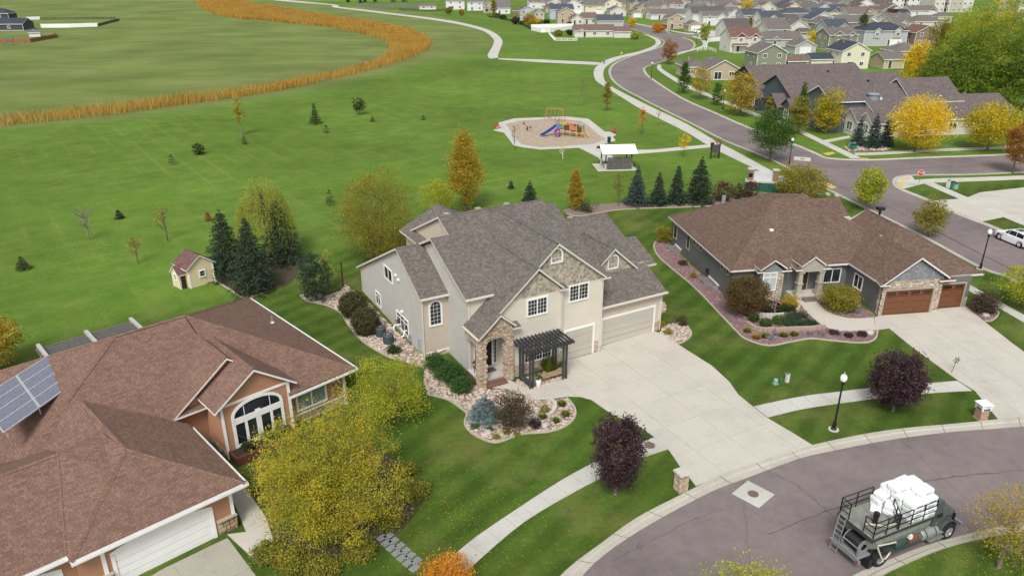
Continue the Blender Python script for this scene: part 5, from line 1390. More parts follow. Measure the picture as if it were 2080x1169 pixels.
LF['burgundy'] = m_leaf("burgundy_leaves", [(0.055,0.022,0.022),(0.09,0.034,0.032),(0.12,0.05,0.042)], .2)
LF['brightgreen'] = m_leaf("bright_shrub_leaves", [(0.030,0.080,0.018),(0.048,0.115,0.024),(0.07,0.15,0.035)], .25, gain=1.0)
LF['straw'] = m_leaf("straw_blades", [(0.22,0.20,0.07),(0.34,0.29,0.12),(0.42,0.36,0.17)], .3)
LF['grassy'] = m_leaf("grass_blades", [(0.09,0.12,0.02),(0.16,0.18,0.03),(0.24,0.23,0.05)], .3)
LF['fern'] = m_leaf("yellow_fern", [(0.09,0.11,0.016),(0.17,0.17,0.025),(0.27,0.22,0.03)], .3)

# ---- near trees ----------------------------------------------------------
make_tree("birch_tree", "large yellow-green birch with hanging gold leaves beside the red-roofed house", "tree", (*(-10.17,34.43),8.6,4.15), LF['birch'], 1, clumps=860, leaves=78, leaf=.10, clump=.36, bottom=.02, amp=.55, stems=3, limbs=26, trunk_r=.13, shell=1.9, lobes_=((-1.9,-.7,3.3,2.0,2.5),(-.5,-.4,5.3,2.1,2.9),(1.0,.4,5.9,1.8,2.7),(1.9,-.6,3.6,1.9,2.6),(-.2,-1.4,3.0,1.7,2.0),(2.2,1.3,6.0,1.3,2.2),(-2.6,.2,4.4,1.4,2.0),(1.0,-1.6,2.6,1.7,2.0),(-1.4,-1.8,2.0,1.5,1.6)))
make_tree("birch_tree", "smaller pale yellow-green birch between red roof and gravel bed", "tree", (*(-8.55,45.56),5.4,2.3), LF['birchg'], 2, clumps=330, leaves=60, leaf=.095, clump=.34, bottom=.03, amp=.6, stems=3, limbs=18, trunk_r=.08, shell=1.8, lobes_=((-1.1,0,3.0,1.2,2.0),(.6,.3,3.7,1.1,1.9),(1.5,-.6,2.6,1.1,1.7),(-.4,-.9,1.9,1.3,1.4)))
make_tree("maple_tree", "dark maroon maple on the court lawn strip by the stone mailbox pillar", "tree", (6.33,37.58,5.76,1.6), LF['purple'], 3, clumps=300, leaves=60, leaf=.125, clump=.30, bottom=.10, amp=.25, shell=3, bark=BARKG)
make_tree("maple_tree", "dark maroon maple between sidewalk and street near the white-capped mailbox pillar", "tree", (27.59,46.9,4.77,2.0), LF['purple'], 4, clumps=300, leaves=60, leaf=.14, clump=.30, bottom=.08, amp=.25, shell=3, bark=BARKG)
make_tree("maple_tree", "small bright orange tree beside the stepping stones", "tree", (*(-3.2,28.99),2.9,1.42), LF['orange'], 5, clumps=240, leaves=40, leaf=.10, clump=.36, bottom=.12, amp=.25)
make_tree("ash_tree", "yellow-green tree in the foreground across from the wide driveway", "tree", (*(11.11,25.87),4.6,2.6), LF['birchg'], 6, clumps=260, leaves=40, leaf=.13, clump=.4, bottom=.2, amp=.5, holes=8)
make_tree("ash_tree", "orange-tinted small tree in the foreground behind the spray truck", "tree", (*(14.89,27.0),2.9,1.5), LF['amber'], 7, clumps=200, leaves=36, leaf=.11, clump=.4, bottom=.15, amp=.3)
make_tree("locust_tree", "thin yellowing tree with sparse leaves on the lawn beside the spray truck", "tree", (*(26.17,31.47),5.4,2.35), LF['amber'], 8, clumps=260, leaves=20, leaf=.10, clump=.30, bottom=.12, amp=.5, holes=10, shell=1.6, bark=BARKG, limbs=46)
make_tree("maple_tree", "orange and green tree at the edge of the park behind the red roof", "tree", (*(-40.69,52.79),5.0,1.9), LF['amber'], 9, clumps=200, leaves=34, leaf=.16, bottom=.12)
make_tree("aspen_tree", "tall narrow golden poplar beyond the two-storey house", "tree", (-6.09,94.59,11.49,2.95), LF['amber'], 10, clumps=460, leaves=56, leaf=.15, clump=.36, bottom=.03, shape=lambda t: np.clip(1.25 - .95 * t, .12,1) * np.clip(.45 + 2.2 * t, 0,1), amp=.3, holes=6)
make_tree("ash_tree", "broad green-gold tree close to the stucco wing", "tree", (-14.53,76.66,9.52,4.17), LF['olive'], 11, clumps=560, leaves=60, leaf=.13, clump=.33, bottom=.03, amp=.2, holes=9, stems=2, limbs=14)
make_tree("ash_tree", "small yellow-green tree tucked beside the tall golden poplar", "tree", (-9.21,92.11,5.14,2.25), LF['birchg'], 12, clumps=220, leaves=52, leaf=.125, bottom=.05, amp=.35)
make_spruce("spruce_tree", "dark spruce directly behind the yellow playhouse", (-29.28,72.47,7.17,2.34), LF['spruce'], 21, leaf=.15)
make_spruce("spruce_tree", "dark bluish spruce standing foremost in the mulch bed", (-25.44,68.65,7.64,2.14), LF['spruce'], 22, leaf=.15)
make_spruce("spruce_tree", "tall dark spruce in front of the willow", (-24.92,76.36,7.07,2.45), LF['spruce'], 23, leaf=.15)
make_tree("cedar_shrub", "dark green upright juniper at the end of the rock bed", "shrub", (-18.7,66.06,5.03,1.55), LF['spruce'], 24, clumps=260, leaves=40, leaf=.12, bottom=0, amp=.2, holes=2)
make_tree("young_tree", "slender yellow young tree beside a bare post", "tree", (-18.23,69.26,4.44,0.83), LF['willow'], 25, clumps=90, leaves=30, leaf=.13, bottom=.1, shape=lambda t: np.clip(1.2 - .8 * t, .2,1), amp=.4)
# willow
def willow(xyhr, label, seed):
  x, y, h, r = xyhr; rs = np.random.RandomState(seed)
  root = empty("willow_tree", (x, y, 0),0, label, "tree")
  mb = MB(); mb.tube([(0,0,-.1),(.1,0, h * .35),(.0,.1, h * .6)], [.24,.17,.1], 8)
  Q = []
  for k in range(420):
    a = rs.uniform(0,6.283); s = rs.uniform(.05,1) ** .6
    top = np.array([math.cos(a) * r * s * .8, math.sin(a) * r * s * .8, h * (1 - .42 * s ** 1.5) * rs.uniform(.78,1.03)])
    if k % 9 == 0: mb.tube([(0,.05, h * rs.uniform(.4,.6)), tuple(top * np.array([.5,.5,.95])), tuple(top)], [.06,.04,.012], 5, cap=False)
    L = h * rs.uniform(.28,.62) * (.5 + .5 * s); n = 58
    t = rs.uniform(0,1, n)
    P = top + np.stack([np.cos(a) * r * .28 * t ** .7 + rs.normal(size=n) * .10, np.sin(a) * r * .28 * t ** .7 + rs.normal(size=n) * .10,-L * t ** 1.3], 1)
    P[:, 2] = np.maximum(P[:, 2], .3)
    q = leaf_quads(P, .065, rs); c = q.mean(1, keepdims=True); q[:, :, 2] = c[:, :, 2] + (q[:, :, 2] - c[:, :, 2]) * 5.0; Q.append(q)
  mb.build("trunk", BARK, root, uv=False); quads_obj("crown", np.concatenate(Q), LF['willow'], root)
willow((-26.5,77.4,9.53,3.34), "pale green weeping willow rising behind the dark spruces", 26)

# ---- park saplings -------------------------------------------------------
make_tree("young_tree", "slender golden young tree with bare pale trunk below the reeds", "tree", (-50.14,140.27,7.27,1.19), LF['amber'], 31, clumps=80, leaves=18, leaf=.2, bottom=.28, shape=lambda t: np.clip(1.2 - .7 * t, .3,1), bark=BARKG)
PINE_LBL = "small sparse pine seedling on the open park lawn"
PG = "pine seedlings on the park lawn"
for i, a in enumerate(((-47.34,133.32,1.4,0.7),(-34.92,142.44,1.75,0.74),(-28.04,153.28,1.18,0.5),(-18.05,155.32,1.09,0.5),(-54.1,118.58,1.9,0.63),(-24.13,96.74,2.29,0.65))):
  make_spruce("pine_seedling", PINE_LBL, a, LF['pine'], 40 + i, .55, "pine", PG, .12,.2,.05, True)
make_spruce("young_larch", "dark slim conifer between the reeds and the park lawn", (-39.06,151.28,4.05,1.08), LF['pine'], 47,.6, "conifer", None, .1,.22)
make_tree("young_pine", "round-headed green young pine in the park", "tree", (-32.07,161.2,3.57,1.35), LF['pine'], 48, clumps=90, leaves=20, leaf=.22, bottom=.15)
make_bush("young_pine", "bushy dark young pine beside a sparse seedling", (-52.51,125.56,1.91,0.91), LF['pine'], 49,70,20,.2, cat="pine")
make_spruce("young_spruce", "tiny dark green spruce near the leafless tree", (-49.54,91.31,1.23,0.62), LF['spruce'], 50,.7, leaf=.16)
make_spruce("young_spruce", "tiny rusty brown spruce on the lawn above the playhouse", (-37.93,90.33,1.22,0.49), LF['rust'], 51,.6, leaf=.16)
make_spruce("young_spruce", "small green pine in a round mulch ring at the lawn edge", (-51.56,74.23,1.5,0.73), LF['pine'], 52,.7, leaf=.14)
make_bare("bare_tree", "leafless grey young tree in a ring of dry grass", (-49.21,83.26,3.77,1.49),53, n=26, trunk_r=.085)
make_bare("bare_tree", "nearly bare leaning tree with a few orange leaves", (-40.02,83.09,4.23,1.26),54, BARK, LF['orange'], 130, n=16, trunk_r=.08)
make_bare("bare_shrub", "thin multi-stemmed shrub with orange leaves near the playhouse", (-40.28,76.07,2.92,1.06),55, BARK, LF['amber'], 420, n=22, leaf=.12, cat="shrub", trunk_r=.05)
make_tree("young_tree", "olive and gold upright young tree behind the playground", "tree", (20.38,165.15,6.82,1.38), LF['olive'], 56, clumps=110, leaves=20, leaf=.22, bottom=.1, shape=lambda t: np.clip(1.2 - .8 * t, .25,1), holes=5)
make_bare("bare_tree", "faint leafless sapling beyond the playground", (15.47,171.13,6.51,0.99),57, leafmat=LF['olive'], n_leaf=120, leaf=.15)
make_bare("bare_tree", "leafless brown sapling at the playground's left edge", (0.51,128.42,4.53,1.18),58, BARK, n=16)
make_bare("bare_tree", "sapling with white trunk wrap and few yellow leaves", (8.34,122.82,2.12,0.97),59, WHITE, LF['gold'], 150, n=8, trunk_r=.06)
make_tree("young_tree", "thin orange-leaved young tree between playground and street", "tree", (24.22,141.57,5.72,0.92), LF['orange'], 60, clumps=50, leaves=16, leaf=.2, bottom=.22, amp=.5, holes=8, shape=lambda t: np.clip(1.2 - .8 * t, .25,1))
make_bare("bare_tree", "bare pale sapling next to the wide street path", (28.9,150.31,3.75,0.88),61)
make_tree("young_tree", "small golden sapling beside the shelter path", "tree", (28.44,124.17,3.93,1.06), LF['gold'], 62, clumps=60, leaves=16, leaf=.17, bottom=.3, amp=.5, holes=6)
make_bare("bare_tree", "bare crab-apple with dry leaves behind the park sign", (34.17,124.17,2.79,1.8),63, BARK, LF['rust'], 260, n=18, leaf=.12)
make_spruce("young_spruce", "tiny spruce left of the conical dark spruce", (-0.14,105.0,1.15,0.49), LF['spruce'], 64,.7)
make_spruce("spruce_tree", "small conical dark spruce just behind the grey ridge", (2.38,98.07,3.13,1.13), LF['spruce'], 65, leaf=.16)
make_tree("hornbeam_tree", "column-shaped tree turning orange at the top", "tree", (8.21,94.59,5.62,1.41), LF['amber'], 66, clumps=280, leaves=50, leaf=.13, bottom=.02, shape=lambda t: np.clip(1.15 - .85 * t, .15,1) * np.clip(.7 + 1.2 * t, 0,1), amp=.18, holes=2)
make_bush("dark_shrub", "dark loose shrub beside the orange-topped column tree", (9.58,94.17,1.85,1.02), LF['darkshrub'], 67,60,14,.14,.5)
make_bare("bare_shrub", "small twiggy leafless shrub in the park-edge bed", (10.96,94.59,1.07,0.58),68, BARK, cat="shrub", trunk_r=.02)
make_bare("bare_tree", "thin nearly bare yellowish tree before the spruce row", (14.12,96.74,4.41,1.18),69, BARK, LF['olive'], 420, n=26, leaf=.15)
for i, (a, l, m) in enumerate((((16.54,97.18,5.22,1.58), "broad blue-grey spruce, first in the row of four", 'bluespruce'),((19.43,97.18,4.43,1.31), "shortest dark spruce in the row of four", 'spruce'),((21.99,97.85,5.25,1.32), "slim dark spruce, third in the row of four", 'spruce'),((25.02,98.07,6.31,1.99), "tallest dark spruce ending the row of four", 'spruce'))):
  make_spruce("spruce_tree", l, a, LF[m], 70 + i, leaf=.18, group="spruces along the park edge")
make_bush("burgundy_shrub", "wide burgundy shrub after the tallest spruce", (28.36,98.98,2.88,1.53), LF['burgundy'], 75,130,20,.16)
make_bush("burgundy_shrub", "low brown-red shrub between two burgundy shrubs", (30.74,99.9,2.21,0.94), LF['brownshrub'], 76,80,18,.15)
make_bush("burgundy_shrub", "burgundy shrub before the green fence", (32.69,100.6,2.43,1.29), LF['burgundy'], 77,100,20,.16)

# ---- street trees --------------------------------------------------------
make_tree("maple_tree", "orange-brown maple at the inside of the street bend", "tree", (48.82,244.64,7.47,2.92), LF['rust'], 81, clumps=150, leaves=20, leaf=.32, bottom=.06, amp=.35)
make_tree("arborvitae", "dark green conical evergreen before the tan rambler", "tree", (41.83,188.74,8.57,2.04), LF['green'], 82, clumps=160, leaves=24, leaf=.26, bottom=.02, shape=lambda t: np.clip(1.15 - .95 * t, .1,1), amp=.2, holes=1)
make_tree("maple_tree", "small orange maple before the tan rambler's patio door", "tree", (43.87,180.21,7.35,2.42), LF['amber'], 83, clumps=130, leaves=20, leaf=.27, bottom=.1, amp=.35)
make_tree("young_tree", "small dark green tree between two orange maples", "tree", (45.95,172.38,5.28,1.66), LF['green'], 84, clumps=90, leaves=20, leaf=.24, bottom=.1, shape=lambda t: np.clip(1.2 - .8 * t, .2,1))
make_tree("maple_tree", "full orange-gold maple by the townhouse sidewalk lamp", "tree", (47.5,159.55,9.37,3.8), LF['amber'], 85, clumps=240, leaves=28, leaf=.27, bottom=.08, amp=.32)
make_tree("linden_tree", "round deep green street tree on the park side of the road", "tree", (41.71,120.83,8.51,3.43), LF['green'], 86, clumps=330, leaves=40, leaf=.21, clump=.36, bottom=.12, amp=.28, holes=6)
make_tree("ash_tree", "olive-gold street tree behind the green linden", "tree", (53.57,142.0,7.16,2.49), LF['olive'], 87, clumps=180, leaves=26, leaf=.24, bottom=.08)
make_tree("ash_tree", "half green half yellow tree beside the white townhouse", "tree", (58.74,142.0,8.14,3.05), LF['goldgreen'], 88, clumps=230, leaves=30, leaf=.24, bottom=.05)
make_tree("arborvitae", "tall slim green evergreen against the dark townhouse", "tree", (54.37,143.77,9.38,1.49), LF['green'], 89, clumps=140, leaves=22, leaf=.25, bottom=.02, shape=lambda t: np.clip(1.15 - .95 * t, .1,1))
make_tree("young_tree", "narrow green tree by the dark townhouse porch", "tree", (52.31,155.83,5.62,1.31), LF['olive'], 90, clumps=80, leaves=20, leaf=.24, bottom=.05, shape=lambda t: np.clip(1.15 - .8 * t, .15,1))
for i, a in enumerate(((60.63,132.16,4.81,1.3),(62.57,130.64,5.85,1.46),(65.3,131.78,5.31,1.38))):
  make_spruce("blue_spruce", ["narrow blue-green juniper nearest the white bay", "middle and tallest of three blue-green junipers", "blue-green juniper at the white townhouse corner"][i], a, LF['bluespruce'], 91 + i, 1.0, "juniper", "junipers before the white townhouse", .01,.2,.05)
make_tree("maple_tree", "brilliant golden maple before the townhouse side wall", "tree", (68.32,127.33,9.04,4.93), LF['gold'], 95, clumps=420, leaves=42, leaf=.24, bottom=.14, amp=.3, holes=7)
make_tree("maple_tree", "golden-topped green maple further along the cross street", "tree", (81.32,128.42,8.46,5.22), LF['goldgreen'], 96, clumps=420, leaves=42, leaf=.24, bottom=.12, amp=.3, holes=7)
make_tree("oak_tree", "rust-brown street tree on the near side of the cross street", "tree", (76.54,113.43,8.02,2.56), LF['rust'], 97, clumps=260, leaves=34, leaf=.2, bottom=.14, amp=.35, shell=2)
make_tree("maple_tree", "clear yellow maple on the grass strip by the street corner", "tree", (46.05,94.8,5.51,2.12), LF['birchg'], 98, clumps=260, leaves=34, leaf=.19, bottom=.16, amp=.4, holes=7, bark=BARKG)
make_tree("crabapple_tree", "broad olive-gold crab-apple beside the entrance monument", "tree", (38.83,98.98,5.03,3.47), LF['olive'], 99, clumps=360, leaves=38, leaf=.18, bottom=.03, amp=.3, stems=2)
make_tree("ash_tree", "thinning olive street tree above the brown roof's end", "tree", (49.21,84.63,4.53,2.21), LF['olive'], 100, clumps=230, leaves=28, leaf=.17, bottom=.12, amp=.4, holes=8, shell=2)
make_tree("honeylocust_tree", "feathery yellow-green tree at the kerb below the white car", "tree", (*(47.8,64.28),4.6,2.3), LF['birchg'], 101, clumps=230, leaves=34, leaf=.15, bottom=.12, amp=.5, holes=8)

# ---- big cottonwoods upper right -----------------------------------------
for i, (a, l, m, cl) in enumerate((
  ((96.84,177.53,11.54,4.31), "dark green cottonwood behind the townhouse gable roof", 'cotton', 300),((98.53,172.38,15.55,4.64), "broad green cottonwood rising over the townhouse ridge", 'cotton', 340),
  ((102.67,169.91,17.35,5.01), "full green cottonwood in the middle of the grove", 'cotton', 360),((106.48,167.5,16.35,4.73), "green cottonwood beside the golden-topped maple", 'cotton', 340),
  ((110.19,165.15,18.28,4.88), "tall green cottonwood at the far end of the grove", 'cotton', 340),((98.1,188.74,12.84,3.85), "orange-gold tree at the left edge of the cottonwood grove", 'gold', 220),
  ((161.89,258.67,21.98,6.8), "yellow-topped cottonwood rising above the grove", 'birchg', 300),((139.06,243.43,16.1,6.11), "yellowish cottonwood before the pale apartments", 'birchg', 280),
  ((141.93,261.39,12.96,4.91), "olive tree between apartments and grove", 'olive', 220),((141.11,234.19,16.89,5.3), "green-gold cottonwood behind the middle of the grove", 'goldgreen', 260),((161.96,245.85,19.47,6.17), "green cottonwood at the back of the grove", 'cotton', 280))):
  make_tree("cottonwood_tree", l, "tree", a, LF[m], 110 + i, clumps=int(cl * 1.1), leaves=52, leaf=.33, clump=.36, bottom=.02, amp=.8, holes=12, shell=1.9, group="cottonwood grove")

# ---- background trees ----------------------------------------------------
for i, (a, l, m, kind) in enumerate((
  ((134.24,306.08,12.52,2.66), "columnar green poplar between tan and grey houses", 'green', 'col'),((181.08,384.73,10.23,3.79), "dark red tree between pale roofs", 'burgundy', 'r'),
  ((123.31,422.63,12.61,4.67), "bright yellow tree among pale roofs", 'gold', 'r'),((124.64,460.21,6.88,2.54), "small red-brown tree near the yellow one", 'rust', 'r'),
  ((100.01,436.92,5.54,2.41), "small orange tree before a dark roof", 'orange', 'r'),((105.1,436.92,6.55,3.22), "green tree beside the small orange one", 'green', 'r'),
  ((77.77,321.65,6.79,2.39), "light green tree at the upper junction", 'willow', 'r'),((118.23,357.84,5.43,3.31), "thin yellow-green tree before a pale gable", 'willow', 'r'),
  ((176.9,495.29,6.24,2.73), "small yellow tree behind a blue-grey hip roof", 'gold', 'r'),((57.59,384.73,4.92,1.66), "small golden tree by the far street", 'gold', 'r'),
  ((-10.52,464.33,10.37,1.99), "slim green poplar behind a grey roof", 'olive', 'col'),((54.42,500.04,6.58,1.83), "narrow dark evergreen between roofs", 'spruce', 'col'),
  ((8.54,396.61,5.75,3.42), "yellowing shrub tree behind the white fence", 'amber', 'r'),((11.4,402.82,2.81,2.48), "golden bush beside the white fence", 'gold', 'r'),
  ((1.73,402.82,3.74,2.23), "brown bush along the back fences", 'brownshrub', 'r'),((-37.39,477.12,4.39,2.34), "small orange-green tree by the far lawn", 'olive', 'r'),((-29.27,468.52,3.51,1.72), "small rounded orange bush by the far lawn", 'amber', 'r'),
  ((20.05,341.09,2.21,1.9), "green shrub inside the white picket fence", 'olive', 'r'),((25.06,343.39,2.22,1.7), "dark shrub inside the white picket fence", 'darkshrub', 'r'),
  ((50.07,325.78,2.5,1.62), "small round yellow-green tree at the rambler's end", 'willow', 'r'),((27.9,390.58,2.28,1.2), "dark plum-coloured bush behind the white fence", 'purple', 'r'),
  ((65.41,357.84,3.77,2.87), "wide orange hedge bush below the tan house", 'orange', 'r'),((70.48,373.52,2.18,1.84), "rust bush beside the orange hedge", 'rust', 'r'))):
  if kind == 'col': make_tree("background_tree", l, "tree", a, LF[m], 130 + i, clumps=110, leaves=24, leaf=.42, bottom=.02, shape=lambda t: np.clip(1.2 - .75 * t, .15,1), holes=1)
  else: make_tree("background_tree", l, "tree", a, LF[m], 130 + i, clumps=110, leaves=24, leaf=.42, bottom=.06, amp=.35, holes=3)

# ---- reeds ---------------------------------------------------------------
def reeds():
  rs = np.random.RandomState(5); N = 130000
  O = np.array(smooth(REED_O, 4)); I = np.array(smooth(REED_I, 4))
  seg = np.hypot(*np.diff(O, axis=0).T) * (np.hypot(*(O - I)[:-1].T) + .5); cdf = np.cumsum(seg) / seg.sum()
  k = np.searchsorted(cdf, rs.uniform(0,1, N)).clip(0, len(seg) - 1); f = rs.uniform(0,1,(N, 1)); w = rs.beta(1.1,1.1,(N, 1)) * 1.08 - .04
  b = (O[k] * (1 - f) + O[k + 1] * f) * (1 - w) + (I[k] * (1 - f) + I[k + 1] * f) * w
  b += rs.normal(size=b.shape) * np.where(rs.uniform(size=(N, 1)) < .06,1.5,.35)
  z = ground_z(b[:, 0], b[:, 1]) - .05
  dist = np.linalg.norm(b, axis=1); wd = .02 + dist * .00026
  h = rs.uniform(1.5,2.15, N) * (.92 + .12 * np.sin(b[:, 0] * .11) * np.sin(b[:, 1] * .07))
  a = rs.uniform(0,6.3, N); lean = rs.normal(size=(N, 2)) * .22
  sd = np.stack([np.cos(a), np.sin(a), np.zeros(N)], 1) * wd[:, None]
  B = np.stack([b[:, 0], b[:, 1], z], 1); T = B + np.stack([lean[:, 0], lean[:, 1], h], 1)
  mat = m_leaf("dry_reeds", [(0.17,0.12,0.03),(0.32,0.19,0.035),(0.44,0.26,0.045),(0.42,0.28,0.075),(0.22,0.20,0.045)], .3, scale=.06, gain=1.2)
  o = quads_obj("reeds", np.stack([B - sd, B + sd, T + sd * .4, T - sd * .4], 1), mat)
  tag(o, "band of tall orange-brown cattail reeds winding through the meadow", "reeds", kind="stuff")
reeds()

# ---- fallen leaves -------------------------------------------------------
def fallen(spots, n, label, mat, seed):
  rs = np.random.RandomState(seed); P = []
  for (c, r, k) in spots:
    q = rs.normal(size=(int(n * k),2)) * r + np.array(c); P.append(q)
  P = np.concatenate(P); C = np.concatenate([P, np.full((len(P),1),.035)], 1)
  Q = leaf_quads(C, .06, rs, 6.0); Q[:, :, 2] = .03 + (Q[:, :, 2] - .035) * .25
  Q[:, :, 2] = np.maximum(Q[:, :, 2], .012); tag(quads_obj("fallen_leaves", Q, mat), label, "leaves", kind="stuff")
fallen((((-3.35,33.82),2.0,1),((-5.39,37.25),1.8,.8),((0.27,33.04),2.2,.5),((-2.35,36.35),1.8,.4)),330, "yellow fallen leaves on the lawn near the birch", LF['gold'], 61)
fallen((((26.22,31.91),2.0,1),((24.75,32.65),1.6,.6),((22.47,31.91),1.4,.3)),230, "yellow fallen leaves beside the spray truck", LF['gold'], 62)
fallen((((67.6,126.3),4.0,1),((79.2,127.0),4.5,1),((59.0,139.4),3.0,.7)),700, "golden leaves fallen under the street maples", LF['gold'], 63)

# ================================================================== PLANTING BEDS
def rock(mb, c, s, rnd, m=0, flat=.65):
  """irregular low-poly stone"""
  n = 6; rings = []
  for (zz, k) in ((-.3,.75),(.25,1.0),(.7,.62)):
    rings.append([(c[0] + s * k * rnd.uniform(.75,1.15) * math.cos(2 * math.pi * (i + rnd.random() * .5) / n), c[1] + s * k * rnd.uniform(.75,1.15) * math.sin(2 * math.pi * (i + rnd.random() * .5) / n), c[2] + s * zz * flat * rnd.uniform(.85,1.15)) for i in range(n)])
  b = len(mb.v)
  for r in rings: mb.v.extend(r)
  for j in range(2):
    for i in range(n):
      mb.f.append((b + j * n + i, b + j * n + (i + 1) % n, b + (j + 1) * n + (i + 1) % n, b + (j + 1) * n + i)); mb.m.append(m)
  mb.f.append(tuple(b + 2 * n + i for i in range(n))); mb.m.append(m)

def bed(name, poly, base_mat, stone_mat, label, n, size, seed, edging=None, edge_line=None):
  P = smooth(poly + [poly[0]], 3)[:-1]
  o = sheet(name, P, 0.03, base_mat, label=label)
  if n:
    rnd = random.Random(seed); X = [p[0] for p in P]; Y = [p[1] for p in P]; mb = MB(); k = 0; t = 0
    A = np.array(P)
    while k < n and t < n * 12:
      x, y = rnd.uniform(min(X), max(X)), rnd.uniform(min(Y), max(Y)); t += 1
      if pip(P, np.array([x]), np.array([y]))[0]:
        rock(mb, (x, y, .04), size * rnd.uniform(.5,1.3), rnd); k += 1
    s = mb.build("river_rock", stone_mat, o, uv=False); s["kind"] = "stuff"
  if edging:
    E_ = smooth(edge_line or poly, 4); mb = MB()
    Lf = offset(E_, .07); Rt = offset(E_, -.07); strip_mesh(Lf, Rt, -.03,.09, mb); mb.build("edging", edging, o, uv=False)
  return o
RIVER = m_island("river_rock_stone", [(0.30,0.20,0.15),(0.46,0.36,0.29),(0.58,0.50,0.42),(0.36,0.31,0.28),(0.52,0.40,0.32),(0.62,0.57,0.51)])
RIVERB = m_paint("bed_soil_tan", (0.24,0.18,0.14),.95,.3,6, bump=.5, bscale=14)
PURP = m_island("purple_quartzite", [(0.17,0.10,0.105),(0.24,0.145,0.15),(0.30,0.19,0.19),(0.21,0.15,0.16),(0.36,0.25,0.245)])
PURPB = m_paint("purple_gravel", (0.20,0.125,0.128),.95,.3,9, bump=.5, bscale=14)
MULCH = m_paint("brown_mulch", (0.075,0.062,0.038),.95,.35,6, bump=.6, bscale=14)
EDGE = m_concrete("edging_concrete", (0.42,0.37,0.30))

bed("front_rock_bed", [(-6.38,49.21),(-4.84,48.52),(-3.74,47.3),(-3.26,46.52),(-3.32,45.22),(-2.72,44.01),(-1.61,43.17),(-0.8,43.11),(0.68,44.01),(2.35,44.25),(3.62,44.85),(4.39,46.0),(4.53,47.3),(4.04,48.59),(2.22,48.17),(1.11,49.0),(-0.37,49.78),(-1.87,49.93),(-3.23,50.8),(-4.94,53.35),(-6.8,54.16),(-6.83,51.4)], RIVERB, RIVER, "tan river-rock bed curving before the stone porch", 2600,.105,1, EDGE, [(-6.37,49.14),(-4.83,48.45),(-3.73,47.23),(-3.26,46.45),(-3.33,45.19),(-2.72,43.98),(-1.6,43.11),(-0.8,43.05),(0.68,43.95),(2.35,44.19),(3.65,44.82),(4.46,46.0),(4.56,47.3),(4.08,48.65)])
bed("side_rock_bed", [(-20.52,67.46),(-19.41,66.06),(-17.75,65.39),(-16.03,63.85),(-14.82,61.45),(-12.92,58.08),(-10.86,55.76),(-9.46,54.58),(-7.51,53.35),(-6.9,53.59),(-7.1,54.74),(-10.46,60.16),(-14.51,67.1),(-15.81,68.65),(-16.84,70.14),(-16.98,68.41),(-18.22,67.46),(-19.89,68.41)], RIVERB, RIVER, "tan river-rock strip along the stucco wall", 1900,.12,2, EDGE, [(-20.61,67.46),(-19.43,65.95),(-17.77,65.27),(-16.05,63.74),(-14.84,61.35),(-12.94,57.98),(-10.84,55.63),(-9.44,54.45)])
bed("pergola_rock_bed", [(0.27,50.95),(0.77,51.56),(3.86,53.11),(4.37,52.48),(4.35,51.56),(2.65,50.51),(1.5,49.78)], RIVERB, RIVER, "tan river-rock bed under the charcoal pergola", 420,.10,3)
bed("garage_corner_bed", [(13.16,60.16),(13.71,60.75),(15.08,61.45),(15.62,60.65),(15.53,59.01),(14.53,57.71),(13.78,57.53),(13.09,59.01)], RIVERB, RIVER, "small tan rock bed at the garage corner", 380,.11,4, EDGE, [(15.64,60.75),(15.62,59.01),(14.55,57.57),(13.76,57.39)])
bed("garage_side_bed", [(14.13,66.06),(14.61,65.61),(14.29,63.85),(13.62,63.21),(13.31,63.0),(13.94,66.06)], RIVERB, RIVER, "small tan rock patch beside the garage wall", 150,.11,41)
bed("purple_bed", [(17.33,83.94),(16.52,82.26),(16.12,80.32),(16.37,77.1),(18.17,69.89),(19.31,62.89),(19.8,59.73),(20.22,58.31),(21.76,57.11),(23.88,57.8),(25.84,58.38),(27.74,57.98),(30.0,57.62),(31.27,58.31),(32.17,59.87),(30.31,59.68),(28.46,59.82),(27.57,61.15),(27.32,63.42),(27.24,65.95),(26.57,66.64),(23.69,65.72),(21.67,66.06),(20.61,68.41),(18.25,80.95),(18.53,83.6)], PURPB, PURP, "purple quartzite gravel bed around the grey neighbour", 2600,.10,5, EDGE, [(17.36,84.11),(16.46,82.26),(16.07,80.32),(16.29,76.95),(18.1,69.76),(19.24,62.79),(19.73,59.63),(20.16,58.17),(21.73,56.99),(23.83,57.66),(25.79,58.26),(27.69,57.85),(29.94,57.48),(31.29,58.22),(32.24,59.87)])
bed("purple_walk_bed", [(29.11,66.06),(29.49,63.85),(30.3,62.68),(32.83,62.48),(33.32,62.79),(32.69,65.61),(32.5,66.99),(31.02,67.1),(29.56,66.75)], PURPB, PURP, "purple gravel wedge between porch walk and garage", 520,.10,6)
bed("purple_corner_bed", [(42.86,64.94),(44.28,66.06),(44.96,65.61),(45.18,64.07),(44.43,62.79),(43.41,61.96),(42.73,61.86)], PURPB, PURP, "purple gravel patch at the neighbour's garage corner", 230,.11,7, EDGE, [(45.06,65.61),(45.27,64.07),(44.52,62.79),(43.37,61.81),(42.64,61.7)])
bed("spruce_mulch_bed", [(-30.33,71.42),(-27.73,68.65),(-25.73,66.99),(-24.08,68.65),(-22.39,70.52),(-22.86,76.66),(-24.64,78.91),(-28.24,78.15),(-31.01,75.22)], MULCH, RIVER, "brown mulch bed under the dark spruces", 0,.1,8, EDGE, [(-30.24,71.16),(-27.73,68.65),(-25.74,66.87),(-23.62,68.9)])
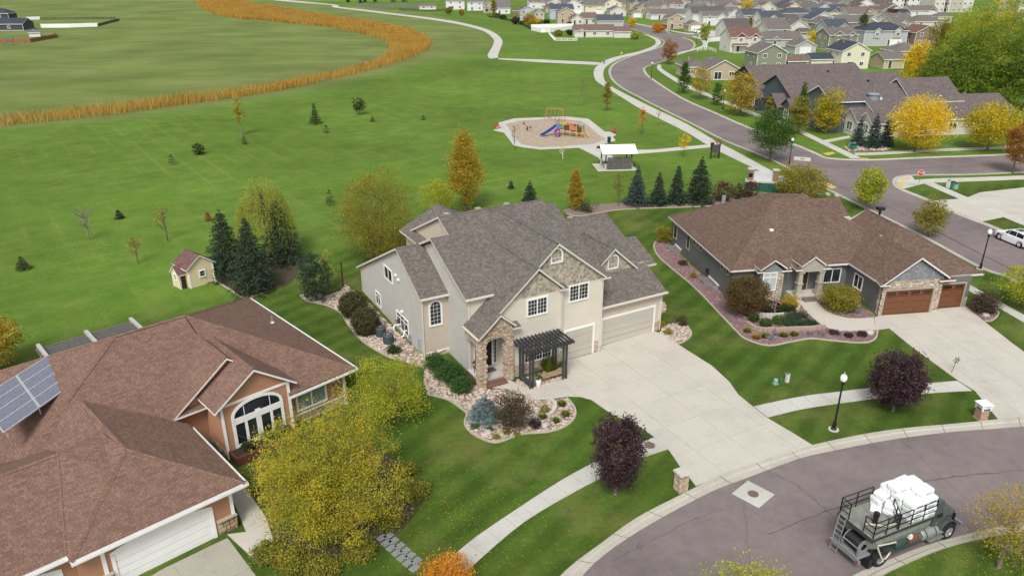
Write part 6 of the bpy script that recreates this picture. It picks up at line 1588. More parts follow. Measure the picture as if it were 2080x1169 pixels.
bed("park_edge_bed", [(7.0,93.75),(8.82,92.72),(14.21,95.44),(24.85,96.74),(30.44,98.07),(34.98,99.9),(35.52,102.76),(31.33,101.31),(24.02,98.98),(13.9,98.07),(7.11,95.44)], m_paint("pinkish_mulch", (0.22,0.165,0.145),.95,.25,4), RIVER, "pinkish mulch strip beneath the park-edge shrubs", 0,.1,9, EDGE, [(6.97,93.34),(8.79,92.32),(14.16,95.01),(24.75,96.3),(30.32,97.62)])
bed("town_rock_bed", [(57.9,130.6),(57.5,127.7),(59.7,128.0),(64.0,128.4),(65.6,130.6),(65.6,133.7),(60.0,132.9)], PURPB, RIVER, "stone bed around the blue-green junipers", 160,.25,10)
bed("porch_mulch_bed", [(21.22,62.79),(23.48,62.79),(25.36,63.0),(26.8,64.28),(27.06,65.84),(24.5,66.06),(22.29,64.94)], MULCH, PURP, "brown mulch bed behind the curved white retaining wall", 0,.1,11)
bed("birch_mulch_bed", [(-13.83,33.43),(-11.58,31.18),(-7.68,33.04),(-6.01,35.05),(-5.49,38.19),(-7.75,41.22),(-11.32,42.88),(-14.64,38.19)], MULCH, RIVER, "mulch bed under the large birch", 0,.1,12)

# retaining walls of block
BLOCK = m_island("tan_block", [(0.30,0.21,0.16),(0.38,0.28,0.22),(0.44,0.34,0.27)])
PALEB = m_island("pale_block", [(0.46,0.43,0.38),(0.55,0.51,0.46),(0.40,0.38,0.34)])
def block_wall(line, h, mat, label, bl=.32, t=.24, name="retaining_wall"):
  L = smooth(line, 4); ln = sum(math.dist(L[i], L[i + 1]) for i in range(len(L) - 1)); n = max(2, int(ln / bl))
  p0 = L[0]; o = empty(name, (p0[0], p0[1], 0),0, label, "wall"); S = resample(L, n + 1)
  rows = max(1, int(round(h / .17)))
  for r in range(rows):
    for i in range(n):
      a, b = S[i], S[i + 1]; d = (b - a); d /= np.linalg.norm(d); nn = np.array((-d[1], d[0])) * t / 2
      g = d * .008; q = [a + g - nn, b - g - nn, b - g + nn, a + g + nn]; z0, z1 = r * h / rows, (r + 1) * h / rows - .008
      mb = MB(); mb.hexa([(x - p0[0], y - p0[1], z0) for x, y in q] + [(x - p0[0], y - p0[1], z1) for x, y in q]); mb.build("block", mat, o, uv=False)
  return o
block_wall([(21.73,63.63),(22.13,62.79),(23.17,62.37),(24.73,62.48),(25.9,63.0),(26.72,64.07),(26.99,65.39)], .5, PALEB, "curved pale block wall below the round tree")
block_wall([(21.04,61.05),(21.36,60.16),(22.17,59.68),(23.1,59.87)], .38, BLOCK, "short tan block wall in the purple bed, curved")
block_wall([(23.09,59.58),(24.75,59.87),(26.3,59.97),(27.76,60.26)], .38, BLOCK, "long tan block wall in the purple bed, straight")
block_wall([(2.04,46.13),(2.53,46.0),(2.98,46.52),(3.16,47.3),(2.98,47.97),(2.63,48.24)], .34, PALEB, "small crescent wall of white stones in the rock island")

# shrubs around the two-storey house
make_bush("round_bush", "clipped brown-green round bush at the wing's far corner", (*(-14.53,63.0),2.3,1.35), LF['clipped'], 201,460,34,.12,.2, shell=6, amp=.05)
make_bush("round_bush", "clipped brown-green round bush next to the air conditioners", (*(-12.68,59.39),2.3,1.3), LF['clipped'], 202,460,34,.12,.2, shell=6, amp=.05)
make_bush("green_shrub", "bright green leafy shrub against the stone foundation", (*(-4.91,51.4),1.3,1.05), LF['brightgreen'], 203,170,34,.11,.42)
make_bush("green_shrub", "bright green shrub spilling toward the porch steps", (*(-3.81,49.71),1.1,.85), LF['brightgreen'], 204,140,34,.11,.42)
make_bush("green_shrub", "bright green shrub under the arched window", (*(-6.07,53.11),1.2,.95), LF['brightgreen'], 205,120,34,.11,.42)
make_spruce("globe_spruce", "squat pale blue spruce in the river-rock bed", (*(-1.93,45.75),1.95,1.25), LF['paleblue'], 206,1.5, "spruce", None, .02,.09,.12)
make_tree("ninebark_shrub", "tall loose brown-green shrub beside the pale blue spruce", "shrub", (*(0.07,44.76),3.0,1.32), LF['brownshrub'], 207, clumps=190, leaves=34, leaf=.10, clump=.45, bottom=.0, amp=.4, holes=8, stems=3, trunk_r=.05, shell=1.9)
make_bush("barberry_shrub", "small dark maroon shrub in the river rock", (*(1.59,44.88),.55,.5), LF['purple'], 208,60,30,.07,.4)
for i, (p, h, r, m, l) in enumerate((((2.34,46.39),.95,.42, 'straw', "tall straw-coloured grass tuft inside the crescent wall"),((2.21,45.88),.5,.38, 'grassy', "green grass tuft at the foot of the straw tuft"),((3.64,47.57),.5,.42, 'grassy', "yellow-green tuft at the top of the rock island"),((3.81,46.19),.5,.42, 'grassy', "yellow-green tuft at the rock island's right rim"),((3.13,45.38),.45,.34, 'grassy', "small green tuft below the crescent wall"))):
  make_tuft("grass_tuft", l, (*p, h, r), LF[m], 210 + i, 260)
for i, (p, r, l) in enumerate((((-2.58,44.76),.3, "low green mound left of the blue spruce's foot"),((-1.54,44.4),.28, "low green mound beneath the brown-green shrub"),((-1.08,43.45),.32, "flat olive plant at the bed's lowest edge"),((-0.34,44.04),.28, "low olive plant before the brown-green shrub"),((0.34,43.8),.26, "tiny green mound near the grass edge"))):
  make_bush("ground_plant", l, (*p, r * .8, r), LF['olive' if i > 1 else 'green'], 220 + i, 36,24,.06,.45, "plant")
make_bush("heuchera_plant", "dark bushy plant in the rocks before the pipes", (*(-9.83,55.76),.7,.65), LF['darkshrub'], 226,70,26,.09,.4)
make_bush("yellow_bush", "yellow-green low bush by the garage corner bed", (*(15.16,60.95),1.0,.55), LF['brownshrub'], 227,60,26,.08,.4)
make_bush("ground_plant", "green clump in the garage corner rocks", (*(13.68,59.2),.5,.45), LF['olive'], 228,40,26,.07,.4, "plant")
make_bush("ground_plant", "amber plant against the garage stone base", (*(13.28,60.55),.6,.35), LF['amber'], 229,40,22,.07,.4, "plant")
make_bush("pot_plant", "green plant growing in the white vase", (mw(-7.9,-3.1)[0], mw(-7.9,-3.1)[1], .5,.28), LF['green'], 230,24,20,.07,.4, "plant", loc_z=.62)
make_tuft("grass_tuft", "tall green and gold ornamental grass behind the tan bench", (*mw(-6.0,-1.6)[:2], 1.5,.8), LF['grassy'], 231,420)
make_bush("pot_plant", "dark leafy plant on the stone porch", (*mw(-11.4,.3)[:2], .8,.35), LF['darkshrub'], 232,30,24,.08,.4, "plant", loc_z=.95)
ps = empty("plant_stand", mw(-11.4,.3,.45), R_(29), "black plant stand on the porch", "stand")
mb = MB()
for x in (-.18,.18):
  for y in (-.18,.18): mb.box(x - .02, x + .02, y - .02, y + .02,0,.55)
mb.build("leg", BLACK, ps); mb = MB(); mb.box(-.22,.22,-.22,.22,.5,.55); mb.build("top", BLACK, ps)
# shrubs of the neighbour
make_tree("round_tree", "round crab-apple fading from green to rust before the grey house", "tree", (*(21.37,63.0),4.0,2.0), LF['mixed'], 240, clumps=420, leaves=40, leaf=.12, clump=.36, bottom=.06, amp=.12, holes=1, shell=3.4, stems=2)
make_bush("burning_bush", "broad olive and red bush beside the porch walk", (*(30.48,64.28),2.5,1.75), LF['olive'], 241,280,38,.12,.4)
make_bush("green_shrub", "bright green low shrub in front of the broad bush", (*(31.0,63.85),.9,.75), LF['brightgreen'], 242,90,26,.09,.4)
make_bush("dark_shrub", "dark spiky rounded shrub at the neighbour's garage corner", (*(43.65,63.63),1.95,1.3), LF['brownshrub'], 243,240,36,.10,.4)
make_bush("corner_shrub", "amber and green bush at the grey house's far corner", (*(17.83,82.93),1.9,1.15), LF['olive'], 244,160,30,.13,.4)
make_bush("yellow_bush", "yellow-leaved shrub beside the porch columns", (*(25.85,64.07),1.5,.85), LF['amber'], 245,120,28,.10,.5)
make_bush("dark_shrub", "dark green shrub below the yellow-leaved one", (*(25.22,63.0),1.1,.75), LF['darkshrub'], 246,100,26,.10,.4)
make_bush("dark_shrub", "dark green shrub behind the curved pale wall", (*(23.2,63.63),1.2,.9), LF['darkshrub'], 247,100,26,.10,.4)
for i, (x, y, r, l) in enumerate(((1531,652,.52, "clipped green ball, first by the curved pale wall"),(1554,664,.58, "clipped green ball above the tan block wall"),(1580,658,.58, "clipped green ball nearest the spreading junipers"))):
  make_bush("boxwood_ball", l, (*[(21.87,61.76),(22.53,60.55),(23.86,61.15)][i], r * 1.5, r), LF['green'], 250 + i, 160,26,.06,.2, group="clipped balls in the purple bed", shell=6, amp=.04)
for i, (p, r) in enumerate((((25.19,61.96),.85),((26.32,62.37),.65),((24.91,60.75),.65),((25.87,60.85),.55),((26.79,60.95),.5))):
  make_bush("creeping_juniper", ["widest spreading juniper beside the green balls", "spreading juniper next to the porch walk", "spreading juniper just above the straight tan wall", "spreading juniper by the dark boulder", "small spreading juniper at the tan wall's end"][i], (*p, .5, r), LF['spruce'], 255 + i, 100,28,.08,.4, "juniper", "spreading junipers in the purple bed")
for i, (p, m, l) in enumerate((((20.6,59.48), 'grassy', "yellow-green tuft left of the tan walls"),((21.06,58.26), 'amber', "orange tuft at the purple bed's rim"),((21.92,58.45), 'grassy', "green-gold tuft beside the orange tuft"),((23.56,58.63), 'grassy', "green tuft below the straight tan wall"),((24.48,58.82), 'grassy', "green tuft beside a grey boulder"))):
  make_tuft("grass_tuft", l, (*p, .5,.45), LF[m], 262 + i, 240)
for i, (p, l) in enumerate((((28.13,59.2), "maroon mound before the porch walk"),((29.19,58.63), "small maroon mound between two others"),((30.38,58.82), "maroon mound beside the pale boulder"))):
  make_bush("barberry_shrub", l, (*p, .4,.48 - .1 * (i == 1)), LF['purple'], 270 + i, 60,26,.07,.35, group="maroon mounds along the walk")
make_bush("ground_plant", "brown twiggy plant in the purple side bed", (*(18.24,75.5),.5,.55), LF['brownshrub'], 275,50,20,.09,.4, "plant")
make_bush("ground_plant", "small green plant in the purple side strip", (*(18.67,71.94),.5,.4), LF['olive'], 276,40,20,.08,.4, "plant")
# boulders
DARKB = m_paint("dark_boulder", (0.10,0.105,0.115),.85,.35,5, bump=.4, bscale=8); PALEBO = m_paint("pale_boulder", (0.44,0.41,0.38),.85,.25,5, bump=.4, bscale=8)
def boulder(p, s, mat, label, seed, flat=.7):
  o = empty("boulder", (*p, 0.05),0, label, "boulder"); rnd = random.Random(seed); mb = MB(); rock(mb, (0,0,.05), s, rnd, 0, flat); b = mb.build("stone", mat, o, uv=False, smooth=False)
  sub = b.modifiers.new("round", 'SUBSURF'); sub.levels = 1; sub.render_levels = 1
for i, (p, s, m, l, f) in enumerate((((22.12,58.26),.45, DARKB, "dark boulder at the purple bed's lowest edge", .8),((23.01,58.91),.4, DARKB, "dark boulder between two green tufts", .6),((26.31,61.96),.35, DARKB, "dark boulder amid the junipers", .6),((26.94,59.01),.38, DARKB, "grey flat boulder near the tan wall's end", .6),((31.19,59.2),.62, PALEBO, "large pale boulder where walk meets driveway", .8),((25.99,59.1),.4, DARKB, "low grey slab stone below the straight wall", .35),
    ((31.87,63.63),.55, DARKB, "tall dark stone beside the garage side wall", 1.3),((30.06,64.61),.4, PALEBO, "grey stone under the broad olive bush", .7),((43.39,62.79),.5, PALEBO, "pale boulder below the dark spiky shrub", .7),((2.31,44.88),.42, PALEBO, "white boulder in the rock island beside the maroon plant", .8),((-1.66,43.98),.4, PALEBO, "pale boulder at the rock island's lower edge", .7),((14.11,59.87),.4, PALEBO, "pale boulder in the garage corner rocks", .6))):
  boulder(p, s, m, l, 300 + i, f)
# planting under the birch
for i, (p, h, r) in enumerate((((-6.01,37.48),.9,.9),((-7.16,35.05),.8,.9),((-8.4,32.47),.7,.9),((-11.68,31.54),.7,.9),((-13.35,32.28),.7,.8),((-10.09,31.01),.6,.9),((-6.71,39.41),.8,.7))):
  make_bush("fern_clump", ["arching yellow fern nearest the lawn", "yellow fern below the birch by the stepping stones", "yellow-green fern in front of the birch trunk", "yellow fern beside the worn driveway", "olive fern along the garage walk", "low yellow fern at the bed's front", "yellow fern behind the birch crown"][i], (*p, h, r), LF['fern'], 310 + i, 130,30,.12,.5, "fern")
stn = [(-7.38,33.74),(-7.04,33.35),(-6.71,32.96),(-6.35,32.58),(-6.0,32.2),(-5.64,31.83),(-5.24,31.44),(-6.99,33.9),(-6.65,33.51),(-6.26,33.11),(-5.91,32.73),(-5.57,32.35),(-5.2,31.98)]
for i, p in enumerate(stn):
  o = empty("stepping_stone", (*p, 0), R_(50), "grey rectangular stepping stone in the lawn beside the birch", "paving stone", "stepping stones in the lawn")
  mb = MB(); mb.hexa([(-.28,-.2,0),(.28,-.2,0),(.28,.2,0),(-.28,.2,0),(-.26,-.18,.05),(.26,-.18,.05),(.26,.18,.05),(-.26,.18,.05)]); mb.build("slab", m_paint("slate_stepping_stone", (0.21,0.22,0.225),.8,.15,4), o)
for i, (p, r) in enumerate(((lw(12,6.4),.5),(lw(13.4,6.4),.6),(lw(14.5,6.4),.5))):
  make_bush("planter_shrub", ["dark green plant at the planter's entry end", "dark green plant in the planter below the arched window", "dark green plant at the planter's birch end"][i], (p[0], p[1], .6, r), LF['darkshrub'], 320 + i, 60,24,.09,.4, "plant", loc_z=.48)
# bare timber post in the side yard
o = empty("timber_post", (*(-16.89,69.64),0),0, "bare brown timber post beside the slender yellow tree", "post"); mb = MB(); mb.box(-.07,.07,-.07,.07,-.1,2.6); mb.box(-.09,.09,-.09,.09,2.6,2.66); mb.build("shaft", m_paint("dark_brown_timber", (0.05,0.03,0.022)), o)

# ================================================================== STREET FURNITURE
GLOBE = None
def m_globe():
  t = NT("frosted_globe"); n = t.noise(3,2,.5, t.pos("Object")); r = t.ramp(n.outputs["Fac"], [(0.3,(0.72,0.72,0.70)),(0.7,(0.82,0.82,0.80))]); t.l(r.outputs[0], t.b.inputs["Base Color"]); return t.done(.25,.5)
GLOBE = m_globe()
def make_lamp():
  o = empty("street_lamp")
  mb = MB(); mb.lathe([(.36,-.05),(.36,.06),(0,.06)], n=16); mb.build("footing", WALKC, o)
  mb = MB(); mb.lathe([(.2,.06),(.2,.14),(.14,.2),(.115,.6),(.1,.7),(.072,.78),(.055,3.55),(.09,3.62),(.14,3.78),(.15,3.86),(0,3.86)], n=12); mb.build("post", BLACK, o, smooth=False)
  mb = MB(); mb.lathe([(.12,3.86),(.20,3.95),(.235,4.08),(.23,4.2),(.17,4.34),(.1,4.4)], n=14); mb.build("globe", GLOBE, o, smooth=True)
  mb = MB(); mb.lathe([(.12,4.38),(.06,4.46),(.03,4.5),(.045,4.55),(0,4.6)], n=10); mb.build("finial", GALV, o)
  return o
lamp0 = make_lamp()
LG = "black street lamps with white globes"
for i, (p, l) in enumerate((((22.38,44.52), "black lamp post with white globe on the lawn strip by the maroon maple"),((49.5,74.37), "black lamp post with white globe above the brown roof's corner"),((44.0,118.3), "black lamp post carrying a green street sign at the junction"),((45.7,166.3), "black lamp post beside the full orange-gold maple"),((38.2,213.8), "black lamp post on the grass at the street bend"),((70.9,304.2), "black lamp post on the verge inside the upper bend"),((71.2,357.8), "thin black lamp post before the tan house with the garage"))):
  if i == 0:
    o = lamp0; o.location = (*p, 0); tag(o, l, "street lamp", LG)
  else: copy_tree(lamp0, None, (*p, 0),0, None, l, LG)
GREENSIGN = m_paint("green_sign", (0.02,0.18,0.13),.4); 
def text_obj(name, txt, size, mat, parent, loc, rot, ex=.004):
  c = bpy.data.curves.new(name, 'FONT'); c.body = txt; c.size = size; c.extrude = ex; c.align_x = 'CENTER'; c.align_y = 'CENTER'
  t = bpy.data.objects.new(name, c); me = bpy.data.meshes.new_from_object(t.evaluated_get(bpy.context.evaluated_depsgraph_get())) if False else None
  COL.objects.link(t); bpy.context.view_layer.update()
  dg = bpy.context.evaluated_depsgraph_get(); me = bpy.data.meshes.new_from_object(t.evaluated_get(dg)); bpy.data.objects.remove(t)
  me.materials.clear(); me.materials.append(mat)
  o = bpy.data.objects.new(name, me); COL.objects.link(o); o.parent = parent; o.location = loc; o.rotation_euler = rot
  return o
ss = empty("street_name_sign", (*(44.0,118.3),2.72), R_(20), "two crossed green street-name blades clamped on the junction lamp", "sign")
mb = MB(); mb.box(-.5,.5,-.13,-.11,-.02,.16); mb.build("sign_blade", GREENSIGN, ss); mb = MB(); mb.box(-.12,-.1,-.5,.5,.19,.37); mb.build("sign_blade", GREENSIGN, ss); mb = MB(); mb.lathe([(.1,-.06),(.1,.4)], n=10); mb.build("clamp", DARKMETAL, ss)
# stop sign
st = empty("stop_sign", (*(58.06,105.25),0), R_(-25), "red stop sign at the corner with yellow ramps", "sign")
mb = MB(); mb.box(-.03,.03,-.02,.02,-.1,2.0); mb.build("post", m_paint("rust_post", (0.20,0.12,0.09),.7), st)
def octagon(r, y0, y1, mat, nm, par):
  pts = [(r * math.cos(math.pi / 8 + math.pi * k / 4), y0,2.25 + r * math.sin(math.pi / 8 + math.pi * k / 4)) for k in range(8)]; m = MB(); m.extr(pts, (0, y1 - y0,0)); return m.build(nm, mat, par, uv=False)
RED = m_paint("stop_red", (0.50,0.02,0.035),.4,.06)
octagon(.45,-.03,-.045, WHITE, "border", st); octagon(.41,-.046,-.05, RED, "face", st); text_obj("lettering", "STOP", .32, WHITE, st, (0,-.053,2.25),(R_(90),0,0))
# small sign pair by the upper path
o = empty("street_name_sign_post", (*(36.1,260.0),0),0, "thin post with green blade and yellow plate beside the wide path", "sign"); mb = MB(); mb.tube([(0,0,-.1),(0,0,3.0)], .03,6); mb.build("post", GALV, o); mb = MB(); mb.box(-.5,.5,-.05,-.03,2.7,3.0); mb.build("sign_blade", GREENSIGN, o); mb = MB(); mb.M = Matrix.Translation((0,-.05,1.75)) @ Matrix.Rotation(R_(45),4, 'Y'); mb.box(-.3,.3,0,.02,-.3,.3); mb.build("sign_plate", m_paint("sign_yellow", (0.6,0.38,0.03)), o)

# mailbox pillars
def pillar(p, rz, label, w, h, white_cap):
  o = empty("mailbox_pillar", (*p, 0), rz, label, "mailbox"); k = w / 2
  mb = MB(); mb.box(-k + .04, k - .04,-k + .04, k - .04,0, h); mb.build("core", m_paint("mortar_core", (0.2,0.16,0.13)), o)
  ms = LEDGE if not white_cap else m_brick("tan_brick", (0.30,0.18,0.12),(0.38,0.25,0.17),(0.40,0.36,0.30))
  if not white_cap:
    for ax, c in (('f', -k + .04),('b', k - .04),('l', -k + .04),('r', k - .04)): stones(o, mapper(ax, c),-k, k, 0, h, ms, 90 + ord(ax), hr=(.09,.16), wr=(.15,.4), dep=(.02,.06))
    mb = MB(); mb.hexa([(-k - .08,-k - .08, h),(k + .08,-k - .08, h),(k + .08, k + .08, h),(-k - .08, k + .08, h),(-k - .04,-k - .04, h + .1),(k + .04,-k - .04, h + .1),(k + .04, k + .04, h + .1),(-k - .04, k + .04, h + .1)]); mb.build("cap", WALKC, o)
    mb = MB(); mb.box(k - .02, k + .08,-.1,.14,.72,.95); mb.build("letter_box", BLACK, o); mb = MB(); mb.box(k - .02, k + .07,-.1,.14,.4,.58); mb.build("paper_box", BLACK, o)
  else:
    mb = MB(); mb.box(-k, k, -k, k, 0, h * .62); mb.build("brick_shaft", ms, o); mb = MB(); mb.box(-k - .05, k + .05,-k - .05, k + .05,0,.1); mb.build("plinth", ms, o)
    mb = MB(); mb.box(-k - .08, k + .08,-k - .08, k + .08, h * .78, h * .84); mb.hexa([(-k - .14,-k - .14, h * .95),(k + .14,-k - .14, h * .95),(k + .14, k + .14, h * .95),(-k - .14, k + .14, h * .95),(-k, -k, h * 1.04),(k, -k, h * 1.04),(k, k, h * 1.04),(-k, k, h * 1.04)])
    for sx in (-1,1):
      for sy in (-1,1): mb.box(sx * k - .05, sx * k + .05, sy * k - .05, sy * k + .05, h * .62, h * .95)
    mb.build("cap", WHITE, o); mb = MB(); mb.box(-k + .02, k - .02,-k + .02, k - .02, h * .62, h * .95); mb.build("lantern_glass", m_glass("lantern_glass", (0.12,0.15,0.17)), o); mb = MB(); mb.box(k - .1, k + .02,-k - .02, k - .2, h * .62, h * .77); mb.build("letter_box", BLACK, o)
  return o
pillar((10.38,37.95), R_(25), "stone mailbox pillar with flat cap at the wide driveway", .66,1.35, False)
pillar((33.36,45.88), R_(8), "brick mailbox pillar with white lantern cap at the neighbour's driveway", .62,1.35, True)

# utility pedestals
def ped(p, w, h, mat, label, round_=False):
  o = empty("utility_pedestal", (*p, 0), R_(15), label, "utility box"); mb = MB()
  if round_: mb.lathe([(w / 2,0),(w / 2, h * .85),(w * .42, h),(0, h * 1.03)], n=14)
  else: mb.hexa([(-w / 2,-w / 2,0),(w / 2,-w / 2,0),(w / 2, w / 2,0),(-w / 2, w / 2,0),(-w * .46,-w * .46, h),(w * .46,-w * .46, h),(w * .46, w * .46, h),(-w * .46, w * .46, h)])
  mb.build("cabinet", mat, o)
  mb = MB(); mb.box(-w * .54, w * .54,-w * .54, w * .54, h * .93 if not round_ else 0, h * 1.0 if not round_ else .06); mb.build("lid" if not round_ else "base", mat, o)
  return o
GRN1 = m_paint("pale_green_box", (0.22,0.38,0.30),.5); GRN2 = m_paint("utility_green", (0.03,0.16,0.10),.5); WB = m_paint("offwhite_box", (0.62,0.61,0.56),.5)
ped((20.31,50.73),.36,.42, GRN1, "pale green domed pedestal on the neighbour's lawn", True); ped((20.8,50.95),.2,.32, GRN2, "small dark green pedestal beside the pale green one", True); ped((21.29,51.03),.24,.75, WB, "slim white pedestal on the neighbour's lawn")
ped((62.56,105.51),.5,1.1, WB, "white utility box beside two green ones at the corner"); ped((62.92,105.25),.6,1.0, GRN2, "dark green utility box at the corner walk"); ped((63.21,105.0),.6,.75, GRN1, "pale green utility box at the corner walk")
ped((59.0,130.6),.8,1.0, GRN1, "pale green utility box among the junipers"); ped((58.8,129.5),.9,.85, GRN2, "green transformer box in front of the pale one")
# wind spinner
ws = empty("wind_spinner", (*(34.76,52.4),0),0, "thin dark metal wind spinner at the driveway edge", "garden ornament")
mb = MB(); mb.tube([(0,0,-.1),(.15,0,1.1)], .02,6); mb.build("rod", DARKMETAL, ws)
for k in range(6):
  a = k * math.pi / 3; mb = MB(); c = Vector((.15,-.03,1.15)); d = Vector((math.cos(a),0, math.sin(a))); n = Vector((-math.sin(a),.3, math.cos(a))) * .05
  mb.poly([tuple(c), tuple(c + d * .18 + n), tuple(c + d * .36), tuple(c + d * .18 - n)]); mb.build("vane", DARKMETAL, ws)

# ================================================================== PLAYHOUSE
def playhouse():
  H = empty("playhouse", (*(-31.93,69.14),0), R_(47.8), "small pale yellow playhouse with brown shingled roof and white trim", "playhouse")
  YS = m_siding("pale_yellow_siding", (0.76,0.65,0.42),.12)
  w, d, h = 2.65,2.5,2.15
  mb = MB(); mb.extr([(0,0,0),(w, 0,0),(w, 0, h),(w / 2,0, h + .95),(0,0, h)], (0, d, 0)); mb.build("wall", YS, H)
  mb = MB(); mb.box(-.75,0,.5,2.0,0,1.55); mb.extr([(-.75,.5,1.55),(-.75,2.0,1.55),(-.75,1.25,2.2)], (.8,0,0)); mb.build("porch_wall", YS, H)
  rf = MB(); a = h + 1.08
  rf.slab([(w / 2,-.22, a),(w / 2, d + .2, a),(w + .28, d + .2, h - .1),(w + .28,-.22, h - .1)], .1); rf.slab([(-.28,-.22, h - .1),(-.28, d + .2, h - .1),(w / 2, d + .2, a),(w / 2,-.22, a)], .1)
  rf.slab([(-.9,1.25,2.32),(.7,1.25,2.36),(.0,.32,1.5),(-.9,.32,1.5)], .08); rf.slab([(-.9,2.18,1.5),(0,2.18,1.5),(.7,1.25,2.36),(-.9,1.25,2.32)], .08)
  rf.build("roof", [m_shingle("playhouse_shingles", [(0.10,0.05,0.045),(0.15,0.085,0.075),(0.18,0.10,0.09),(0.2,0.12,0.1)]), LW], H)
  mb = MB(); P = mapper('f', 0)
  wbox(mb, P, 0,.14,0,.04,0, h); wbox(mb, P, w - .14, w, 0,.04,0, h)
  for v in (.5,1.88): mb.box(-.78,-.7, v, v + .12,0,1.5)
  mb.build("corner_board", LW, H)
  window(H, 'f', 0,1.05,1.75,.85,1.6,1,(1,2), fw=.1, frame=LW); window(H, 'l', -.75,1.0,1.5,.8,1.5,1,(1,2), fw=.1, frame=LW)
  mb = MB(); mb.box(-.6,-.12,.44,.5,0,1.4); mb.build("door", m_paint("dark_doorway", (0.03,0.022,0.02)), H)
playhouse()

# ================================================================== PLAYGROUND
sheet("playground_border", [(-2.8,152.3),(0.5,156.9),(11.3,159.0),(15.7,156.4),(17.6,143.8),(18.7,143.8),(19.5,141.1),(18.6,139.4),(18.7,136.1),(15.1,131.8),(12.0,130.6),(4.9,129.2),(1.7,131.0),(0.3,132.2),(-1.5,142.9),(-3.5,145.1),(-2.9,148.4)], 0.06, WALKC, label="white concrete border around the playground")
sheet("playground_sand", [(-1.2,150.8),(1.5,154.3),(8.1,156.4),(14.0,154.3),(15.0,149.3),(15.9,142.0),(17.0,137.3),(14.4,133.3),(9.5,131.8),(5.1,130.6),(1.7,132.9),(0.7,137.7)], 0.08, m_paint("wood_chips", (0.37,0.30,0.225),.95,.22,1.2, bump=.4, bscale=12), label="tan wood-chip surface of the playground")
sheet("shelter_pad_path", [(11.6,130.6),(14.3,132.2),(16.6,126.3),(16.7,121.8),(14.7,120.2),(14.2,123.5)], 0.055, WALKC, label="concrete apron between playground and shelter")
YEL = m_paint("play_yellow", (0.60,0.37,0.05),.45); PBLUE = m_paint("play_blue", (0.025,0.06,0.26),.35); PUR = m_paint("play_purple", (0.22,0.07,0.24),.45); BRN = m_paint("play_brown", (0.10,0.05,0.035),.5); TEAL = m_paint("play_teal", (0.05,0.25,0.28),.5); ORG = m_paint("play_orange", (0.45,0.16,0.09),.5); PNK = m_paint("play_pink", (0.42,0.22,0.28),.5)
def playset():
  o = empty("play_structure", (*(8.5,140.7),0), R_(-24), "play structure with blue slide, yellow posts and brown panels", "playground"); o.scale = (.66,.72,.86)
  zd = 1.7
  posts = [(x, y) for x in (0,2.0,4.0,6.0,7.6) for y in (-1.1,1.1)]
  for i, (x, y) in enumerate(posts):
    mb = MB(); mb.tube([(x, y, -.1),(x, y, 3.6 - .12 * x)], .09,8); mb.build("post", YEL if x > .5 else PNK, o)
  for k, (x0, x1) in enumerate(((0,2),(2,4),(4,6),(6,7.6))):
    mb = MB(); mb.box(x0 + .05, x1 - .05,-1.05,1.05, zd - .1 - .12 * k, zd - .12 * k); mb.build("deck", BRN, o)
    for y in (-1.12,1.12):
      m = (TEAL, BRN, ORG, BRN)[k] if y < 0 else (YEL, ORG, BRN, TEAL)[k]
      mb = MB(); mb.box(x0 + .15, x1 - .15, y - .04, y + .04, zd + .1 - .1 * k, zd + 1.0 - .1 * k); mb.build("guard_panel", m, o)
      for j in range(5):
        if (k + j) % 3 == 0: mb = MB(); xx = x0 + .2 + j * (x1 - x0 - .4) / 4; mb.tube([(xx, y, .1),(xx, y, zd - .15)], .035,5); mb.build("climber_bar", YEL, o)
  # slide
  n = 10; sl = MB(); pr = []
  for i in range(n + 1):
    t = i / n; x = -.1 - 5.0 * t; z = .35 + (zd + .25) * (1 - t) ** 1.25; pr.append((x, z))
  for i in range(n):
    (x0, z0),(x1, z1) = pr[i], pr[i + 1]
    for y0, y1, h in ((-.45,.45,0),(-.5,-.42,.3),(.42,.5,.3)):
      sl.hexa([(x0, y0, z0 - .06),(x1, y0, z1 - .06),(x1, y1, z1 - .06),(x0, y1, z0 - .06),(x0, y0, z0 + h),(x1, y0, z1 + h),(x1, y1, z1 + h),(x0, y1, z0 + h)])
  s_ = sl.build("slide", PBLUE, o); s_.rotation_euler = (0,0, R_(48))
  for y in (-.5,.5): mb = MB(); mb.tube([(-5.0, y, 0),(-5.0, y, .5)], .08,8); mb.build("slide_leg", YEL, o).rotation_euler = (0,0, R_(48))
  mb = MB(); mb.tube([(-.1,-.5, zd + .2),(-.1,-.5, zd + 1.5),(-.1,.5, zd + 1.5),(-.1,.5, zd + .2)], .09,8); mb.build("slide_hood", TEAL, o)
  # spiral chute and ladders
  mb = MB(); mb.tube([(.6 + .7 * math.cos(a * .6),-2.0 + .7 * math.sin(a * .6),.3 + 1.7 * (1 - a / 12)) for a in range(13)], .28,8); mb.build("spiral_slide", PUR, o)
  for y in (-2.2,):
    mb = MB(); mb.tube([(.2,-2.7,0),(.2,-2.7,2.2)], .06,6); mb.tube([(1.2,-2.7,0),(1.2,-2.7,1.4)], .06,6); mb.build("chute_post", PNK, o)
  for x in (8.4,9.0):
    mb = MB(); mb.tube([(7.7,-1.1 + (x - 8.4) * 3,1.5),(x + .5,-1.3 + (x - 8.4) * 3,.05)], .07,6); mb.build("ladder_rail", YEL, o)
  mb = MB()
  for j in range(5): mb.tube([(7.8 + j * .28,-1.15,1.35 - j * .28),(7.9 + j * .28,.6,1.35 - j * .28)], .05,5)
  mb.build("ladder_rung", YEL, o)
playset()
sw = empty("swing_frame", (*(8.7,154.3),0), R_(-32), "orange swing frame behind the slide", "swing")
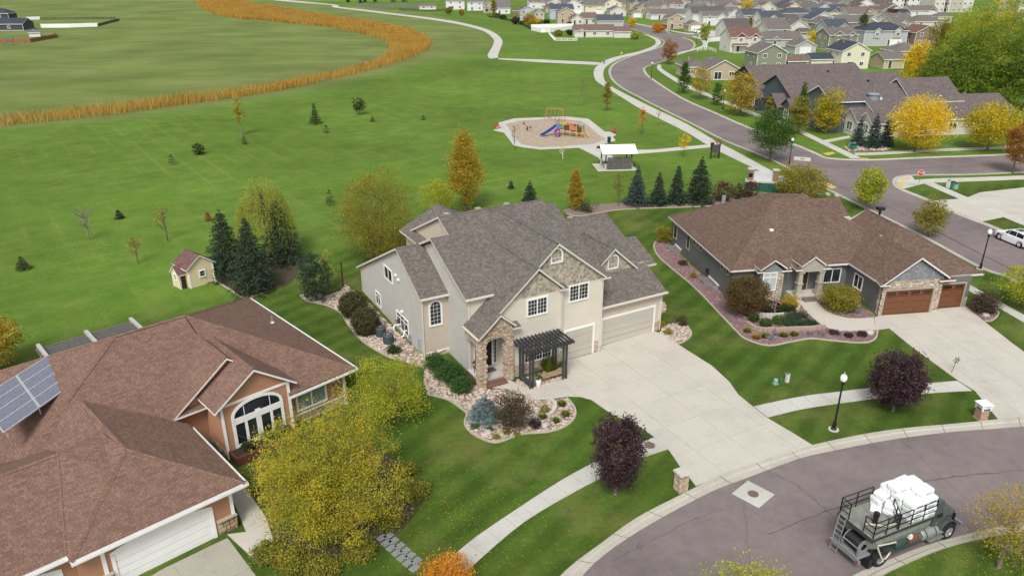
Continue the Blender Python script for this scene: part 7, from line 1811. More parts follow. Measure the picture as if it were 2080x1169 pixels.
for x in (-1.9,0,1.9):
  for y in ((-.02,.02) if x == 0 else (-.6,.6)):
    mb = MB(); mb.tube([(x, y * 1.6,0),(x, 0,2.5)], .06,6); mb.build("leg", ORG, sw)
mb = MB(); mb.tube([(-2.0,0,2.5),(2.0,0,2.5)], .06,6); mb.build("top_bar", m_paint("swing_bar", (0.50,0.26,0.08)), sw)
for x in (-1.0,1.0):
  s_ = MB(); s_.box(x - .25, x + .25,-.1,.1,.5,.54); s = s_.build("swing_seat", BLACK, sw); m2 = MB(); m2.tube([(x - .22,0,.52),(x - .22,0,2.45)], .018,4); m2.tube([(x + .22,0,.52),(x + .22,0,2.45)], .018,4); m2.build("chain", GALV, s)
tt = empty("seesaw", (*(2.9,144.7),0), R_(-60), "dark red seesaw on springs in the wood chips", "seesaw")
mb = MB(); mb.tube([(-1.3,0,1.1),(1.3,0,.7)], .07,6); mb.build("beam", ORG, tt); mb = MB(); mb.tube([(0,0,0),(0,0,.9)], .12,8); mb.build("pivot", DARKMETAL, tt)
for x, z in ((-1.2,1.1),(1.2,.75)):
  mb = MB(); mb.box(x - .2, x + .2,-.18,.18, z, z + .08); mb.tube([(x, -.15, z + .05),(x, -.15, z + .5),(x, .15, z + .5),(x, .15, z + .05)], .035,5); mb.build("seat", BLACK, tt)
def park_bench(p, rz, label):
  o = empty("park_bench", (*p, .06), rz, label, "bench"); m = m_paint("bench_red", (0.42,0.075,0.06),.5)
  for y in (-.15,.05,.25):
    mb = MB(); mb.box(-.9,.9, y - .08, y + .08,.44,.48); mb.build("seat_slat", m, o)
  for z in (.62,.82):
    mb = MB(); mb.box(-.9,.9,.34,.38, z - .08, z + .08); mb.build("back_slat", m, o)
  for x in (-.75,.75):
    mb = MB(); mb.tube([(x, -.2,0),(x, -.2,.42),(x, .3,.42),(x, .38,.95)], .04,6); mb.tube([(x, .3,.42),(x, .3,0)], .04,6); mb.build("leg", m, o)
park_bench((-2.8,146.5), R_(55), "red bench on the playground's left concrete pad"); park_bench((19.0,142.9), R_(-70), "red bench on the playground's right concrete pad")
def bin_(p, label, mat=None):
  o = empty("litter_bin", (*p, 0),0, label, "bin"); mb = MB(); mb.lathe([(.28,.04),(.32,.9),(.34,.95)], n=14); mb.build("drum", mat or m_paint("navy_bin", (0.02,0.025,0.05),.5), o); mb = MB(); mb.lathe([(.34,.95),(.3,1.02),(.12,1.1),(.12,1.05),(0,1.05)], n=14); mb.build("lid", BLACK, o); return o
bin_((17.3,134.5), "navy litter bin on the playground's corner pad"); bin_((34.6,129.9), "dark litter bin at the meeting of park paths"); 
# picnic shelter
def shelter():
  o = empty("picnic_shelter", (*(14.4,115.2),0), R_(6), "picnic shelter with white metal roof and grey board screen", "shelter")
  mb = MB(); mb.box(-1.2,5.0,-.5,4.0,0,.08); mb.build("pad", WALKC, o)
  W = 4.4
  for x in (.15, W - .2):
    for y in (.25,3.4):
      mb = MB(); mb.tube([(x, y, .08),(x, y, 1.0)], .17,10); mb.build("post_base", WALKC, o); mb = MB(); mb.tube([(x, y, 1.0),(x, y, 2.75)], .1,8); mb.build("post", DARKMETAL, o)
  rf = MB(); WM = m_paint("white_metal_roof", (0.80,0.80,0.78),.35,.04)
  rf.slab([(-.6,-.5,2.6),(W + .6,-.5,2.6),(W + .6,1.8,3.6),(-.6,1.8,3.6)], .1); rf.slab([(-.6,1.8,3.6),(W + .6,1.8,3.6),(W + .6,4.1,2.6),(-.6,4.1,2.6)], .1)
  r = rf.build("roof", [WM, m_paint("dark_red_trim", (0.12,0.05,0.045))], o)
  for i in range(10):
    x = -.5 + i * (W + 1.0) / 9; mb = MB(); mb.hexa([(x - .03,-.5,2.6),(x + .03,-.5,2.6),(x + .03,1.8,3.6),(x - .03,1.8,3.6),(x - .03,-.5,2.64),(x + .03,-.5,2.64),(x + .03,1.8,3.64),(x - .03,1.8,3.64)]); mb.build("roof_seam", WM, r)
  GB = m_paint("grey_boards", (0.115,0.108,0.10),.85,.3,3); n = 18
  rnd = random.Random(4)
  for i in range(n):
    x = .35 + i * (W - .5) / n; mb = MB(); mb.box(x, x + (W - .5) / n - .03,-.02,.03,.12,2.0 + rnd.uniform(-.03,.03)); mb.build("board", GB, o)
  t = MB(); t.box(1.0,3.2,1.5,2.2,.74,.8); t.box(1.0,3.2,.9,1.2,.44,.48); t.box(1.0,3.2,2.5,2.8,.44,.48)
  for x in (1.4,2.8): t.box(x - .05, x + .05,.95,2.75,.4,.46); t.box(x - .05, x + .05,1.7,2.0,.08,.74)
  t.build("picnic_table", GB, o)
shelter()
# park sign posts
ps = empty("park_sign", (*(33.3,122.8),0), R_(10), "dark park notice board on two posts beside the path", "sign")
for x in (-.7,.7):
  mb = MB(); mb.box(x - .08, x + .08,-.08,.08,-.1,2.6); mb.build("post", DARKMETAL, ps)
mb = MB(); mb.box(-.62,.62,-.04,.04,1.0,2.3); mb.build("board", m_paint("slate_board", (0.07,0.07,0.075)), ps)
# person on the path
def person():
  o = empty("person", (*(28.7,244.6),.05), R_(190), "person in dark trousers and grey top walking on the wide path", "person")
  me = bpy.data.meshes.new("body"); J = {}
  V = [(0,0,.95),(0,.01,1.15),(0,0,1.38),(0,0,1.5),(0,.02,1.62),(0,.02,1.74),(-.1,0,.9),(-.11,.08,.5),(-.11,-.02,.08),(-.11,.13,.04),(.1,0,.9),(.11,-.05,.5),(.11,-.18,.1),(.11,-.05,.05),(-.19,0,1.4),(-.25,-.04,1.15),(-.24,.06,.92),(.19,0,1.4),(.25,.04,1.15),(.24,.14,.95)]
  E_ = [(0,1),(1,2),(2,3),(3,4),(4,5),(0,6),(6,7),(7,8),(8,9),(0,10),(10,11),(11,12),(12,13),(2,14),(14,15),(15,16),(2,17),(17,18),(18,19)]
  Rr = [.16,.15,.17,.06,.10,.09,.10,.07,.05,.045,.10,.07,.05,.045,.075,.05,.04,.075,.05,.04]
  me.from_pydata(V, E_, [])
  b = bpy.data.objects.new("body", me); COL.objects.link(b); b.parent = o
  sk = b.modifiers.new("skin", 'SKIN'); 
  for i, v in enumerate(me.skin_vertices[0].data): v.radius = (Rr[i], Rr[i]); v.use_root = (i == 0)
  ss_ = b.modifiers.new("sub", 'SUBSURF'); ss_.levels = 1; ss_.render_levels = 1
  t = NT("clothing"); p = t.pos("Object"); s = t.add("ShaderNodeSeparateXYZ"); t.l(p, s.inputs[0])
  r = t.ramp(t.math('DIVIDE', s.outputs[2], 2.0), [(0.0,(0.015,0.014,0.018)),(0.47,(0.02,0.018,0.024)),(0.48,(0.16,0.17,0.19)),(0.755,(0.2,0.2,0.22)),(0.765,(0.42,0.28,0.21)),(0.86,(0.42,0.28,0.21)),(0.87,(0.35,0.32,0.28))], 'CONSTANT')
  t.l(r.outputs[0], t.b.inputs["Base Color"]); me.materials.append(t.done(.8))
person()
# entrance monument
em = empty("entrance_monument", (*(36.58,107.86),0), R_(-12), "white sign panel between two brown brick pillars by the path", "sign")
MBR = m_brick("brown_brick", (0.20,0.10,0.07),(0.28,0.15,0.10),(0.32,0.28,0.24))
for x in (-1.75,1.75):
  mb = MB(); mb.box(x - .4, x + .4,-.4,.4,0,2.0); mb.build("pillar", MBR, em); mb = MB(); mb.box(x - .48, x + .48,-.48,.48,2.0,2.14); mb.build("pillar_cap", WALKC, em)
mb = MB(); mb.box(-1.35,1.35,-.15,.15,.45,1.75); mb.build("panel", m_paint("panel_grey_white", (0.55,0.56,0.58)), em); mb = MB(); mb.box(-2.4,2.4,-.6,.6,0,.45); mb.build("base", PALEB, em); mb = MB(); mb.box(-2.05,-1.5,-.43,-.4,.9,1.5); mb.build("plaque", BLACK, em)
gf = empty("green_fence", (*(36.02,103.25),0), R_(-14), "low dark green fence behind the entrance monument", "fence")
for i in range(11):
  mb = MB(); mb.box(-3.2 + i * .6,-2.62 + i * .6,-.03,.03,.05,1.15); mb.build("fence_panel", m_paint("fence_green", (0.02,0.10,0.075)), gf)
mb = MB(); mb.box(-3.25,3.4,-.05,.05,1.15,1.25); mb.build("top_rail", m_paint("fence_green", (0.02,0.10,0.075)), gf)
for i, (p, l) in enumerate((((43.68,101.55), "pinkish boulder left of the brown ridge"),((44.86,101.07), "pinkish boulder behind the brown ridge"),((37.56,103.74), "rounded boulder beside the green fence"))): boulder(p, .6, PALEBO, l, 330 + i)
# bedding edge between park and neighbour

# ================================================================== VEHICLES
TYRE = m_paint("tyre_rubber", (0.018,0.018,0.019),.9,.2,6)
RIMM = m_paint("grey_rim", (0.40,0.40,0.40),.4,.2,6,.5)
def wheel(parent, x, y, r, w, side=-1, rim=None, name="wheel"):
  """wheel on the y axis; side -1: outer face towards -y"""
  mb = MB(); mb.M = Matrix.Translation((x, y, r)) @ Matrix.Rotation(R_(90 * (1 if side < 0 else -1)),4, 'X')
  mb.lathe([(r * .62,-w / 2),(r * .93,-w / 2),(r, -w * .36),(r, w * .36),(r * .93, w / 2),(r * .62, w / 2),(r * .60, w * .38)], n=24); t = mb.build("wheel", TYRE, parent, smooth=False)
  mb = MB(); mb.M = Matrix.Translation((x, y, r)) @ Matrix.Rotation(R_(90 * (1 if side < 0 else -1)),4, 'X')
  mb.lathe([(r * .62, w * .44),(r * .55, w * .44),(r * .5, w * .25),(r * .25, w * .3),(r * .22, w * .46),(0, w * .48)], n=18)
  for k in range(6):
    a = k * math.pi / 3; b0 = mb.M; mb.M = b0 @ Matrix.Rotation(a, 4, 'Z'); mb.box(r * .2, r * .56,-r * .06, r * .06, w * .24, w * .38); mb.M = b0
  mb.build("rim", rim or RIMM, t)
  return t

def loft(mb, secs, m=0, cap=True):
  """secs: list of equal-length rings of 3d points"""
  n = len(secs[0])
  for i in range(len(secs) - 1):
    for k in range(n):
      mb.poly([secs[i][k], secs[i][(k + 1) % n], secs[i + 1][(k + 1) % n], secs[i + 1][k]], m)
  if cap: mb.poly(list(reversed(secs[0])), m); mb.poly(secs[-1], m)

def spray_truck():
  o = empty("spray_truck", (*(19.82,31.47),0), R_(24), "dark green hydroseeding truck with railed deck, hose reel and ladder", "truck")
  GRN = m_paint("drab_green_paint", (0.045,0.053,0.05),.5,.25,3); DECK = m_paint("worn_grey_green_deck", (0.22,0.222,0.20),.75,.3,2.5); TANK = m_paint("tank_grey_green", (0.23,0.24,0.225),.6,.2,2.5); CABM = m_paint("cab_dark_grey", (0.078,0.088,0.088),.4,.15,3)
  for x in (0.0,5.2):
    wheel(o, x, .2,.52,.3,-1); wheel(o, x, 2.25,.52,.3,1)
    if x == 0: wheel(o, x, .55,.52,.28,-1); wheel(o, x, 1.9,.52,.28,1)
  mb = MB()
  for y in (.85,1.5): mb.box(-1.3,6.2, y - .06, y + .06,.62,.85)
  mb.box(-.1,.1,.3,2.1,.45,.6); mb.box(5.1,5.3,.3,2.1,.45,.6); mb.build("chassis", DARKMETAL, o)
  # tank: rounded trough below the deck
  secs = []
  for x in (-.55,-.4,3.3,3.55):
    k = .92 if x in (-.55,3.55) else 1.0
    secs.append([(x, 1.22 + k * a, 1.52 + k * b) for a, b in ((-1.12,.66),(-1.12,.15),(-.98,-.3),(-.62,-.62),(0,-.72),(.62,-.62),(.98,-.3),(1.12,.15),(1.12,.66))])
  mb = MB(); loft(mb, secs); mb.build("tank", TANK, o, smooth=False)
  mb = MB(); mb.box(-1.05,3.6,.06,2.4,2.18,2.25); mb.build("deck", DECK, o)
  mb = MB(); mb.box(-1.06,3.62,.03,.07,2.08,2.24); mb.box(-1.06,3.62,2.39,2.43,2.08,2.24); mb.box(-1.09,-1.05,.03,2.43,2.02,2.24); mb.build("deck_edge", GRN, o)
  # railings: posts and rails
  H_ = 3.25
  def rail(a, b, n):
    A, B = Vector(a), Vector(b)
    for i in range(n + 1):
      p = A.lerp(B, i / n); m = MB(); m.tube([(p.x, p.y, 2.22),(p.x, p.y, H_)], .035,6); m.build("rail_post", BLACK, o, uv=False)
    for z in (2.55,2.9, H_):
      m = MB(); m.tube([(A.x, A.y, z),(B.x, B.y, z)], .03,6); m.build("rail", BLACK, o, uv=False)
  rail((-1.0,.1,0),(3.55,.1,0),5); rail((-1.0,2.36,0),(1.3,2.36,0),2); rail((-1.0,2.36,0),(-1.0,1.75,0),1); rail((-1.0,.1,0),(-1.0,.75,0),1); rail((.75,.1,0),(1.5,1.15,0),2); rail((3.55,.1,0),(3.55,.8,0),1)
  # hatch, nozzle column, gear on deck
  mb = MB(); mb.box(1.0,1.9,.35,1.0,2.25,2.42); mb.build("hatch", TANK, o)
  mb = MB(); mb.tube([(.05,.95,2.25),(.05,.95,2.75)], .13,10); mb.tube([(.05,.95,2.75),(.05,.95,2.95)], .16,10); mb.build("nozzle_column", BLACK, o)
  mb = MB(); mb.tube([(-.5,1.1,2.3),(.3,.45,2.36),(.9,.35,2.4)], .05,6); mb.build("spray_wand", m_paint("cream_pipe", (0.55,0.50,0.40)), o)
  mb = MB(); mb.tube([(.9,.5,2.45),(1.2,.4,2.7),(1.5,.6,2.6),(1.3,.8,2.4)], .06,7); mb.build("valve_pipe", GRN, o)
  # hose reel at the tail
  mb = MB(); mb.M = Matrix.Translation((-1.0,1.0,1.35)) @ Matrix.Rotation(R_(90),4, 'X')
  mb.lathe([(.2,-.5),(.46,-.5),(.46,-.47),(.2,-.47)], n=20); mb.lathe([(.2,.47),(.46,.47),(.46,.5),(.2,.5)], n=20); rl = mb.build("hose_reel", GALV, o)
  mb = MB(); mb.M = Matrix.Translation((-1.0,1.0,1.35)) @ Matrix.Rotation(R_(90),4, 'X')
  pr = []
  for i in range(9): z = -.46 + i * .115; pr += [(.34, z - .05),(.40, z - .025),(.42, z),(.40, z + .025)]
  mb.lathe(pr, n=20); mb.build("coiled_hose", BLACK, rl)
  mb = MB(); mb.box(-1.5,-.55,.35,1.75,.78,.86); mb.box(-1.5,-1.4,.2,2.3,.6,.78); mb.box(-1.45,-1.38,.45,.52,.8,1.4); mb.box(-1.45,-1.38,1.5,1.57,.8,1.4); mb.tube([(-1.42,.48,1.4),(-1.42,1.54,1.4)], .04,6); mb.build("rear_frame", m_paint("rail_grey", (0.20,0.21,0.215),.5), o)
  ld = MB(); ld.tube([(-1.45,1.75,.05),(-1.2,1.75,2.3)], .03,6); ld.tube([(-1.45,2.2,.05),(-1.2,2.2,2.3)], .03,6)
  ladder = ld.build("ladder", GALV, o)
  for i in range(7):
    m = MB(); z = .2 + i * .32; x = -1.45 + .25 * (z - .05) / 2.25; m.tube([(x, 1.75, z),(x, 2.2, z)], .025,5); m.build("rung", GALV, ladder)
  for y in (.35,2.2):
    mb = MB(); mb.box(-1.53,-1.5, y - .06, y + .06,.64,.74); mb.build("tail_light", m_paint("red_lens", (0.40,0.02,0.02),.3), o)
  # pump, engine, box, fuel tank on the near side
  mb = MB(); mb.M = Matrix.Translation((1.35,.3,1.0)) @ Matrix.Rotation(R_(90),4, 'Y'); mb.lathe([(0,-.4),(.26,-.4),(.3,-.3),(.3,.2),(.2,.32),(.2,.5),(0,.5)], n=14); mb.build("pump", m_paint("pump_green", (0.035,0.06,0.056)), o)
  mb = MB(); mb.box(2.1,2.75,.12,.7,.8,1.12); mb.build("tool_box", m_paint("rust_brown_box", (0.22,0.085,0.05)), o)
  mb = MB(); mb.box(2.0,2.2,.1,.3,1.1,1.35); mb.build("rag", WHITE, o)
  mb = MB(); mb.M = Matrix.Translation((3.55,.28,.95)) @ Matrix.Rotation(R_(90),4, 'Y'); mb.lathe([(0,-.62),(.3,-.62),(.33,-.58),(.33,.58),(.3,.62),(0,.62)], n=18); ft = mb.build("fuel_tank", m_paint("tank_silver_green", (0.30,0.32,0.30),.4,.1,4,.3), o)
  for x in (3.2,3.9):
    m = MB(); m.M = Matrix.Translation((x, .28,.95)) @ Matrix.Rotation(R_(90),4, 'Y'); m.lathe([(.34,-.03),(.345,0),(.34,.03)], n=18); m.build("tank_strap", DARKMETAL, ft)
  mb = MB(); mb.box(3.6,4.7,-.02,.3,.42,.48); mb.box(3.7,4.6,.0,.3,.75,.8); mb.build("running_step", GALV, o)
  mb = MB(); mb.box(-.2,3.0,.0,.5,.72,.8); mb.build("side_shelf", m_paint("pump_green", (0.035,0.06,0.056)), o)
  mb = MB(); mb.tube([(-.55,.05,1.55),(-.35,-.12,1.0),(-.2,-.12,.75),(.15,-.05,.62),(.5,.0,.9)], .045,7); mb.tube([(-.5,.1,1.6),(.3,.05,1.5),(.9,.1,1.35)], .045,7); mb.build("cream_hose", m_paint("cream_pipe", (0.55,0.50,0.40)), o)
  mb = MB(); mb.tube([(.5,0,.9),(.42,-.02,.75)], .06,7); mb.build("red_nozzle", RED, o)
  mb = MB(); mb.box(-.85,-.6,.1,.6,.15,.75); mb.build("mud_flap", BLACK, o)
  # cab and hood
  cb = MB()
  secs = [[(x, y0, z) for (y0, z) in pr_] for x, pr_ in (
    (3.75,((.22,.75),(.22,1.7),(.34,2.6),(2.1,2.6),(2.22,1.7),(2.22,.75))),(3.9,((.2,.7),(.2,1.72),(.32,2.72),(2.12,2.72),(2.24,1.72),(2.24,.7))),
    (4.55,((.2,.7),(.2,1.7),(.34,2.68),(2.1,2.68),(2.24,1.7),(2.24,.7))),(4.85,((.22,.7),(.22,1.62),(.42,1.7),(2.02,1.7),(2.22,1.62),(2.22,.7))))]
  loft(cb, secs); cab = cb.build("cab", CABM, o)
  gl = MB(); gl.poly([(3.98,.20,1.78),(4.5,.20,1.76),(4.42,.315,2.4),(4.0,.31,2.42)]); gl.build("side_window", GLASS, cab)
  gl = MB(); gl.poly([(4.02,2.245,1.78),(4.5,2.245,1.76),(4.42,2.13,2.4),(4.02,2.13,2.42)]); gl.build("side_window", GLASS, cab)
  gl = MB(); gl.poly([(4.84,.46,1.74),(4.84,1.98,1.74),(4.62,2.02,2.6),(4.62,.42,2.6)]); gl.build("windscreen", GLASS, cab)
  gl = MB(); gl.box(3.9,4.62,.188,.198,.8,1.66); d_ = gl.build("door", CABM, cab); gl = MB(); gl.box(3.98,4.12,.17,.19,1.45,1.5); gl.build("handle", GALV, d_)
  hb = MB()
  secs = [[(x, 1.22 + a * k, z) for a, z in ((-.78,.8),(-.78,1.35),(-.6, zt),(0, zt + .06),(.6, zt),(.78,1.35),(.78,.8))] for x, k, zt in ((4.8,1.0,1.66),(5.4,.95,1.60),(5.95,.88,1.48),(6.12,.8,1.3))]
  loft(hb, secs); hood = hb.build("hood", CABM, o, smooth=False)
  gb = MB(); gb.box(6.08,6.16,.75,1.7,.85,1.3); gb.build("grille", DARKMETAL, hood)
  for y, s in ((.2,-1),(2.24,1)):
    f = MB(); n = 9; yo = y - .06 * -s; yi = y + .48 * -s
    for i in range(n):
      a0 = math.pi * (1.05 - 1.0 * i / n); a1 = math.pi * (1.05 - 1.0 * (i + 1) / n)
      p = [(5.2 + .72 * math.cos(a0),.55 + .72 * math.sin(a0)),(5.2 + .72 * math.cos(a1),.55 + .72 * math.sin(a1)),(5.2 + .62 * math.cos(a1),.55 + .62 * math.sin(a1)),(5.2 + .62 * math.cos(a0),.55 + .62 * math.sin(a0))]
      f.hexa([(q[0], yo, q[1]) for q in p] + [(q[0], yi, q[1]) for q in p])
    f.build("fender", CABM, o)
    h = MB(); h.M = Matrix.Translation((6.1, y + .42 * -s, 1.02)) @ Matrix.Rotation(R_(90),4, 'Y'); h.lathe([(.13,-.05),(.13,.03),(.1,.06),(0,.08)], n=12); h.build("headlight", m_glass("lamp_lens", (.4,.4,.4)), o)
    m = MB(); m.tube([(4.7, y, 1.75),(4.85, y + .32 * s, 1.85)], .02,5); m.box(4.82,4.88, min(y + .28 * s, y + .42 * s), max(y + .28 * s, y + .42 * s),1.7,2.15); m.build("mirror", BLACK, o)
  mb = MB(); mb.box(6.15,6.3,.1,2.34,.55,.8); mb.build("bumper", GALV, o)
  mb = MB(); mb.tube([(3.62,2.1,1.2),(3.62,2.1,2.95)], .06,8); mb.build("exhaust_stack", GALV, o)
  return o
TRUCK = spray_truck()
MAT_T = Matrix.Translation((*(19.82,31.47),0)) @ Matrix.Rotation(R_(24),4, 'Z')
# white bags of mulch stacked on the deck
def m_bag():
  t = NT("white_mulch_bag"); p = t.pos("Object")
  n = t.noise(5,4,.6, p); r = t.ramp(n.outputs["Fac"], [(0.3,(0.62,0.66,0.70)),(0.55,(0.80,0.81,0.82)),(0.7,(0.84,0.84,0.84))])
  t.l(r.outputs[0], t.b.inputs["Base Color"]); t.bump(t.noise(9,4,.6, p).outputs["Fac"], .5,.04); return t.done(.35,.4)
BAG = m_bag(); BLUEP = m_paint("bag_print_blue", (0.20,0.25,0.36),.5)
def bag_mesh():
  mb = MB(); L, W, Hh = .5,.36,.30
  n = 8; rings = []
  for j, (zz, k) in enumerate(((0.0,.93),(.06,1.0),(.24,1.0),(.30,.90))):
    ring = []
    for i in range(16):
      a = 2 * math.pi * i / 16; c, s = math.cos(a), math.sin(a); e = .24
      ring.append((L * k * abs(c) ** e * (1 if c > 0 else -1), W * k * abs(s) ** e * (1 if s > 0 else -1), zz))
    rings.append(ring)
  loft(mb, rings); mb.box(-.22,.22,-W - .004,-W * .9,.10,.16,1)
  return mb
bag0 = None
spots = []
for lay in range(5):
  for i in range(2):
    for j in range(3 if lay < 4 else 2):
      if lay >= 4 and i == 0 and j == 0: continue
      spots.append((2.2 + i * 1.0 - .04 * lay, .45 + j * .74 + (.3 if lay == 4 else 0),2.26 + lay * .305,0.0, lay))
spots += [(1.55,1.95,2.26,.1,0),(1.52,1.92,2.565,-.12,1),(1.55,1.9,2.87,.08,2),(1.6,1.25,2.26,.3,0),(1.62,1.3,2.565,.5,1)]
rnd = random.Random(8)
for k, (x, y, z, r, lay) in enumerate(spots):
  lbl = ["white mulch bag in the bottom layer of the truck's load", "white mulch bag in the second layer of the truck's load", "white mulch bag in the third layer of the truck's load", "white mulch bag in the fourth layer of the truck's load", "white mulch bag in the topmost layer of the truck's load"][lay]
  p = MAT_T @ Vector((x + rnd.uniform(-.03,.03), y + rnd.uniform(-.02,.02), z))
  if bag0 is None: bag0 = bag_mesh().build("mulch_bag", [BAG, BLUEP], uv=False); b = bag0
  else: b = bag0.copy(); COL.objects.link(b)
  b.location = p; b.rotation_euler = (rnd.uniform(-.03,.03), rnd.uniform(-.03,.03), R_(24) + r + rnd.uniform(-.06,.06)); b.scale = (rnd.uniform(.97,1.02), rnd.uniform(.97,1.02),1)
  tag(b, lbl, "bag", "white mulch bags on the truck, layer %s" % ("one", "two", "three", "four", "five")[lay])
pb = bag0.copy(); COL.objects.link(pb); pb.location = MAT_T @ Vector((1.0,1.75,2.26)); pb.rotation_euler = (0,0, R_(60)); pb.scale = (.75,.8,.45); tag(pb, "crumpled emptied white bag lying on the truck deck", "bag", "loose bags on the truck deck")

def suv(p, rz, label, body, scale=1.0, name="parked_car", cat="car", simple=False):
  o = empty(name, (*p, .02), rz, label, cat); o.scale = (scale,) * 3
  BM = body
  # cross sections along x (front at +x)
  prof = ((-2.35,.55,.78,.95,1.0),(-2.25,.35,.88,1.05,1.15),(-1.5,.25,.93,1.05,1.15),(0,.23,.95,1.03,1.12),(1.0,.25,.95,1.0,1.08),(1.5,.27,.93,.96,1.04),(2.1,.35,.86,.88,.95),(2.35,.5,.7,.75,.78))
  mb = MB(); secs = [[(x, -w, zl),(x, -w, zs - .25),(x, -w * .97, zs),(x, -w * .8, zt),(x, w * .8, zt),(x, w * .97, zs),(x, w, zs - .25),(x, w, zl)] for x, zl, w, zs, zt in prof]
  loft(mb, secs); bd = mb.build("body", BM, o, smooth=False)
  gh = MB(); g = ((-2.28,1.08,.80,1.10),(-1.95,1.05,.72,1.62),(-1.2,1.05,.70,1.72),(.1,1.04,.69,1.70),(.45,1.03,.68,1.62),(1.15,1.02,.78,1.06))
  secs = [[(x, -.86, zb),(x, -wt, zt),(x, wt, zt),(x, .86, zb)] for x, zb, wt, zt in g]
  loft(gh, secs); gh.build("roof", BM, o)
  def pane(nm, pts): 
    m = MB(); m.poly(pts); m.build(nm, m_glass_car, o)
  m_glass_car = MATS.setdefault("car_glass", m_glass("car_glass", (0.012,0.015,0.025),.05))
  e = .012
  for s in (-1,1):
    def sp(x, t):
      xs = [q[0] for q in g]; zb = np.interp(x, xs, [q[1] for q in g]); wt = np.interp(x, xs, [q[2] for q in g]); zt = np.interp(x, xs, [q[3] for q in g])
      return (x, s * (.86 + (wt - .86) * t + e), zb + (zt - zb) * t)
    pane("side_window", [sp(-1.75,.12), sp(-.75,.10), sp(-.75,.86), sp(-1.65,.84)]); pane("side_window", [sp(-.68,.10), sp(.3,.10), sp(.3,.86), sp(-.68,.86)]); pane("side_window", [sp(.36,.10), sp(.98,.12), sp(.5,.82), sp(.36,.85)])
  pane("windscreen", [(1.1,-.72,1.11),(1.1,.72,1.11),(.5,.62,1.605),(.5,-.62,1.605)]); pane("rear_window", [(-2.27,-.7,1.2),(-2.27,.7,1.2),(-2.0,.62,1.58),(-2.0,-.62,1.58)])
  if not simple: pane("sunroof", [(-.9,-.5,1.735),(.0,-.5,1.72),(.0,.5,1.72),(-.9,.5,1.735)])
  for x in (-1.45,1.45):
    for s in (-1,1):
      w = wheel(o, x, s * .82,.38,.26, s if False else (-1 if s < 0 else 1))
      a = MB(); a.M = Matrix.Translation((x, s * .935,.40)) @ Matrix.Rotation(R_(90),4, 'X'); a.lathe([(.47,-.02),(.47,.02),(.38,.02)], n=20); a.build("wheel_arch", BLACK, o)
  if not simple:
    for s in (-1,1):
      m = MB(); m.box(2.2,2.34, s * .72 - .16, s * .72 + .16,.66,.82); m.build("headlight", m_glass("lamp_lens", (.4,.4,.4)), o); m = MB(); m.box(-2.34,-2.26, s * .72 - .12, s * .72 + .12,.85,1.05); m.build("tail_light", RED, o); m = MB(); m.box(.75,.95, s * 1.0 - .1, s * 1.0 + .1,1.02,1.16); m.build("mirror", BM, o)
    m = MB(); m.box(2.28,2.36,-.5,.5,.45,.68); m.build("grille", BLACK, o)
    for x0, x1 in ((-.65,.32),(.36,1.0)):
      for s in (-1,1): m = MB(); m.box(x0 + .1, x0 + .25, s * .955 - .01, s * .955 + .01,.88,.92); m.build("door_handle", GALV, o)
  return o
CARW = m_paint("white_car_paint", (0.80,0.81,0.83),.2,.02,1,0,.6); CARD = m_paint("dark_car_paint", (0.03,0.032,0.038),.2,.1,1,0,.6); CARS = m_paint("silver_car_paint", (0.42,0.43,0.45),.3,.05,1,.4,.5); CARR = m_paint("red_car_paint", (0.25,0.03,0.03),.2,.1,1)
_a = (56.77,83.43); _b = (57.34,80.79)
_d = Vector((_a[0] - _b[0], _a[1] - _b[1])).normalized()
suv(((_a[0] + _b[0]) / 2 + _d.y * .94,(_a[1] + _b[1]) / 2 - _d.x * .94), math.atan2(_d.y, _d.x), "white sport utility car parked at the street kerb", CARW, .98)
for i, (p, r, l, m) in enumerate((((83.2,355.4),15, "white car parked before the tan garage house", CARW),((-90.3,618.1),5, "dark car parked beyond the grey board fence", CARD),((-82.0,618.1),5, "black car beside the dark one beyond the board fence", CARD),((229.9,368.2),60, "white car glimpsed between the cottonwoods", CARW),((206.0,330.0),60, "silver car on the lot behind the cottonwoods", CARS),((191.3,306.1),60, "dark car on the lot behind the cottonwoods", CARD))):
  suv(p, R_(r), l, m, 1.0, simple=True)

# ================================================================== BACKGROUND HOUSES
PAL = {}
for k, c in dict(olive=(0.24,0.25,0.185), cream=(0.68,0.64,0.50), white=(0.66,0.66,0.65), offwhite=(0.60,0.58,0.53), lightgrey=(0.43,0.44,0.45), tan=(0.44,0.36,0.26), gold=(0.46,0.38,0.24), brown=(0.26,0.18,0.14), bluegrey=(0.42,0.46,0.53), dark=(0.055,0.06,0.068), slatewall=(0.085,0.11,0.13), greige=(0.46,0.43,0.37)).items():
  PAL[k] = m_siding("siding_" + k, c, 0.15)
ROOFS = {}
for k, c in dict(taupe=(0.155,0.135,0.125), darktaupe=(0.115,0.098,0.09), slate=(0.072,0.085,0.105), navy=(0.05,0.06,0.08), redbrown=(0.17,0.095,0.075), brown=(0.16,0.115,0.098), grey=(0.15,0.145,0.14), town=(0.135,0.112,0.108)).items():
  ROOFS[k] = m_shingle("shingle_" + k, [mul(c, .6), mul(c, .92), mul(c, 1.12), mul(c, 1.5)], .4,.18)
REDGAB = m_paint("barn_red", (0.25,0.03,0.04),.6)

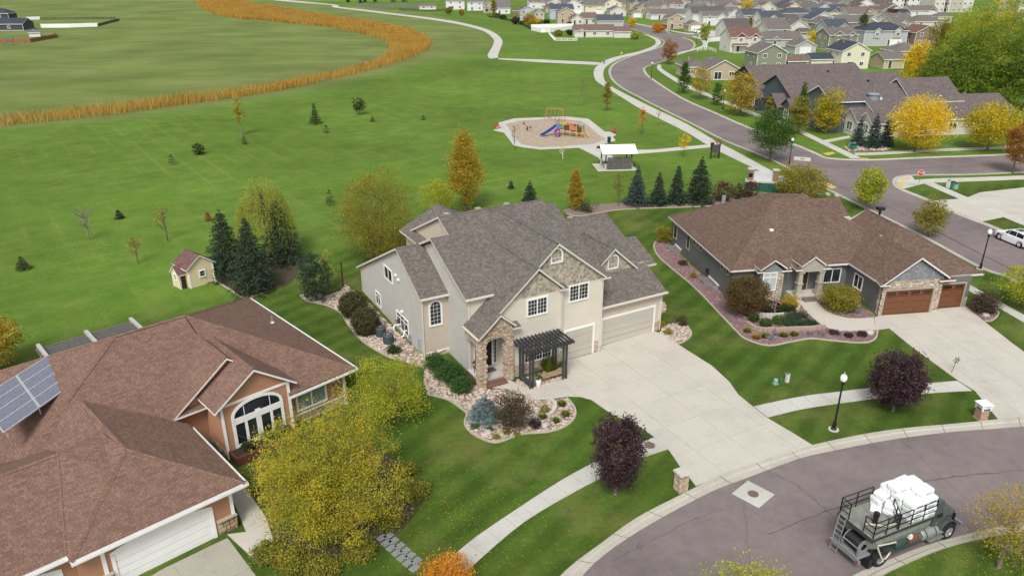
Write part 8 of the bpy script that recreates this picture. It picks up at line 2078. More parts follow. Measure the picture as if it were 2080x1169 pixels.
FOOT = []
def house(label, xyw, ang, d, hw, typ, wall, roof, pitch=.5, gables=(), garage=None, wins=True, door=True, ov=.4, name="suburban_house", gcol=None, cat="house", shutters=False, porch=False, patio=False, nwin=2, base=True):
  x, y, w = xyw
  H = empty(name, (x, y, 0), R_(ang), label, cat)
  ca, sa = math.cos(R_(ang)), math.sin(R_(ang)); FOOT.append((x + w / 2 * ca - d / 2 * sa, y + w / 2 * sa + d / 2 * ca, math.hypot(w, d) / 2))
  wm, rm = PAL[wall], ROOFS[roof]
  mb = MB(); rf = MB(); t = .2
  if typ == 'gf':
    a = hw + pitch * w / 2
    mb.extr([(0,0,0),(w, 0,0),(w, 0, hw),(w / 2,0, a - .05),(0,0, hw)], (0, d, 0))
    e = hw - pitch * ov + .1
    rf.slab([(w / 2,-ov, a + .1),(w / 2, d + ov, a + .1),(w + ov, d + ov, e),(w + ov, -ov, e)], t); rf.slab([(-ov, -ov, e),(-ov, d + ov, e),(w / 2, d + ov, a + .1),(w / 2,-ov, a + .1)], t)
  elif typ == 'gs':
    a = hw + pitch * d / 2
    mb.extr([(0,0,0),(0, d, 0),(0, d, hw),(0, d / 2, a - .05),(0,0, hw)], (w, 0,0))
    e = hw - pitch * ov + .1
    rf.slab([(-ov, -ov, e),(w + ov, -ov, e),(w + ov, d / 2, a + .1),(-ov, d / 2, a + .1)], t); rf.slab([(-ov, d / 2, a + .1),(w + ov, d / 2, a + .1),(w + ov, d + ov, e),(-ov, d + ov, e)], t)
  else:
    mb.box(0, w, 0, d, 0, hw)
    k = min(w, d) / 2 + ov; a = hw + pitch * k; e = hw
    if w >= d: p, q = (k - ov, d / 2, a),(w + ov - k, d / 2, a)
    else: p, q = (w / 2, k - ov, a),(w / 2, d + ov - k, a)
    A, B, C_, D = (-ov, -ov, e),(w + ov, -ov, e),(w + ov, d + ov, e),(-ov, d + ov, e)
    if w >= d: [rf.slab(s, t) for s in ((A, B, q, p),(B, C_, q),(C_, D, p, q),(D, A, p))]
    else: [rf.slab(s, t) for s in ((A, B, p),(B, C_, q, p),(C_, D, q),(D, A, p, q))]
  mb.build("wall", wm, H)
  # cross gables on the front: (centre, half width, top colour)
  for gi, (c, g, col) in enumerate(gables):
    c *= w; za = hw + .6 * g + .05
    gm = MB(); gm.extr([(c - g, -.32, hw - .1),(c + g, -.32, hw - .1),(c, -.32, za - .12)], (0,.6,0)); gm.build("gable", REDGAB if col == 'red' else PAL[col], H)
    if hw > 4: g2 = MB(); g2.box(c - g + .25, c + g - .25,-.30,.05,2.9, hw - .1); g2.build("bay", wm, H)
    bk = g * 1.6 + 1.0
    rf.slab([(c, -.7, za + .08),(c, bk, za + .08),(c + g + .25,.5, hw - .05),(c + g + .25,-.7, hw - .05)], .16); rf.slab([(c - g - .25,-.7, hw - .05),(c - g - .25,.5, hw - .05),(c, bk, za + .08),(c, -.7, za + .08)], .16)
  r = rf.build("roof", [rm, WHITE], H)
  vm = MB(); vm.box(w * .3, w * .3 + .3, d * .55, d * .55 + .3, a - .6, a + .35 if typ != 'gf' else a + .1); vm.build("roof_vent", GALV, r, uv=False)
  rows = [(3.6,4.9)] if hw > 4 else []
  low = (.9,2.2)
  if wins:
    for z0, z1 in rows:
      for i in range(nwin):
        s = w * (i + .5) / nwin
        if gables and hw > 4 and len(gables) == nwin: s = gables[i][0] * w
        oo = .30 if (gables and hw > 4 and len(gables) == nwin) else 0.0
        window(H, 'f', 0.0 - oo, s - .65, s + .65, z0, z1,2, fw=.12, glass=GLASS2)
        if shutters:
          each(H, "shutter", ((s - .98, s - .7,-oo - .06,-oo, z0, z1),(s + .7, s + .98,-oo - .06,-oo, z0, z1)), DARKMETAL)
      for v in (d * .28, d * .72): window(H, 'l', 0.0, v - .4, v + .4, z0 + .1, z1 - .1,1, fw=.1, glass=GLASS2)
    if garage is None:
      for i in range(nwin):
        s = w * (i + .5) / nwin
        if door and i == 0: continue
        window(H, 'f', 0.0, s - .7, s + .7, low[0], low[1], 2, fw=.12, glass=GLASS2)
    window(H, 'l', 0.0, d * .4, d * .4 + 1.0, low[0], low[1], 1, fw=.1, glass=GLASS2)
  if patio:
    window(H, 'f', 0.0, w * .22, w * .22 + 2.2,.15,2.25,2, fw=.12, glass=GLASS2, name="patio_door")
  elif door:
    s = w * .22 if garage is None else w * garage[0] - garage[1] - .9 if w * garage[0] - garage[1] > 1.6 else w * garage[0] + garage[1] + .4
    dm = MB(); dm.box(s, s + .95,-.05,.02,.15,2.2); dd = dm.build("door", m_paint("door_charcoal", (0.05,0.045,0.045)), H); fm = MB(); fm.box(s - .1, s, -.08,.02,.1,2.3); fm.box(s + .95, s + 1.05,-.08,.02,.1,2.3); fm.box(s, s + .95,-.08,.02,2.2,2.3); fm.build("door_frame", WHITE, dd, uv=False)
  if garage: garage_door(H, 'f', 0.0, w * garage[0] - garage[1], w * garage[0] + garage[1], 2.2,4, WHITE, WHITE)
  if porch:
    pm = MB(); pm.slab([(w * .02,-2.2,2.6),(w * .55,-2.2,2.6),(w * .55,.1,3.1),(w * .02,.1,3.1)], .15); pr = pm.build("porch_roof", [rm, WHITE], H)
    for s in (w * .06, w * .5): pm = MB(); pm.box(s - .08, s + .08,-2.1,-1.94,0,2.5); pm.build("porch_post", WHITE, pr, uv=False)
    pm = MB(); pm.box(w * .02, w * .55,-2.2,0,0,.3); pm.build("porch_floor", WALKC, pr, uv=False)
  each(H, "corner_board", [(u - .06, u + .06, v - .06, v + .06,0, hw) for u, v in ((0,0),(w, 0))], WHITE)
  if base: bm_ = MB(); bm_.box(-.04, w + .04,-.04, d + .04,0,.25); bm_.build("foundation", WALKC, H, uv=False)
  return H

house("olive green two-storey house with grey gable roof above the tan rambler", (71.52,229.29,9.02),9,8.5,5.2, 'gf', 'olive', 'taupe', door=False)
house("cream two-storey house with navy gable roof and patio door", (97.41,232.59,8.82),9,8.5,5.4, 'gf', 'cream', 'navy', patio=True)
house("cream garage with navy roof between olive and cream houses", (89.39,234.53,6.81),9,5.5,2.8, 'gs', 'cream', 'navy', wins=False, door=False, name="garage")
house("brown-roofed lean garage beside the olive house", (81.48,231.43,5.92),9,5,2.6, 'gs', 'olive', 'brown', wins=False, door=False, name="garage")
house("olive house with two brown front gables and dark shutters", (113.7,284.64,11.25),12,8.5,5.3, 'gs', 'olive', 'taupe', gables=((.30,2.0, 'brown'),(.76,1.5, 'brown')), shutters=True, door=False)
house("off-white house with red front gables and red-brown roof", (76.5,277.11,11.05),12,8.5,5.3, 'gs', 'offwhite', 'redbrown', pitch=.6, gables=((.32,2.0, 'red'),(.80,1.5, 'red')), porch=True)
house("tall white house with dark brown roof behind the red-gabled one", (84.51,313.13,10.09),12,10,5.4, 'gs', 'white', 'darktaupe', pitch=.62, door=False)
house("light grey rambler with low taupe roof and small white dormer gable", (94.1,294.29,14.61),10,9,2.9, 'gs', 'lightgrey', 'taupe', gables=((.25,1.4, 'lightgrey'),))
house("light grey garage gable with white door in front of the grey rambler", (97.77,272.55,7.36),10,7,2.8, 'gf', 'lightgrey', 'taupe', garage=(.5,1.9), door=False, name="garage", wins=False)
house("white house with slate-blue roof beside the yellow tree", (114.51,367.59,10.9),12,9,5.4, 'gs', 'white', 'slate', pitch=.62, gables=((.5,2.0, 'white'),), door=False)
house("white house with grey-brown roof and tall side gable", (100.0,311.27,9.52),12,9,5.0, 'gs', 'offwhite', 'taupe', pitch=.62, door=False)
house("grey house with blue-grey hip roof and many small windows", (135.29,400.68,14.75),5,9,5.5, 'hip', 'lightgrey', 'slate', nwin=4, porch=True)
house("olive house with broad front gable behind the small garage", (130.0,338.29,9.44),9,9,5.2, 'gf', 'olive', 'taupe', door=False)
house("tiny olive garage with dark roof", (119.29,329.14,3.92),9,5,2.6, 'gs', 'olive', 'darktaupe', wins=False, door=False, name="garage")
house("cream house with blue-brown roof and brown front gable", (152.01,406.14,15.19),10,8,5.4, 'gs', 'cream', 'slate', gables=((.75,2.2, 'brown'),), garage=(.75,1.9))
house("tan house with red-brown roof and twin brown gables", (173.34,421.45,18.71),10,8,5.2, 'gs', 'tan', 'redbrown', gables=((.6,1.6, 'brown'),(.84,1.6, 'brown')))
house("golden tan house partly behind the columnar poplar", (150.66,343.75,6.9),9,8,5.0, 'gf', 'gold', 'taupe', door=False)
house("olive house with plain taupe roof behind the shuttered house", (142.25,346.52,9.71),9,8,5.0, 'gs', 'olive', 'taupe', door=False)
house("pale grey house with navy hip roof and white dormers", (132.26,298.51,17.16),7,10,5.5, 'hip', 'lightgrey', 'navy', gables=((.28,1.5, 'white'),(.76,1.7, 'white')), garage=(.75,2.3))
house("tan rambler with two-level taupe roof beside the orange-gold tree", (122.83,251.96,10.01),9,8,3.2, 'hip', 'gold', 'taupe', door=False)
house("tan gabled wing with white door next to the cream house", (111.26,234.53,6.43),9,7,2.8, 'gs', 'gold', 'taupe', wins=False)
house("brown-gabled house with red-brown roof behind the cottonwoods", (151.38,298.2,9.14),9,9,5.0, 'gf', 'brown', 'redbrown', door=False)
house("cream house with small front gable above the navy hip roof", (163.97,343.75,8.34),9,9,5.0, 'gs', 'cream', 'taupe', gables=((.55,1.6, 'cream'),))
house("white house with brown triangular gable near the apartments", (208.93,422.18,15.64),9,9,5.4, 'gs', 'white', 'taupe', gables=((.78,2.2, 'brown'),))
house("white house with navy roof and two white gables", (184.9,391.24,9.97),9,9,5.4, 'gs', 'white', 'navy', gables=((.3,1.8, 'white'),(.75,1.6, 'white')))
house("white hip-roofed house next to the cottonwood edge", (176.96,352.19,13.61),9,9,5.0, 'hip', 'offwhite', 'taupe', door=False)
house("small hip-roofed house at the cottonwood edge", (218.16,411.12,7.8),9,7,3.2, 'hip', 'cream', 'taupe')
house("tan rambler with front gable and patio door by the street trees", (52.59,210.55,9.25),9,9,2.9, 'gf', 'tan', 'taupe', patio=True)
house("tan side wing of the rambler with low taupe hip roof", (48.51,215.65,5.99),9,9,2.9, 'hip', 'tan', 'taupe', door=False)
house("long white rambler with taupe roof and raised deck", (75.34,434.99,19.24),9,9,2.9, 'gs', 'white', 'taupe', nwin=3)
house("tan two-level house with taupe roof above the orange hedge", (73.16,376.28,8.46),9,8,4.6, 'gf', 'tan', 'taupe')
house("tan garage wing with white double door", (80.57,363.72,6.58),9,7,2.7, 'gf', 'tan', 'taupe', garage=(.5,2.1), door=False, wins=False, name="garage")
house("large white house with dark roof behind two small trees", (89.74,398.55,17.38),10,10,5.4, 'gs', 'white', 'darktaupe', pitch=.6)
house("white house with grey roof behind the tan garage", (93.69,393.13,12.97),9,8,4.6, 'gs', 'white', 'grey', gables=((.72,2.0, 'white'),))
house("tan gable house with white garage door on the far street", (67.01,449.06,6.27),9,8,2.8, 'gf', 'tan', 'taupe', garage=(.5,2.0), door=False)
house("beige house with mauve gable on the far street", (56.2,459.94,9.26),8,9,3.2, 'gf', 'offwhite', 'taupe')
house("tan house with mauve gable beyond the long white rambler", (76.56,490.31,12.15),9,9,3.4, 'gf', 'tan', 'taupe')
house("cream rambler with brown roof and small bay gable on the park edge", (26.36,333.79,16.6),3,8,2.8, 'gs', 'offwhite', 'brown', gables=((.17,1.2, 'offwhite'),), nwin=3)
house("cream garage end of the park-edge rambler", (42.76,331.47,6.61),3,6.5,2.6, 'gs', 'offwhite', 'brown', wins=False, door=False, name="garage")
house("tan two-storey gable house behind the white fence", (23.57,410.04,8.61),5,9,5.4, 'gf', 'tan', 'taupe')
house("white low house with brown cross gable", (35.62,403.45,7.02),5,8,3.0, 'gs', 'offwhite', 'brown', pitch=.6, nwin=2)
house("white steep-gabled house front beside the brown cross gable", (29.41,399.52,6.2),5,8,2.8, 'gf', 'offwhite', 'brown', pitch=.7)
house("pale house with broad slate-blue roof behind the rambler", (41.31,386.7,12.54),5,8,3.0, 'gs', 'lightgrey', 'slate', pitch=.6, wins=False, door=False)
house("pale blue house with slate roof and tall side gable", (21.15,438.58,12.57),8,8,5.2, 'gs', 'bluegrey', 'slate', pitch=.6, door=False)
house("grey narrow gabled house with steep roof", (11.5,408.85,4.8),6,8,5.0, 'gf', 'greige', 'grey', pitch=.7)
house("light blue house with slate roof and timber deck", (4.2,429.85,8.47),6,9,5.2, 'gf', 'bluegrey', 'slate')
house("white house with wide grey roof left of the blue house", (-9.69,481.54,8.56),6,12,3.6, 'gs', 'white', 'grey', pitch=.65)
house("tan gabled house with porch on the far lawn edge", (-17.21,495.88,5.45),6,9,4.8, 'gf', 'tan', 'grey', porch=True)
house("plain white two-storey house on the far lawn edge", (-28.08,512.86,10.0),6,9,5.4, 'gs', 'white', 'grey')
house("white two-storey house with dark patio door on the far lawn edge", (-42.8,525.34,11.81),6,9,5.4, 'gs', 'white', 'taupe', patio=True)
house("white shed-like garage with two small windows beyond the meadow path", (-60.0,523.48,10.49),4,5,2.2, 'gs', 'white', 'taupe', door=False, name="garage")
k = 0
rnd = random.Random(77)
rowdesc = ["first", "second", "third", "fourth", "fifth", "sixth", "seventh", "eighth", "ninth", "tenth", "eleventh", "twelfth", "thirteenth", "fourteenth", "fifteenth", "sixteenth"]
for (xyw, wl, rf_, ty) in (((11.36,533.88,12.17), 'white', 'taupe', 'gs'),((22.67,517.24,9.58), 'offwhite', 'grey', 'gf'),((32.27,499.81,9.91), 'greige', 'taupe', 'gs'),((45.6,513.17,8.92), 'white', 'slate', 'gf'),((47.49,499.27,8.09), 'white', 'taupe', 'gs'),((57.33,505.93,11.41), 'cream', 'taupe', 'gf'),((70.95,525.37,14.52), 'tan', 'taupe', 'gs'),
    ((86.82,513.17,15.67), 'white', 'taupe', 'gs'),((101.71,505.93,10.34), 'greige', 'grey', 'gf'),((118.89,525.37,12.79), 'lightgrey', 'grey', 'gs'),((120.69,476.91,13.85), 'white', 'taupe', 'gs'),((138.05,513.17,9.26), 'tan', 'taupe', 'gf'),((151.89,511.3,13.94), 'offwhite', 'taupe', 'gs'),((161.95,499.81,14.99), 'white', 'grey', 'gs'),((180.37,505.49,11.25), 'offwhite', 'taupe', 'gf'),((204.49,509.1,13.44), 'olive', 'taupe', 'gf')):
  house("%s %s house in the far row of roofs, %s from the meadow" % (dict(white="white", offwhite="off-white", greige="greige", cream="cream", tan="tan", lightgrey="light grey", olive="olive")[wl], dict(gs="side-gabled", gf="front-gabled")[ty], rowdesc[k]), xyw, 8,9,4.8 if k % 3 else 4.2, ty, wl, rf_, pitch=.55, gables=((.6,1.8, 'greige'),) if ty == 'gs' and k % 2 else (), door=False)
  k += 1
# dark house with fences at the far left
house("dark charcoal house with navy roof at the meadow's far side", (-249.44,365.4,24.87),4,10,3.0, 'gs', 'dark', 'navy', door=False, pitch=.42)
house("dark upper storey block of the charcoal house", ((-266.1,395.3)[0], (-266.1,395.3)[1] + 1.0,17.0),4,8,5.6, 'hip', 'dark', 'navy', door=False)
house("small white playhouse shed behind the brown fence", (-203.27,335.18,4.01),20,3,1.9, 'gs', 'white', 'grey', wins=False, door=False, name="garden_shed", cat="shed")

# ---- further rows of the estate ---
TOWN = [(13.1,477.1),(21.5,709.5),(161.4,739.3),(327.2,739.3),(240.6,525.2),(135.0,280.5),(122.6,261.4),(98.1,261.4),(93.4,288.5),(111.0,477.1),(73.3,460.2),(58.4,477.1)]
def estate():
  rnd = random.Random(31); org = Vector((89.8,525.2)); c, s_ = math.cos(R_(9)), math.sin(R_(9)); pl = Vector((1,0))
  A = np.array(TOWN); n = 0
  for r in range(-11,20):
    for k in range(-19,31):
      u, v = k * 13.2 + rnd.uniform(-1.5,1.5) + (r % 2) * 6, r * 18.5 + rnd.uniform(-1.5,1.5)
      x, y = org.x + u * c - v * s_, org.y + u * s_ + v * c
      if not pip(TOWN, np.array([x]), np.array([y]))[0] or pip(road_poly, np.array([x]), np.array([y]))[0]: continue
      if pdist(road_poly, np.array([x]), np.array([y]), True)[0] < 9: continue
      w, d = rnd.uniform(9.5,12.5), rnd.uniform(8.5,10)
      cx, cy = x + w / 2 * c - d / 2 * s_, y + w / 2 * s_ + d / 2 * c
      if any(math.hypot(cx - a, cy - b) < q + 4.9 for a, b, q in FOOT): continue
      wl = rnd.choice(('white', 'white', 'white', 'offwhite', 'offwhite', 'lightgrey', 'bluegrey', 'cream', 'tan')); rf_ = rnd.choice(('taupe', 'taupe', 'grey', 'darktaupe', 'slate', 'brown')); ty = rnd.choice(('gs', 'gs', 'gf'))
      hw = rnd.choice((3.0,4.8,5.2)); g = ((rnd.choice((.28,.72)), rnd.uniform(1.6,2.3), rnd.choice((wl, 'brown', 'greige'))),) if ty == 'gs' else ()
      o = house("%s %s house with %s roof%s in the dense far rows" % (dict(offwhite="off-white", lightgrey="light grey", bluegrey="blue-grey").get(wl, wl), "low" if hw < 4 else "tall", dict(darktaupe="dark taupe").get(rf_, rf_), ", cross gable" if g else ""),(x, y, w),9, d, hw, ty, wl, rf_, rnd.uniform(.45,.6), g, garage=(.72,2.2) if hw < 4 or rnd.random() < .4 else None, door=False)
      o["group"] = "houses in the far rows"; n += 1
estate()
rs_ = np.random.RandomState(12); k = 0
while k < 26:
  x, y = rs_.uniform(min(p[0] for p in TOWN), max(p[0] for p in TOWN)), rs_.uniform(min(p[1] for p in TOWN), max(p[1] for p in TOWN))
  if not pip(TOWN, np.array([x]), np.array([y]))[0] or any(math.hypot(x - a, y - b) < q - .5 for a, b, q in FOOT) or pip(road_poly, np.array([x]), np.array([y]))[0]: continue
  m = ('green', 'gold', 'rust', 'olive', 'amber')[k % 5]
  make_tree("garden_tree", "small %s garden tree between far roofs" % dict(green="green", gold="golden", rust="rust-red", olive="olive", amber="amber")[m], "tree", (x, y, rs_.uniform(4,7), rs_.uniform(1.6,2.6)), LF[m], 500 + k, clumps=70, leaves=20, leaf=.45, bottom=.06, group="garden trees between the far roofs"); k += 1
# ---- apartments ----------------------------------------------------------
def apartment(label, p, ang, w, d, h, wall, floors, nb, stripe=None):
  H = empty("apartment_building", (*p, 0), R_(ang), label, "apartment building")
  mb = MB(); mb.box(0, w, 0, d, 0, h); mb.build("wall", PAL[wall], H); mb = MB(); mb.box(-.3, w + .3,-.3, d + .3, h, h + .5); mb.build("parapet", WHITE, H)
  if stripe: mb = MB(); mb.box(w * stripe[0], w * stripe[1], -.5, d, 0, h - .2); mb.build("bay", PAL[stripe[2]], H)
  for f in range(floors):
    z = 1.0 + f * (h - .6) / floors
    for i in range(nb):
      s = w * (i + .5) / nb; off = .5 if stripe and stripe[0] < (i + .5) / nb < stripe[1] else 0
      window(H, 'f', -off, s - .7, s + .7, z, z + 1.3,2, fw=.12, glass=GLASS2)
      if i % 3 == 1 and not off:
        b = MB(); b.box(s + 1.1, s + 3.4,-1.4,0, z - .75, z - .6); bl = b.build("balcony", WALKC, H, uv=False)
        b = MB(); [b.box(s + 1.1 + j * .38, s + 1.14 + j * .38,-1.4,-1.36, z - .6, z + .35) for j in range(7)]; b.box(s + 1.1, s + 3.4,-1.42,-1.36, z + .32, z + .4); b.build("balustrade", DARKMETAL, bl, uv=False)
        b = MB(); b.box(s + 1.4, s + 2.9,-.03,.0, z - .6, z + 1.4); b.build("balcony_door", GLASS2, H, uv=False)
  return H
apartment("long white apartment block with balconies behind the roofs", (245.2,541.5),6,34,14,10, 'white', 3,9)
apartment("white apartment block with taupe bay beside the cottonwoods", (259.0,495.3),8,26,14,11, 'offwhite', 3,7,(.42,.72, 'greige'))
apartment("pale apartment block at the picture-height of the grove's far end", (263.2,419.2),8,24,14,12, 'cream', 3,6)

# ---- townhouses ----------------------------------------------------------
def townhouses():
  A = 10.5; O = (84.0,141.2)
  specs = ((0,0.0,-17.0,3.4, "slatewall", "white townhouse unit with long brown-grey roof on the corner"),(1,14.6,-25.0,2.6, "slatewall", "middle blue-grey townhouse unit with long roof"),(2,29.6,-24.6,2.4, "dark", "dark charcoal townhouse unit furthest from the corner"))
  for i, v0, u0, u1, wl, lb in specs:
    M_ = Matrix.Translation((*O, 0)) @ Matrix.Rotation(R_(A),4, 'Z') @ Matrix.Translation((0, v0,0)); org = M_ @ Vector((0,0,0))
    H = empty("townhouse", tuple(org), R_(A), lb, "townhouse"); wm = PAL["offwhite" if i == 0 else wl]
    mb = MB(); mb.extr([(u0,.4,0),(u0,15.0,0),(u0,15.0,5.9),(u0,10.4,8.0),(u0,.4,3.0)], (u1 - u0 - .4,0,0)); mb.build("wall", wm, H)
    if i == 0: mb = MB(); mb.extr([(-24.0,6.0,0),(-24.0,15.0,0),(-24.0,15.0,5.9),(-24.0,10.4,8.0),(-24.0,6.0,5.8)], (8,0,0)); mb.build("wall", PAL["slatewall"], H)
    rf = MB(); ul = u0 - .4
    if i == 0: rf.slab([(ul, 0,3.0),(u1,0,3.0),(u1,10.4,8.2),(-24.4,10.4,8.2),(-24.4,5.6,5.8),(ul, 5.6,5.8)]); ul = -24.4
    else: rf.slab([(ul, 0,3.0),(u1,0,3.0),(u1,10.4,8.2),(ul, 10.4,8.2)])
    rf.slab([(ul, 10.4,8.2),(u1,10.4,8.2),(u1,15.6,5.6),(ul, 15.6,5.6)])
    fas = WHITE if i == 0 else m_paint("dark_fascia", (0.06,0.065,0.07))
    r = rf.build("roof", [ROOFS['town'], fas], H)
    for (u, v) in ((-14,6),(-6,7.5),(-1.5,6.0)):
      mb = MB(); z = 3 + .5 * v; mb.box(u - .18, u + .18, v - .18, v + .18, z - .1, z + .32); mb.build("roof_vent", WHITE if v == 6 else DARKMETAL, r, uv=False)
    # gables to the street (left): porch gables with windows
    ub = u0 if i else -17.0
    gl = ((2.2,2.2,1.6),(6.5,2.6,2.6)) if i else ((1.6,1.9,2.2),(4.4,2.4,3.6))
    for j, (v, g, pj) in enumerate(gl):
      wmat = PAL["offwhite"] if i == 0 else PAL[wl]; za = 3.0 + .75 * g
      m = MB(); m.extr([(ub - pj, v - g, 0),(ub - pj, v + g, 0),(ub - pj, v + g, 3.0),(ub - pj, v, za),(ub - pj, v - g, 3.0)], (pj + .5,0,0)); m.build("gable_wing", wmat, H)
      g2 = MB(); e = 2.8
      g2.slab([(ub - pj - .4, v, za + .15),(ub + 4, v, za + .15),(ub + 2, v - g - .35, e),(ub - pj - .4, v - g - .35, e)], .16); g2.slab([(ub - pj - .4, v + g + .35, e),(ub + 2, v + g + .35, e),(ub + 4, v, za + .15),(ub - pj - .4, v, za + .15)], .16)
      g2.build("wing_roof", [ROOFS['town'], fas], H)
      window(H, 'l', ub - pj, v - .9, v + .9,.8,2.5,2,(2,2), fw=.14)
    if i == 0:
      window(H, 'f', .4,-15.5,-13.5,.9,2.4,2, fw=.14); window(H, 'f', .4,-9.0,-7.2,.9,2.4,2, fw=.14); window(H, 'f', .4,-3.0,-1.2,.9,2.4,2, fw=.14)
      # round blue-grey stack top, small roof dormers with white rakes
      m = MB(); m.lathe([(.95,5.4),(.95,6.7),(1.15,6.75),(1.15,6.95),(.6,7.05),(0,7.05)], (-15.2,6.6,0),16); m.tube([(-15.2,6.6,7.0),(-15.2,6.6,7.7)], .08,6); m.build("chimney", m_paint("blue_grey_stack", (0.24,0.28,0.34),.5), H)
      m = MB(); m.slab([(-8.2,4.6,5.4),(2.9,4.6,5.4),(2.9,10.4,9.1),(-8.2,10.4,9.1)], .2); m.slab([(-8.2,10.4,9.1),(2.9,10.4,9.1),(2.9,15.6,5.8),(-8.2,15.6,5.8)], .2); m.build("raised_roof", [ROOFS['town'], WHITE], H)
      m = MB(); m.extr([(-7.9,4.8,5.3),(-7.9,10.4,8.9),(-7.9,15.4,5.7)], (10.5,0,0)); m.build("raised_wall", PAL["slatewall"], H)
    else:
      m = MB(); m.lathe([(.8,4.4),(.8,5.9),(1.0,5.95),(1.0,6.1),(0,6.15)], (-13.5,3.6,0),16); m.build("chimney", m_paint("teal_grey_stack", (0.08,0.12,0.13),.5), H)
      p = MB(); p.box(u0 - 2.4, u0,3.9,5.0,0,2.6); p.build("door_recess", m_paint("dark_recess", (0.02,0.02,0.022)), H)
townhouses()
house("grey townhouse wing with low roof beyond the golden maples", (88.01,148.58,10.17),10.5,9,3.2, 'gs', 'lightgrey', 'town', wins=False, door=False, pitch=.5, name="townhouse_wing")

# ---- fences --------------------------------------------------------------
def fence(line, h, mat, label, name="fence", post=2.4, picket=None, rail=True):
  L = resample(line, max(2, int(sum(math.dist(line[i], line[i + 1]) for i in range(len(line) - 1)) / post) + 1)); p0 = L[0]
  o = empty(name, (p0[0], p0[1], 0),0, label, "fence"); L = L - p0
  for i in range(len(L)):
    mb = MB(); mb.box(L[i][0] - .07, L[i][0] + .07, L[i][1] - .07, L[i][1] + .07,-.1, h + .12); mb.build("post", mat, o, uv=False)
  for i in range(len(L) - 1):
    a, b = L[i], L[i + 1]; d = b - a; n = np.array((-d[1], d[0])) / np.linalg.norm(d) * .02
    def bar(t0, t1, z0, z1, nm):
      q = [a + d * t0 - n, a + d * t1 - n, a + d * t1 + n, a + d * t0 + n]; mb = MB(); mb.hexa([(x, y, z0) for x, y in q] + [(x, y, z1) for x, y in q]); mb.build(nm, mat, o, uv=False)
    if picket is None: bar(.03,.97,.05, h, "fence_panel")
    else:
      for z in picket: bar(.03,.97, z * h - .06, z * h + .06, "rail")
      if len(picket) < 3:
        mb = MB()
        for k in range(9):
          c = a + d * (k + 1) / 10; mb.box(c[0] - .03, c[0] + .03, c[1] - .03, c[1] + .03,.1, h)
        mb.build("picket_row", mat, o, uv=False)
  return o
VINYL = m_paint("white_vinyl", (0.80,0.80,0.80),.4,.03); BROWNF = m_paint("cedar_brown", (0.26,0.115,0.065),.8,.2,2); DGF = m_paint("dark_green_mesh", (0.03,0.05,0.035),.8); GREYF = m_paint("weathered_grey_fence", (0.17,0.16,0.15),.85,.2,2)
fence([(-225.0,381.9),(-212.5,383.3),(-201.5,389.1)], 1.8, VINYL, "solid white vinyl fence beside the charcoal house"); fence([(-201.5,389.1),(-205.8,409.2),(-208.6,426.1)], 1.3, DGF, "dark mesh fence continuing from the white one", picket=(.3,.95)); fence([(-262.0,433.3),(-256.9,436.9)], 1.6, VINYL, "short white fence panel behind the charcoal house"); fence([(-254.8,433.3),(-239.6,438.8),(-216.7,438.8)], 1.2, DGF, "thin dark fence along the back of the yard", picket=(.3,.95))
fence([(-208.3,313.7),(-202.5,313.7),(-189.3,311.7),(-190.1,332.2),(-200.1,348.1)], 1.5, BROWNF, "cedar-brown board fence around the charcoal house yard")
fence([(8.9,368.2),(13.2,355.4),(17.2,357.8),(29.5,373.5)], 1.8, VINYL, "tall white vinyl fence with stepped top by the rambler"); fence([(9.1,379.0),(29.6,384.7)], 1.8, VINYL, "tall white vinyl fence behind the stepped one"); fence([(16.1,348.1),(17.2,319.6),(21.7,318.6),(26.1,318.6),(28.0,343.4)], 1.1, VINYL, "low white picket fence at the rambler's yard", picket=(.12,.92))
fence([(69.5,283.6),(77.5,313.7),(83.1,317.6)], 1.7, VINYL, "white vinyl fence beside the red-gabled house"); fence([(66.1,282.0),(71.0,287.7),(72.0,278.9)], 1.0, VINYL, "white rail fence in the angle of the bend", picket=(.2,.55,.95))
fence([(117.9,330.0),(119.8,317.6)], 1.8, VINYL, "white fence between light grey and olive houses")
fence([(-106.7,558.9),(-83.0,544.4),(-63.1,544.4)], 1.8, GREYF, "weathered grey board fence beyond the meadow"); fence([(-72.1,517.4),(-52.5,504.9),(-42.5,514.9)], 1.2, DGF, "low dark green fence round the white garage", picket=(.3,.95))
fence([(-14.1,460.2),(-5.4,436.9),(3.0,412.5),(8.9,370.8)], 1.2, DGF, "dark fence along the back gardens", picket=(.3,.95))
# dark evergreens by the board fence
for i, p in enumerate(((-125.2,618.1),(-114.5,610.9),(-112.4,618.1),(-105.8,625.4))):
  make_spruce("far_evergreen", "tiny dark evergreen beyond the grey board fence", (*p, 4.0,1.6), LF['spruce'], 400 + i, .5, "evergreen", "evergreens beyond the board fence", .03,.5)
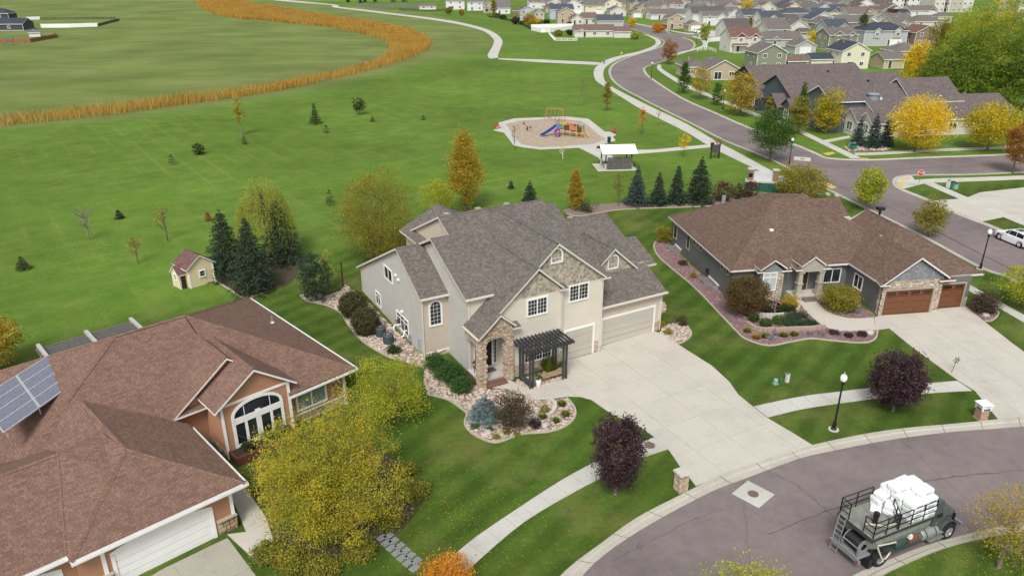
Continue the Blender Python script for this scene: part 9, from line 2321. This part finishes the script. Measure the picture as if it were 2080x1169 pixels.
# back-garden shrubs
for i, (p, r, m) in enumerate((((-8.3,452.2),2.2, 'green'),((-4.8,436.9),2.0, 'darkshrub'),((5.4,399.7),1.8, 'brownshrub'),((7.6,396.6),1.6, 'amber'),((13.8,409.2),2.2, 'green'),((17.6,409.2),1.8, 'darkshrub'),((-11.1,452.2),1.8, 'olive'))):
  make_bush("garden_shrub", ["green shrub behind the blue play pool", "dark shrub right of the far porch", "brown shrub at the fence's bend", "amber shrub beside the white fence end", "green shrub under the grey gabled house", "dark shrub below the pale blue house", "olive shrub at the tan porch"][i], (*p, r * 1.1, r), LF[m], 420 + i, 60,20,.4,.4)
# deck of the light blue house
dk = empty("timber_deck", (*(3.2,429.7),0), R_(6), "raised red-brown timber deck on the light blue house", "deck"); 
mb = MB(); mb.box(-3,2.5,0,4,2.4,2.6); mb.build("platform", BROWNF, dk)
for x in (-2.8,2.3): mb = MB(); mb.box(x - .1, x + .1,.1,.3,0,2.4); mb.build("post", BROWNF, dk)
for z in (3.0,3.4): mb = MB(); mb.box(-3,2.5,0,.1, z - .06, z + .06); mb.build("rail", BROWNF, dk)
mb = MB(); mb.slab([(-3.3,-.3,5.0),(2.8,-.3,5.0),(2.8,4,6.0),(-3.3,4,6.0)], .15); mb.build("canopy", [ROOFS['redbrown'], WHITE], dk)
# climbing frame by the cedar fence
cf = empty("garden_playset", (*(-191.0,302.4),0), R_(30), "small timber playset with green roof and slide outside the cedar fence", "playset")
for x in (-.7,.7):
  for y in (-.7,.7): mb = MB(); mb.box(x - .07, x + .07, y - .07, y + .07,0,2.6); mb.build("post", BROWNF, cf)
mb = MB(); mb.slab([(-.9,-.9,2.5),(.9,-.9,2.5),(.9,0,3.3),(-.9,0,3.3)], .06); mb.slab([(-.9,0,3.3),(.9,0,3.3),(.9,.9,2.5),(-.9,.9,2.5)], .06); mb.build("roof", [GREENSIGN, GREENSIGN], cf)
mb = MB(); mb.box(-.7,.7,-.7,.7,1.3,1.4); mb.build("deck", BROWNF, cf); mb = MB(); mb.hexa([(-.8,-.3,1.3),(-3.0,-.3,.1),(-3.0,.3,.1),(-.8,.3,1.3),(-.8,-.3,1.4),(-3.0,-.3,.2),(-3.0,.3,.2),(-.8,.3,1.4)]); mb.build("slide", DARKMETAL, cf); mb = MB(); mb.tube([(.7,0,2.4),(3.2,0,2.4),(4.0,0,0)], .07,6); mb.build("swing_beam", TIMB, cf)
